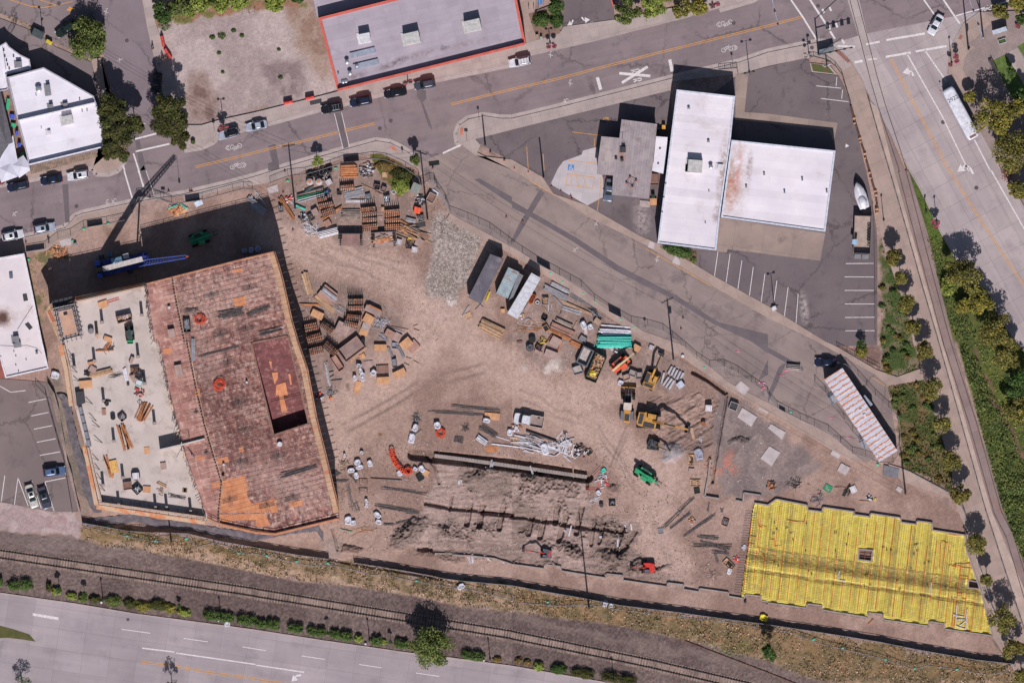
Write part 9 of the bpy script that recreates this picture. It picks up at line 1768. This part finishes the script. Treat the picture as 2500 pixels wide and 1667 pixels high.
# PEOPLE
def ps(k,x,y,heading,lb,shirt,trousers,z,hat=None):
 t=ti('person',lb,'person',(*a(k,x,y),z),R(heading))
 def sH(nm,joints,edges,m,par):
  me=bpy.data.meshes.new(nm);me.from_pydata([j[:3]for j in joints],edges,[]);o=bpy.data.objects.new(nm,me);COL.objects.link(o);o.parent=par;me.materials.append(m)
  md=o.modifiers.new('skin','SKIN');sv=me.skin_vertices[0].data
  for i,j in enumerate(joints):sv[i].radius=(j[3],j[4]if len(j)>4 else j[3])
  sv[0].use_root=True;s=o.modifiers.new('sub','SUBSURF');s.levels=1;s.render_levels=1;return o
 J=[(0,0,.95,.15,.11),(0,0,1.2,.14,.1),(.02,0,1.42,.17,.1),(.02,0,1.54,.06),(.04,0,1.68,.1,.11),(.03,0,1.77,.06),(.02,.2,1.42,.055),(-.06,.27,1.14,.045),(.1,.28,.9,.035),(.14,.28,.82,.03),(.02,-.2,1.42,.055),(.12,-.27,1.14,.045),(.28,-.26,.93,.035),(.32,-.26,.86,.03),(0,.1,.9,.09),(.16,.1,.5,.065),(.2,.1,.08,.05),(.34,.1,.05,.04),(0,-.1,.9,.09),(-.08,-.1,.5,.065),(-.24,-.1,.1,.05),(-.12,-.1,.05,.04)]
 E=[(0,1),(1,2),(2,3),(3,4),(4,5),(2,6),(6,7),(7,8),(8,9),(2,10),(10,11),(11,12),(12,13),(0,14),(14,15),(15,16),(16,17),(0,18),(18,19),(19,20),(20,21)]
 sH('body',J,E,SI,t);g=1.18
 sH('jacket',[(0,0,.88,.17,.13),(0,0,1.2,.165,.12),(.02,0,1.43,.185,.12),(.02,.2,1.42,.07),(-.06,.27,1.14,.06),(.09,.28,.93,.05),(.02,-.2,1.42,.07),(.12,-.27,1.14,.06),(.26,-.26,.95,.05)],[(0,1),(1,2),(2,3),(3,4),(4,5),(2,6),(6,7),(7,8)],shirt,t)
 sH('trousers',[(0,0,.93,.165,.13),(0,.1,.86,.1),(.16,.1,.5,.08),(.2,.1,.12,.07),(0,-.1,.86,.1),(-.08,-.1,.5,.08),(-.23,-.1,.14,.07)],[(0,1),(1,2),(2,3),(0,4),(4,5),(5,6)],trousers,t)
 MB().blob(.02,0,1.74,.115,.11,.1,2,.05,12,6).bu('hair',hat or pa((46,36,32),.8),t);mb=MB();mb.blob(.15,0,1.68,.02,.018,.03,1,0,6,4);mb.bu('nose',SI,t)
 mb=MB();[mb.blob(.13,s,1.7,.012,.014,.012,1,0,6,4)for s in(-.04,.04)];mb.bu('eyes',BL,t);mb=MB()
 for sy,(wx,wz)in((.28,(.14,.82)),(-.26,(.32,.86))):
  for i in range(4):mb.tube((wx+.01,sy-.03+i*.02,wz-.02),(wx+.05,sy-.03+i*.02,wz-.1+.01*abs(i-1.5)),.009,5)
  mb.tube((wx+.03,sy-math.copysign(.04,sy),wz),(wx+.06,sy-math.copysign(.07,sy),wz-.05),.01,5)
 mb.bu('fingers',SI,t)
 return t
dj=pa((58,56,66),.9)
ps('p',373,119,150,'person in dark clothes walking ~e pavement ~i upper coral barrier',dj,pa((36,34,38),.9),PZ);ps('p',397,143,200,'person in brown clothes walking ~b lower coral barrier',pa((92,66,60),.9),pa((36,34,38),.9),PZ);ps('p',389,158,200,'person ~d edge ~a tree shade ~i ~x',pa((70,74,84),.9),dj,PZ);ps('b1',448,660,60,'person standing ~e pavement ~i west end ~a fence',pa((190,160,150),.9),dj,PZ)
# TREES, HEDGES AND GROUND COVER
LEAFM={}
def leafmat(n,c):
 m=bpy.data.materials.new(n);m.use_nodes=True;nt=m.node_tree;b=nt.nodes['Principled BSDF'];sv(b,'Roughness',.75);sv(b,'Specular IOR Level',.15)
 at=nt.nodes.new('ShaderNodeAttribute');at.attribute_name='Col';nt.links.new(at.outputs['Color'],b.inputs['Base Color']);LEAFM[n]=m;return m
LE=leafmat('leaves',None)
def lv(pts,nrm,size,co,r):
 """little leaf quads at pts, loosely facing nrm"""
 n=len(pts);d=nrm+r.normal(0,.75,(n,3));d/=np.linalg.norm(d,axis=1,keepdims=True)+1e-9
 u=np.cross(d,r.normal(0,1,(n,3)));u/=np.linalg.norm(u,axis=1,keepdims=True)+1e-9;v=np.cross(d,u);s=size*r.uniform(.6,1.35,(n,1))
 V=np.stack([pts-u*s,pts-v*s*.62,pts+u*s,pts+v*s*.62],1).reshape(-1,3);F=np.arange(4*n).reshape(n,4)
 C=np.repeat(np.concatenate([co,np.ones((n,1))],1),4,0);return V,F,C
def pal(cs,n,r,var=.18):
 L=np.array([lin(c)[:3]for c in cs]);k=r.integers(0,len(cs),n);return np.clip(L[k]*r.uniform(1-var,1+var,(n,1)),0,1)
def crown_pts(Rr,H,nl,nu,r,zc,sp=.88):
 P_,N_,K=[],[],[]
 lum=[]
 for i in range(nu):
  th=r.uniform(0,6.283);ph=np.arccos(r.uniform(-.55,1));k=r.uniform(.4,sp);lum.append((Rr*k*np.sin(ph)*np.cos(th),Rr*k*np.sin(ph)*np.sin(th),H*.5*k*np.cos(ph),Rr*r.uniform(.2,.42)))
 lum.append((0,0,0,Rr*.6))
 per=nl//len(lum)
 for i,(x,y,z,q)in enumerate(lum):
  d=r.normal(0,1,(per,3));d/=np.linalg.norm(d,axis=1,keepdims=True);rad=q*r.uniform(.55,1.06,(per,1));
  P_.append(np.array([x,y,z+zc])+d*rad*np.array([1,1,.85]));N_.append(d*.8+np.array([0,0,.55]));K.append(np.full(per,i))
 return np.concatenate(P_),np.concatenate(N_),np.concatenate(K)
PS={'green':[(104,114,60),(84,98,50),(126,130,74),(70,84,44)],'olive':[(128,118,60),(98,98,48),(150,134,72),(78,82,42),(112,108,58)],'yellow':[(144,130,60),(120,114,52),(100,102,48),(164,146,70),(92,98,48)],'autumn':[(78,78,42),(92,80,46),(68,76,40),(92,88,50),(58,66,36),(74,82,44)],'dusky':[(120,106,54),(92,90,44),(138,122,64),(74,76,40)],'dark':[(66,88,46),(52,72,38),(86,106,54)],'hedge':[(82,106,54),(60,84,42),(104,120,64),(70,84,46)],'lime':[(132,142,66),(108,124,56),(150,156,80)],'dry':[(150,116,72),(120,98,58),(96,92,50)]}
CA={}
def tree_mesh(key,pl,Rr,H,zc,nl,nu,le,seed,sp):
 if key not in CA:
  r=np.random.default_rng(seed);P_,N_,K=crown_pts(Rr,H,nl,nu,r,zc,sp);lt=r.uniform(.78,1.22,nu+1)[K][:,None];C=np.clip(pal(PS[pl],len(P_),r)*lt,0,1);CA[key]=lv(P_,N_,le,C,r)
 return CA[key]
def ta(k,x,y,r_,zc,pl,lb,seed=1,nl=3200,gr=None,z=0.,trunk=True,nm='tree',le=.2,hk=1.1,nu=15,sp=.88):
 c=a(k,x,y);Rr=ln(k,r_);t=ti(nm,lb,'tree',(*c,z),0,gr);key=(pl,round(Rr,1),round(zc,1),seed)
 V,F,C=tree_mesh(key,pl,Rr,Rr*hk,zc,nl,nu,le,seed,sp);fa('crown',V,F,LE,t,C)
 rr=random.Random(seed);mb=MB();mb.tube((0,0,-.1),(.05,.05,zc*.62),max(.09,Rr*.06),8,Rr*.045)
 for i in range(5):an=i*1.26+rr.uniform(-.3,.3);mb.tube((.05,.05,zc*.58),(math.cos(an)*Rr*.5,math.sin(an)*Rr*.5,zc+rr.uniform(-.2,.4)*Rr),Rr*.035,6,Rr*.012)
 mb.bu('trunk',TRUNK,t);return t
def sj(k,x,y,rx,ry,h,pl,lb,seed=1,n=900,z=0.,rz=0.,gr=None,nm='shrub',cat='shrub',le=.13,by=.0):
 c=a(k,x,y);t=ti(nm,lb,cat,(*c,z),R(rz),gr);r=np.random.default_rng(seed);X,Y=ln(k,rx),ln(k,ry)
 d=r.normal(0,1,(n,3));d/=np.linalg.norm(d,axis=1,keepdims=True);d[:,2]=np.abs(d[:,2])
 if by:d=np.sign(d)*np.abs(d)**(1-by)
 lh=1+.16*np.sin(d[:,0:1]*5+seed)*np.cos(d[:,1:2]*6-seed);P_=d*np.array([X,Y,h])*r.uniform(.62,1.02,(n,1))*lh;P_[:,2]+=.05
 V,F,C=lv(P_,d+np.array([0,0,.5]),le,pal(PS[pl],n,r,.28),r);fa('foliage',V,F,LE,t,C)
 mb=MB();[mb.tube((0,0,0),(.6*X*math.cos(i*1.6),.6*Y*math.sin(i*1.6),h*.7),.03,5)for i in range(4)];mb.bu('stem',TRUNK,t);return t
# street trees, north-west
ta('a1',815,350,205,3.2,'green','large round ^f ~d end ~a alley',1,9000,le=.2,hk=1.0,nu=26)
for(k,x,y,r_,zc,l,s)in(('a1',1040,1010,150,7.0,'dark autumn-tinged ~v ~b ^y, upper',2),('a1',1090,1180,190,7.0,'dark autumn-tinged ~v ~b ^y, middle',3),('a1',1060,1380,130,5.0,'dark autumn-tinged ~v ~d corner crossing',4),('a1',1570,980,180,7.6,'dark ~v between ~q and ~w upper',5),('a1',1530,1120,190,6.6,'dark ~v between ~q and ~w lower',6),('a1',1640,1260,105,4.4,'small autumn-tinged tree ~d ~8 ~i planter',7),('a1',1240,1160,95,6.,'thin autumn-tinged ~v overhanging the ~q',8)):ta(k,x,y,r_,zc,'autumn',l,s,5200,z=PZ,le=.2,gr='~vs ~e ~q')
for(k,x,y,r_,zc,pl,l,s)in(('a1',1480,120,110,3.6,'dark','dark conifer-like tree ~d top ~a ~w left',9),('a1',1640,70,120,3.2,'green','^f ~d top ~a ~w second',10),('a1',1800,40,130,2.6,'lime','yellow-green bushy tree ~d top ~a ~w third',11),('a1',2010,20,120,2.2,'lime','yellow-green bushy tree ~d top ~a ~w fourth',12),('a1',2200,0,110,1.8,'lime','low yellow-green bush ~d top ~a ~w fifth',13),('a2',170,-5,110,1.6,'lime','low yellow-green bush ~d top ~a ~w sixth',14),('a2',400,-20,70,1.4,'dark','~S bush ~d top ~a ~w rightmost',15)):ta(k,x,y,r_,zc,pl,l,s,3600)
for(k,x,y,rx,l,s)in(('a1',2035,330,42,'~h middle ~a ~x',1),('a1',1950,345,28,'left ~a largest clump ~h ~x',2),('a1',2145,285,24,'upper right ~a ~x weeds',3),('a1',2220,330,22,'right ~a ~x weeds',4),('a1',1515,245,55,'~b upper coral barrier',5),('a1',2010,490,20,'lower middle ~a ~x',6),('a2',225,712,22,'~b curved rut ~a ~x',7),('a1',2045,665,18,'lowest ~h ~x',8),('a2',210,458,16,'~e bare right half ~a ~x',9)):sj(k,x,y,rx,rx*.8,.35,'hedge','green weed clump '+l,s,300,nm='weed_clump',cat='weeds',le=.1)
# street trees, north-east
for(k,x,y,r_,zc,pl,l,s)in(('a3',1055,115,125,3.4,'green','round ^f ~e ^E ~i driveway',21),('a3',1290,55,115,3.4,'lime','bright ^f ~e ^E, second ~F driveway',22),('a3',1560,70,100,3.2,'olive','sparse ^f ~e ^E left ~a yellow-leaved one',23),('a3',1720,70,85,2.8,'yellow','yellow-leaved tree ~e ^E',24),('a3',1440,-40,110,3.2,'olive','^f cut ~i top edge ~e ^E',25)):ta(k,x,y,r_,zc,pl,l,s,3800,z=PZ)
sj('a3',270,185,85,70,1.4,'hedge','rounded green bush ~h bed ~b red store',1,2400,PZ,20);sj('a3',410,190,65,75,1.6,'dark','dark green bush ~h bed ~i driveway',2,2000,PZ);ta('a3',400,60,85,4.2,'dark','dark tree ~f planted bed ~i driveway',26,2600,z=PZ)
sj('b3',1530,740,150,55,1.5,'hedge','leafy green hedge ~s warehouse south wall',3,2600,RZ,-14);sj('b3',1665,820,30,30,.6,'green','small green clump ~c warehouse hedge',4,300,RZ)
ta('a2',560,1475,55,3.0,'lime','small yellow-^f ~e pavement ~i ~J',31,1500,z=PZ,le=.16);ta('a2',1450,1460,65,3.6,'green','small ^f ~e pavement ~d ~q corner',32,1800,z=PZ,le=.16)
sj('n',1830,480,130,130,1.6,'lime','bright green bush ~h weeds ~a ~E',5,2600,0.);sj('n',1600,200,150,70,.8,'dry','brown and green weeds behind the white bag pile',6,2200);sj('n',1850,320,170,90,.9,'autumn','dark weedy thicket ~s corner fence',7,2600)
# promenade trees
PT=[('b4',1150,795,88,'~b bottom ~a open trailer'),('b4',1215,990,58,'second down, small'),('b4',1270,1215,75,'third down'),('b4',1335,1435,86,'fourth down'),('c4',1420,80,86,'~f branching path'),('c4',1515,430,92,'just ~c branching path'),('c4',1595,755,96,'~b dense green planting'),('c4',1690,1085,96,'beside a white path light'),('c4',1772,1405,86,'~d lower pavement junction'),('d4',1915,295,105,'~d upper ^a ~a ~g'),('d4',2010,620,58,'~b small pit, small'),('d4',2150,985,125,'~d lower ^a ~a ~g'),('d4',2250,1260,105,'lowest but one ~d ~N'),('d4',2330,1500,90,'~h bottom ^a')]
for i,(k,x,y,r_,l)in enumerate(PT):ta(k,x,y,r_*(1.1+.12*(i%3)),4.4+.3*(i%3),'olive'if i%4 else 'dusky','round olive promenade tree '+l,40+i,3000,'promenade trees',RZ,le=.17,hk=1.7,nu=22,sp=.7)
MT=[('b4',1770,950,165,6.0,'olive','large ^h ~b ~y, topmost ~a row'),('b4',1935,1225,110,4.4,'yellow','round yellow-olive ^h, second ~a row'),('b4',1790,1235,65,2.2,'yellow','small yellow ^h ~b railway'),('b4',2090,1470,150,5.2,'olive','large ^h, third ~a row'),('c4',2200,120,125,5.,'olive','^h ~d right, fourth ~a row'),('c4',2290,380,120,5.,'dark','dark ^h ~d ~N, fifth ~a row'),('c4',2290,640,130,4.4,'olive','^h ~d ~N, lowest ~a row'),('b4',1650,1060,70,1.8,'lime','low lime shrub tree left ~a topmost ^h'),('a4',1855,900,56,3.,'yellow','yellow ~v ~b bus'),('a4',2060,1080,175,5.6,'yellow','large yellow-olive plaza tree right ~a bus'),('a4',2210,1420,180,5.2,'olive','large olive plaza tree ~c bus'),('a4',2310,1000,90,4.2,'yellow','plaza tree ~d ~N ~f lawn corner'),('a4',2230,670,42,3.2,'dark','~S tree standing ~e lawn'),('a4',2280,40,75,3.,'yellow','yellow plaza tree ~h top ^a'),('a4',2130,110,70,2.0,'olive','low olive shrub tree left ~a top ^a tree'),('a4',2330,180,45,3.,'dark','dark round tree ~d ~N ~i flower pot'),('a4',2330,880,60,4.,'dark','dark plaza tree ~d ~N ~b lawn'),('b4',2240,160,55,3.2,'yellow','yellow ~v ~d ~N ~c pink flowers'),('b4',2330,180,80,4.,'olive','olive ~v cut ~i ~N ~c pink flowers'),('a4',2350,1330,120,5.,'olive','olive tree cut ~i ~N ~c plaza')]
for i,(k,x,y,r_,zc,pl,l)in enumerate(MT):ta(k,x,y,r_*1.12,zc,pl,l,60+i,int(1800+r_*16),z=RZ,le=.2,hk=1.2,nu=14+i%4*4)
# lone roadside tree and bottom verge
ta('d2',1600,1240,195,5.2,'green','large ~0 between railway and highway',90,8500,le=.19,hk=1.35,nu=28);ta('d4',20,1290,80,6.0,'dark','tall narrow dark tree ~h ^c ~c ~g',91,2600,le=.17,hk=2.2)
HG=[('d1',180,670,118,50,1.5,'hedge','clipped green hedge ~d ^i',4),('d1',0,640,25,40,1.4,'hedge','green hedge cut ~i ~A',4),('d1',1960,950,100,48,1.5,'hedge','green hedge left ~a lamp ~d verge',-8),('d1',2080,965,70,45,1.3,'hedge','green hedge right ~a lamp ~d verge',-8),('d1',2260,990,90,50,1.5,'hedge','green and yellow hedge second past the lamp',-8),('d2',45,1025,48,40,1.3,'hedge','small hedge left ~a first square hedge',-8),('d2',150,1030,68,48,1.5,'hedge','square green hedge, first right ~a small hedge',-8),('d2',360,1065,76,44,1.4,'hedge','square green hedge, second',-8),('d2',555,1098,92,42,1.4,'hedge','longer green hedge, third',-8),('d2',725,1120,50,40,1.3,'hedge','left half ~a double hedge',-8),('d2',825,1138,60,44,1.4,'hedge','right half ~a double hedge',-8),('d2',942,1160,40,38,1.2,'lime','round yellow-green bush left ~a ~1',0),('d2',1105,1180,52,42,1.4,'hedge','green hedge right ~a ~1',-8),('d2',1172,1192,26,22,.6,'lime','tiny round bush right ~a ~1 hedge',0),('d2',1335,1212,66,42,1.4,'hedge','green hedge touching the ~0',-8),('d2',1988,1318,112,42,1.5,'hedge','long green hedge right ~a ~0',-9),('d2',2215,1350,40,28,.7,'dry','scrubby low bush right ~a ~1',0),('d3',245,1415,52,45,1.2,'lime','bright green bush ~e verge, ^m',0),('d3',430,1440,80,50,1.3,'dark','dark rounded bush, second ^m',-8),('d3',640,1480,108,42,1.2,'autumn','low dark hedge, third ^m',-8),('d3',980,1530,170,45,1.5,'autumn','long clipped hedge ~d bottom edge ^b lamp',-10),('d3',60,1360,35,30,.7,'dry','thin scrub bush ~e verge, ^m',0),('d3',140,1380,35,30,.7,'dry','second thin scrub bush ~e verge, ^m',0),('d1',450,690,25,40,1.2,'autumn','thin yellowing shrub right ~a ^i hedge',0),('d1',520,725,42,35,1.,'lime','yellow-green low shrub, second right ~a ^i hedge',0),('d1',655,770,48,30,.9,'lime','yellow-green low shrub, third right ~a ^i hedge',-10),('d1',760,795,42,32,1.,'green','green low shrub, fourth right ~a ^i hedge',-10),('d1',870,800,60,35,1.,'autumn','yellowing shrub just left ~a ~R',-10),('d1',1040,815,80,55,1.2,'green','green shrub just right ~a ~R',-10),('d1',1190,840,60,48,1.1,'autumn','autumn shrub, second right ~a ~R',-10),('d1',1310,865,80,50,1.1,'yellow','yellow shrub, third right ~a ~R',-10),('d1',1450,850,90,55,1.2,'autumn','autumn shrub, fourth right ~a ~R',-10),('d1',1550,880,70,45,1.,'yellow','yellow shrub, fifth right ~a ~R',-10),('d1',1690,920,70,35,1.,'lime','lime shrub before the second verge lamp',-10)]
for i,(k,x,y,rx,ry,h,pl,l,rz)in enumerate(HG):sj(k,x,y,rx,ry,h,pl,l,i+3,int(700+rx*14),.05,rz,'hedges and shrubs ~e highway verge','hedge'if 'hedge'in l else 'shrub','hedge'if 'hedge'in l else 'shrub',by=.35 if 'hedge'in l else 0)
for i,(k,x,y,r_,zc,l)in enumerate((('d1',545,715,30,3.4,'~9 ~e verge right ~a ^i hedge, first'),('d1',775,755,28,2.6,'~9 ~e verge, second'),('d1',1648,860,20,1.6,'~9 ~e verge, third'),('d2',658,1110,17,3.4,'~9 ~m third hedge ~O double hedge'),('d2',1238,1190,18,2.4,'~9 between hedges left ~a ~0'),('d1',200,1560,90,3.4,'dark tree ~d bottom ~A ~a highway'),('d1',1580,1600,70,4.4,'tree cut ~i bottom edge ~c centre line'))):ta(k,x,y,r_,zc,'dark',l,95+i,900,z=.05,le=.12,hk=2.4)
sj('c4',860,95,55,55,1.2,'yellow','golden bush ~h brown planting bed ~i ~M',61,1100,RZ);ta('c4',855,30,50,2.2,'dark','~S leafless-looking tree ~f golden bush',96,700,le=.14)
r3=random.Random(31)
for po,n,lab in((pl1,20,'~S shrub among the low plants ~a upper ^x'),(pl2,26,'small mixed shrub among the plants ~a lower ^x')):
 xs,ys=[p[0]for p in po],[p[1]for p in po];q=0
 while q<n:
  x,y=r3.uniform(min(xs),max(xs)),r3.uniform(min(ys),max(ys))
  if ii(po,np.array([x]),np.array([y]))[0]:sj('p',1250+x*12,833.5-y*12,r3.uniform(5,11),r3.uniform(5,10),r3.uniform(.5,1.2),r3.choice(['dark','hedge','dusky','green','dry']),lab,q,260,.02,0,lab.split(' among')[0]+'s',le=.13);q+=1
def sB(lb,po,n,seed,cs,sz):
 r=np.random.default_rng(seed);x0,x1=min(p[0]for p in po),max(p[0]for p in po);y0,y1=min(p[1]for p in po),max(p[1]for p in po);X=r.uniform(x0,x1,n);Y=r.uniform(y0,y1,n);ok=ii(po,X,Y)&(fbm(X,Y,4,seed,3)>.44);X,Y=X[ok],Y[ok];n=len(X)
 zz=GZ[np.clip(np.searchsorted(gy,Y),0,ny-1),np.clip(np.searchsorted(gx,X),0,nx-1)];an=r.uniform(0,6.283,n);l=sz*r.uniform(.4,1.6,n);w_=l*r.uniform(.15,.9,n);h=sz*r.uniform(.3,1.,n);c_,s_=np.cos(an),np.sin(an);V=[]
 for sx_,sy_,hh in((-1,-1,0),(1,-1,0),(1,1,0),(-1,1,0),(-.7,-.7,1),(.7,-.7,1),(.7,.7,1),(-.7,.7,1)):V.append(np.stack([X+sx_*l*c_-sy_*w_*s_,Y+sx_*l*s_+sy_*w_*c_,zz+hh*h],1))
 V=np.stack(V,1).reshape(-1,3);F=(np.arange(n)[:,None,None]*8+np.array([(4,5,6,7),(0,1,5,4),(1,2,6,5),(2,3,7,6),(3,0,4,7)])[None]).reshape(-1,4);C=np.repeat(np.concatenate([pal(cs,n,r,.2),np.ones((n,1))],1),8,0)
 o=fa('site_rubble',V,F,LE,None,C);tag(o,lb,'rubble',ki='stuff')
STN=[(170,150,142),(112,96,90),(196,182,176),(150,112,84),(90,80,78),(206,196,190)]
sB('small stones and scraps trodden into the dirt ~a material yards',A('b2',250,60,1700,0,2350,700,1900,1568,300,1568)+A('b2',250,900),5200,70,STN,.07);sB('small stones and scraps trodden into the dirt ~a east yard',A('b3',0,780,500,1000,1300,1450)+A('c3',2350,560,2350,1500,1500,1500,900,700,0,300),6000,71,STN,.07)
sB('clods and scraps ^B ^q ~a second building',A('c2',700,950,1700,900)+A('c3',1000,900,1700,1568)+A('d3',2000,700,0,480)+A('d2',700,330),9000,72,[(132,112,102),(110,92,84),(160,140,130),(184,168,160),(96,82,76)],.09)
sB('loose crushed stones ~a gravel haul pad',gp,5200,73,[(176,164,158),(140,128,122),(196,186,180)],.08)
def cv(nm,lb,po,dens,hmax,pl,le,seed,z=0.,patch=2.2,thr=.35,drop=None):
 r=np.random.default_rng(seed);x0,x1=min(p[0]for p in po),max(p[0]for p in po);y0,y1=min(p[1]for p in po),max(p[1]for p in po);n=int((x1-x0)*(y1-y0)*dens)
 X=r.uniform(x0,x1,n);Y=r.uniform(y0,y1,n);ok=ii(po,X,Y);f=fbm(X,Y,patch,seed,3);ok&=f>thr+r.uniform(-.08,.08,n);X,Y,f=X[ok],Y[ok],f[ok]
 hgt=hmax*np.clip((f-thr)*3,.15,1);Z=z+hgt*r.uniform(.15,1,len(X));C=pal(PS[pl]if isinstance(pl,str)else pl,len(X),r,.25)*(.75+.5*fbm(X,Y,1.1,seed+5,2))[:,None]
 V,F,C4=lv(np.stack([X,Y,Z],1),np.tile(np.array([0,0,.8]),(len(X),1)),le,np.clip(C,0,1),r);o=fa(nm,V,F,LE,None,C4);tag(o,lb,'plants',ki='stuff');return o
ME=[(88,110,54),(68,90,46),(110,124,66),(58,76,40),(122,126,70),(100,98,60)]
GRASSP=[(174,146,124),(148,122,98),(124,106,80),(192,166,144),(98,90,62),(160,130,106)]
cv('dry_grass','tan and olive ^c ~e verge between site and railway',VE,11,.5,GRASSP+[(84,78,52),(74,76,46)],.17,1,.02,2.0,.38)
cv('green_weeds','bright green weeds ~B rusty rail ~d bottom',A('d3',1780,1200,2150,1180,2200,1280,2100,1340,1850,1290),14,.5,'lime',.14,2,.02,1.6,.4)
cv('ground_cover','dense green ground cover ~h upper ^x',pl1,11,.5,['hedge','green'][0],.15,3,.05,2.0,.44);cv('ground_cover','mixed green and brown planting ~h lower ^x',pl2,15,.9,[(92,96,50),(112,110,58),(76,88,44),(124,100,62),(66,84,42)],.17,4,.05,2.4,.36)
cv('ground_cover','thick green shrubbery bed ~e median ~b railway, lower part',A('c4',1740,0,1880,60,2000,350,2180,720,2330,1050,2500,1350,2500,1568,2160,1568),20,1.3,ME,.2,5,.05,2.6,.3);cv('ground_cover','thick green shrubbery bed ~e median ~h bottom ^a',A('d4',2170,0,2500,0,2500,800,2350,480),20,1.3,ME,.2,6,.05,2.6,.3)
cv('ground_cover','green planting ~b railway ~e upper median',A('b4',1450,590,1560,620,1640,830,1740,1120,1860,1400,1950,1568,1720,1568,1600,1150),16,.9,ME,.18,7,.05,2.2,.3);cv('lawn_grass','mown grass strip between railway and ~y',A('b4',1290,20,1400,180,1590,560,1600,700,1480,590),30,.1,'hedge',.08,8,.02,1.2,.2)
cv('ground_cover','yellow-green planting ~i right ^hs',A('c4',1900,20,2200,0,2350,100,2500,300,2500,1000,2350,1000,2150,640),12,.6,'lime',.16,9,.05,2.4,.44);cv('weeds','sparse weeds ~b west roof',A('b1',245,770,400,740,420,830,360,920,420,1200,380,1568,340,1300),9,.3,'hedge',.1,10,.02,1.4,.52)
cv('weeds','green tufts ~h yard corner weeds',A('n',1440,120,1640,80,2000,280,1980,420,1700,330,1500,280),12,.5,'autumn',.13,11,.02,1.4,.4);cv('lot_weeds','brown and green weeds ~d top ~a ~x',A('a1',1420,190,1560,110,2350,20,2350,120,1900,170,1480,290)+[],9,.4,'dry',.12,12,.02,1.6,.45)
cv('ivy','planted strip with shrubs ~s alley kerb',A('a1',0,95,130,150,300,240,290,270,130,195,0,140),16,.4,'green',.12,13,RZ,1.2,.35);cv('weeds','weeds around the foot ~a round alley tree',A('a1',420,300,560,330,820,500,800,540,520,400),9,.3,'dry',.12,14,RZ,1.2,.4)
cv('mulch_plants','dark low plants ~d ~N ~c ~g',A('d4',2100,1160,2200,1180,2330,1420,2290,1480,2160,1360),14,.5,'autumn',.15,15,.02,1.6,.4)
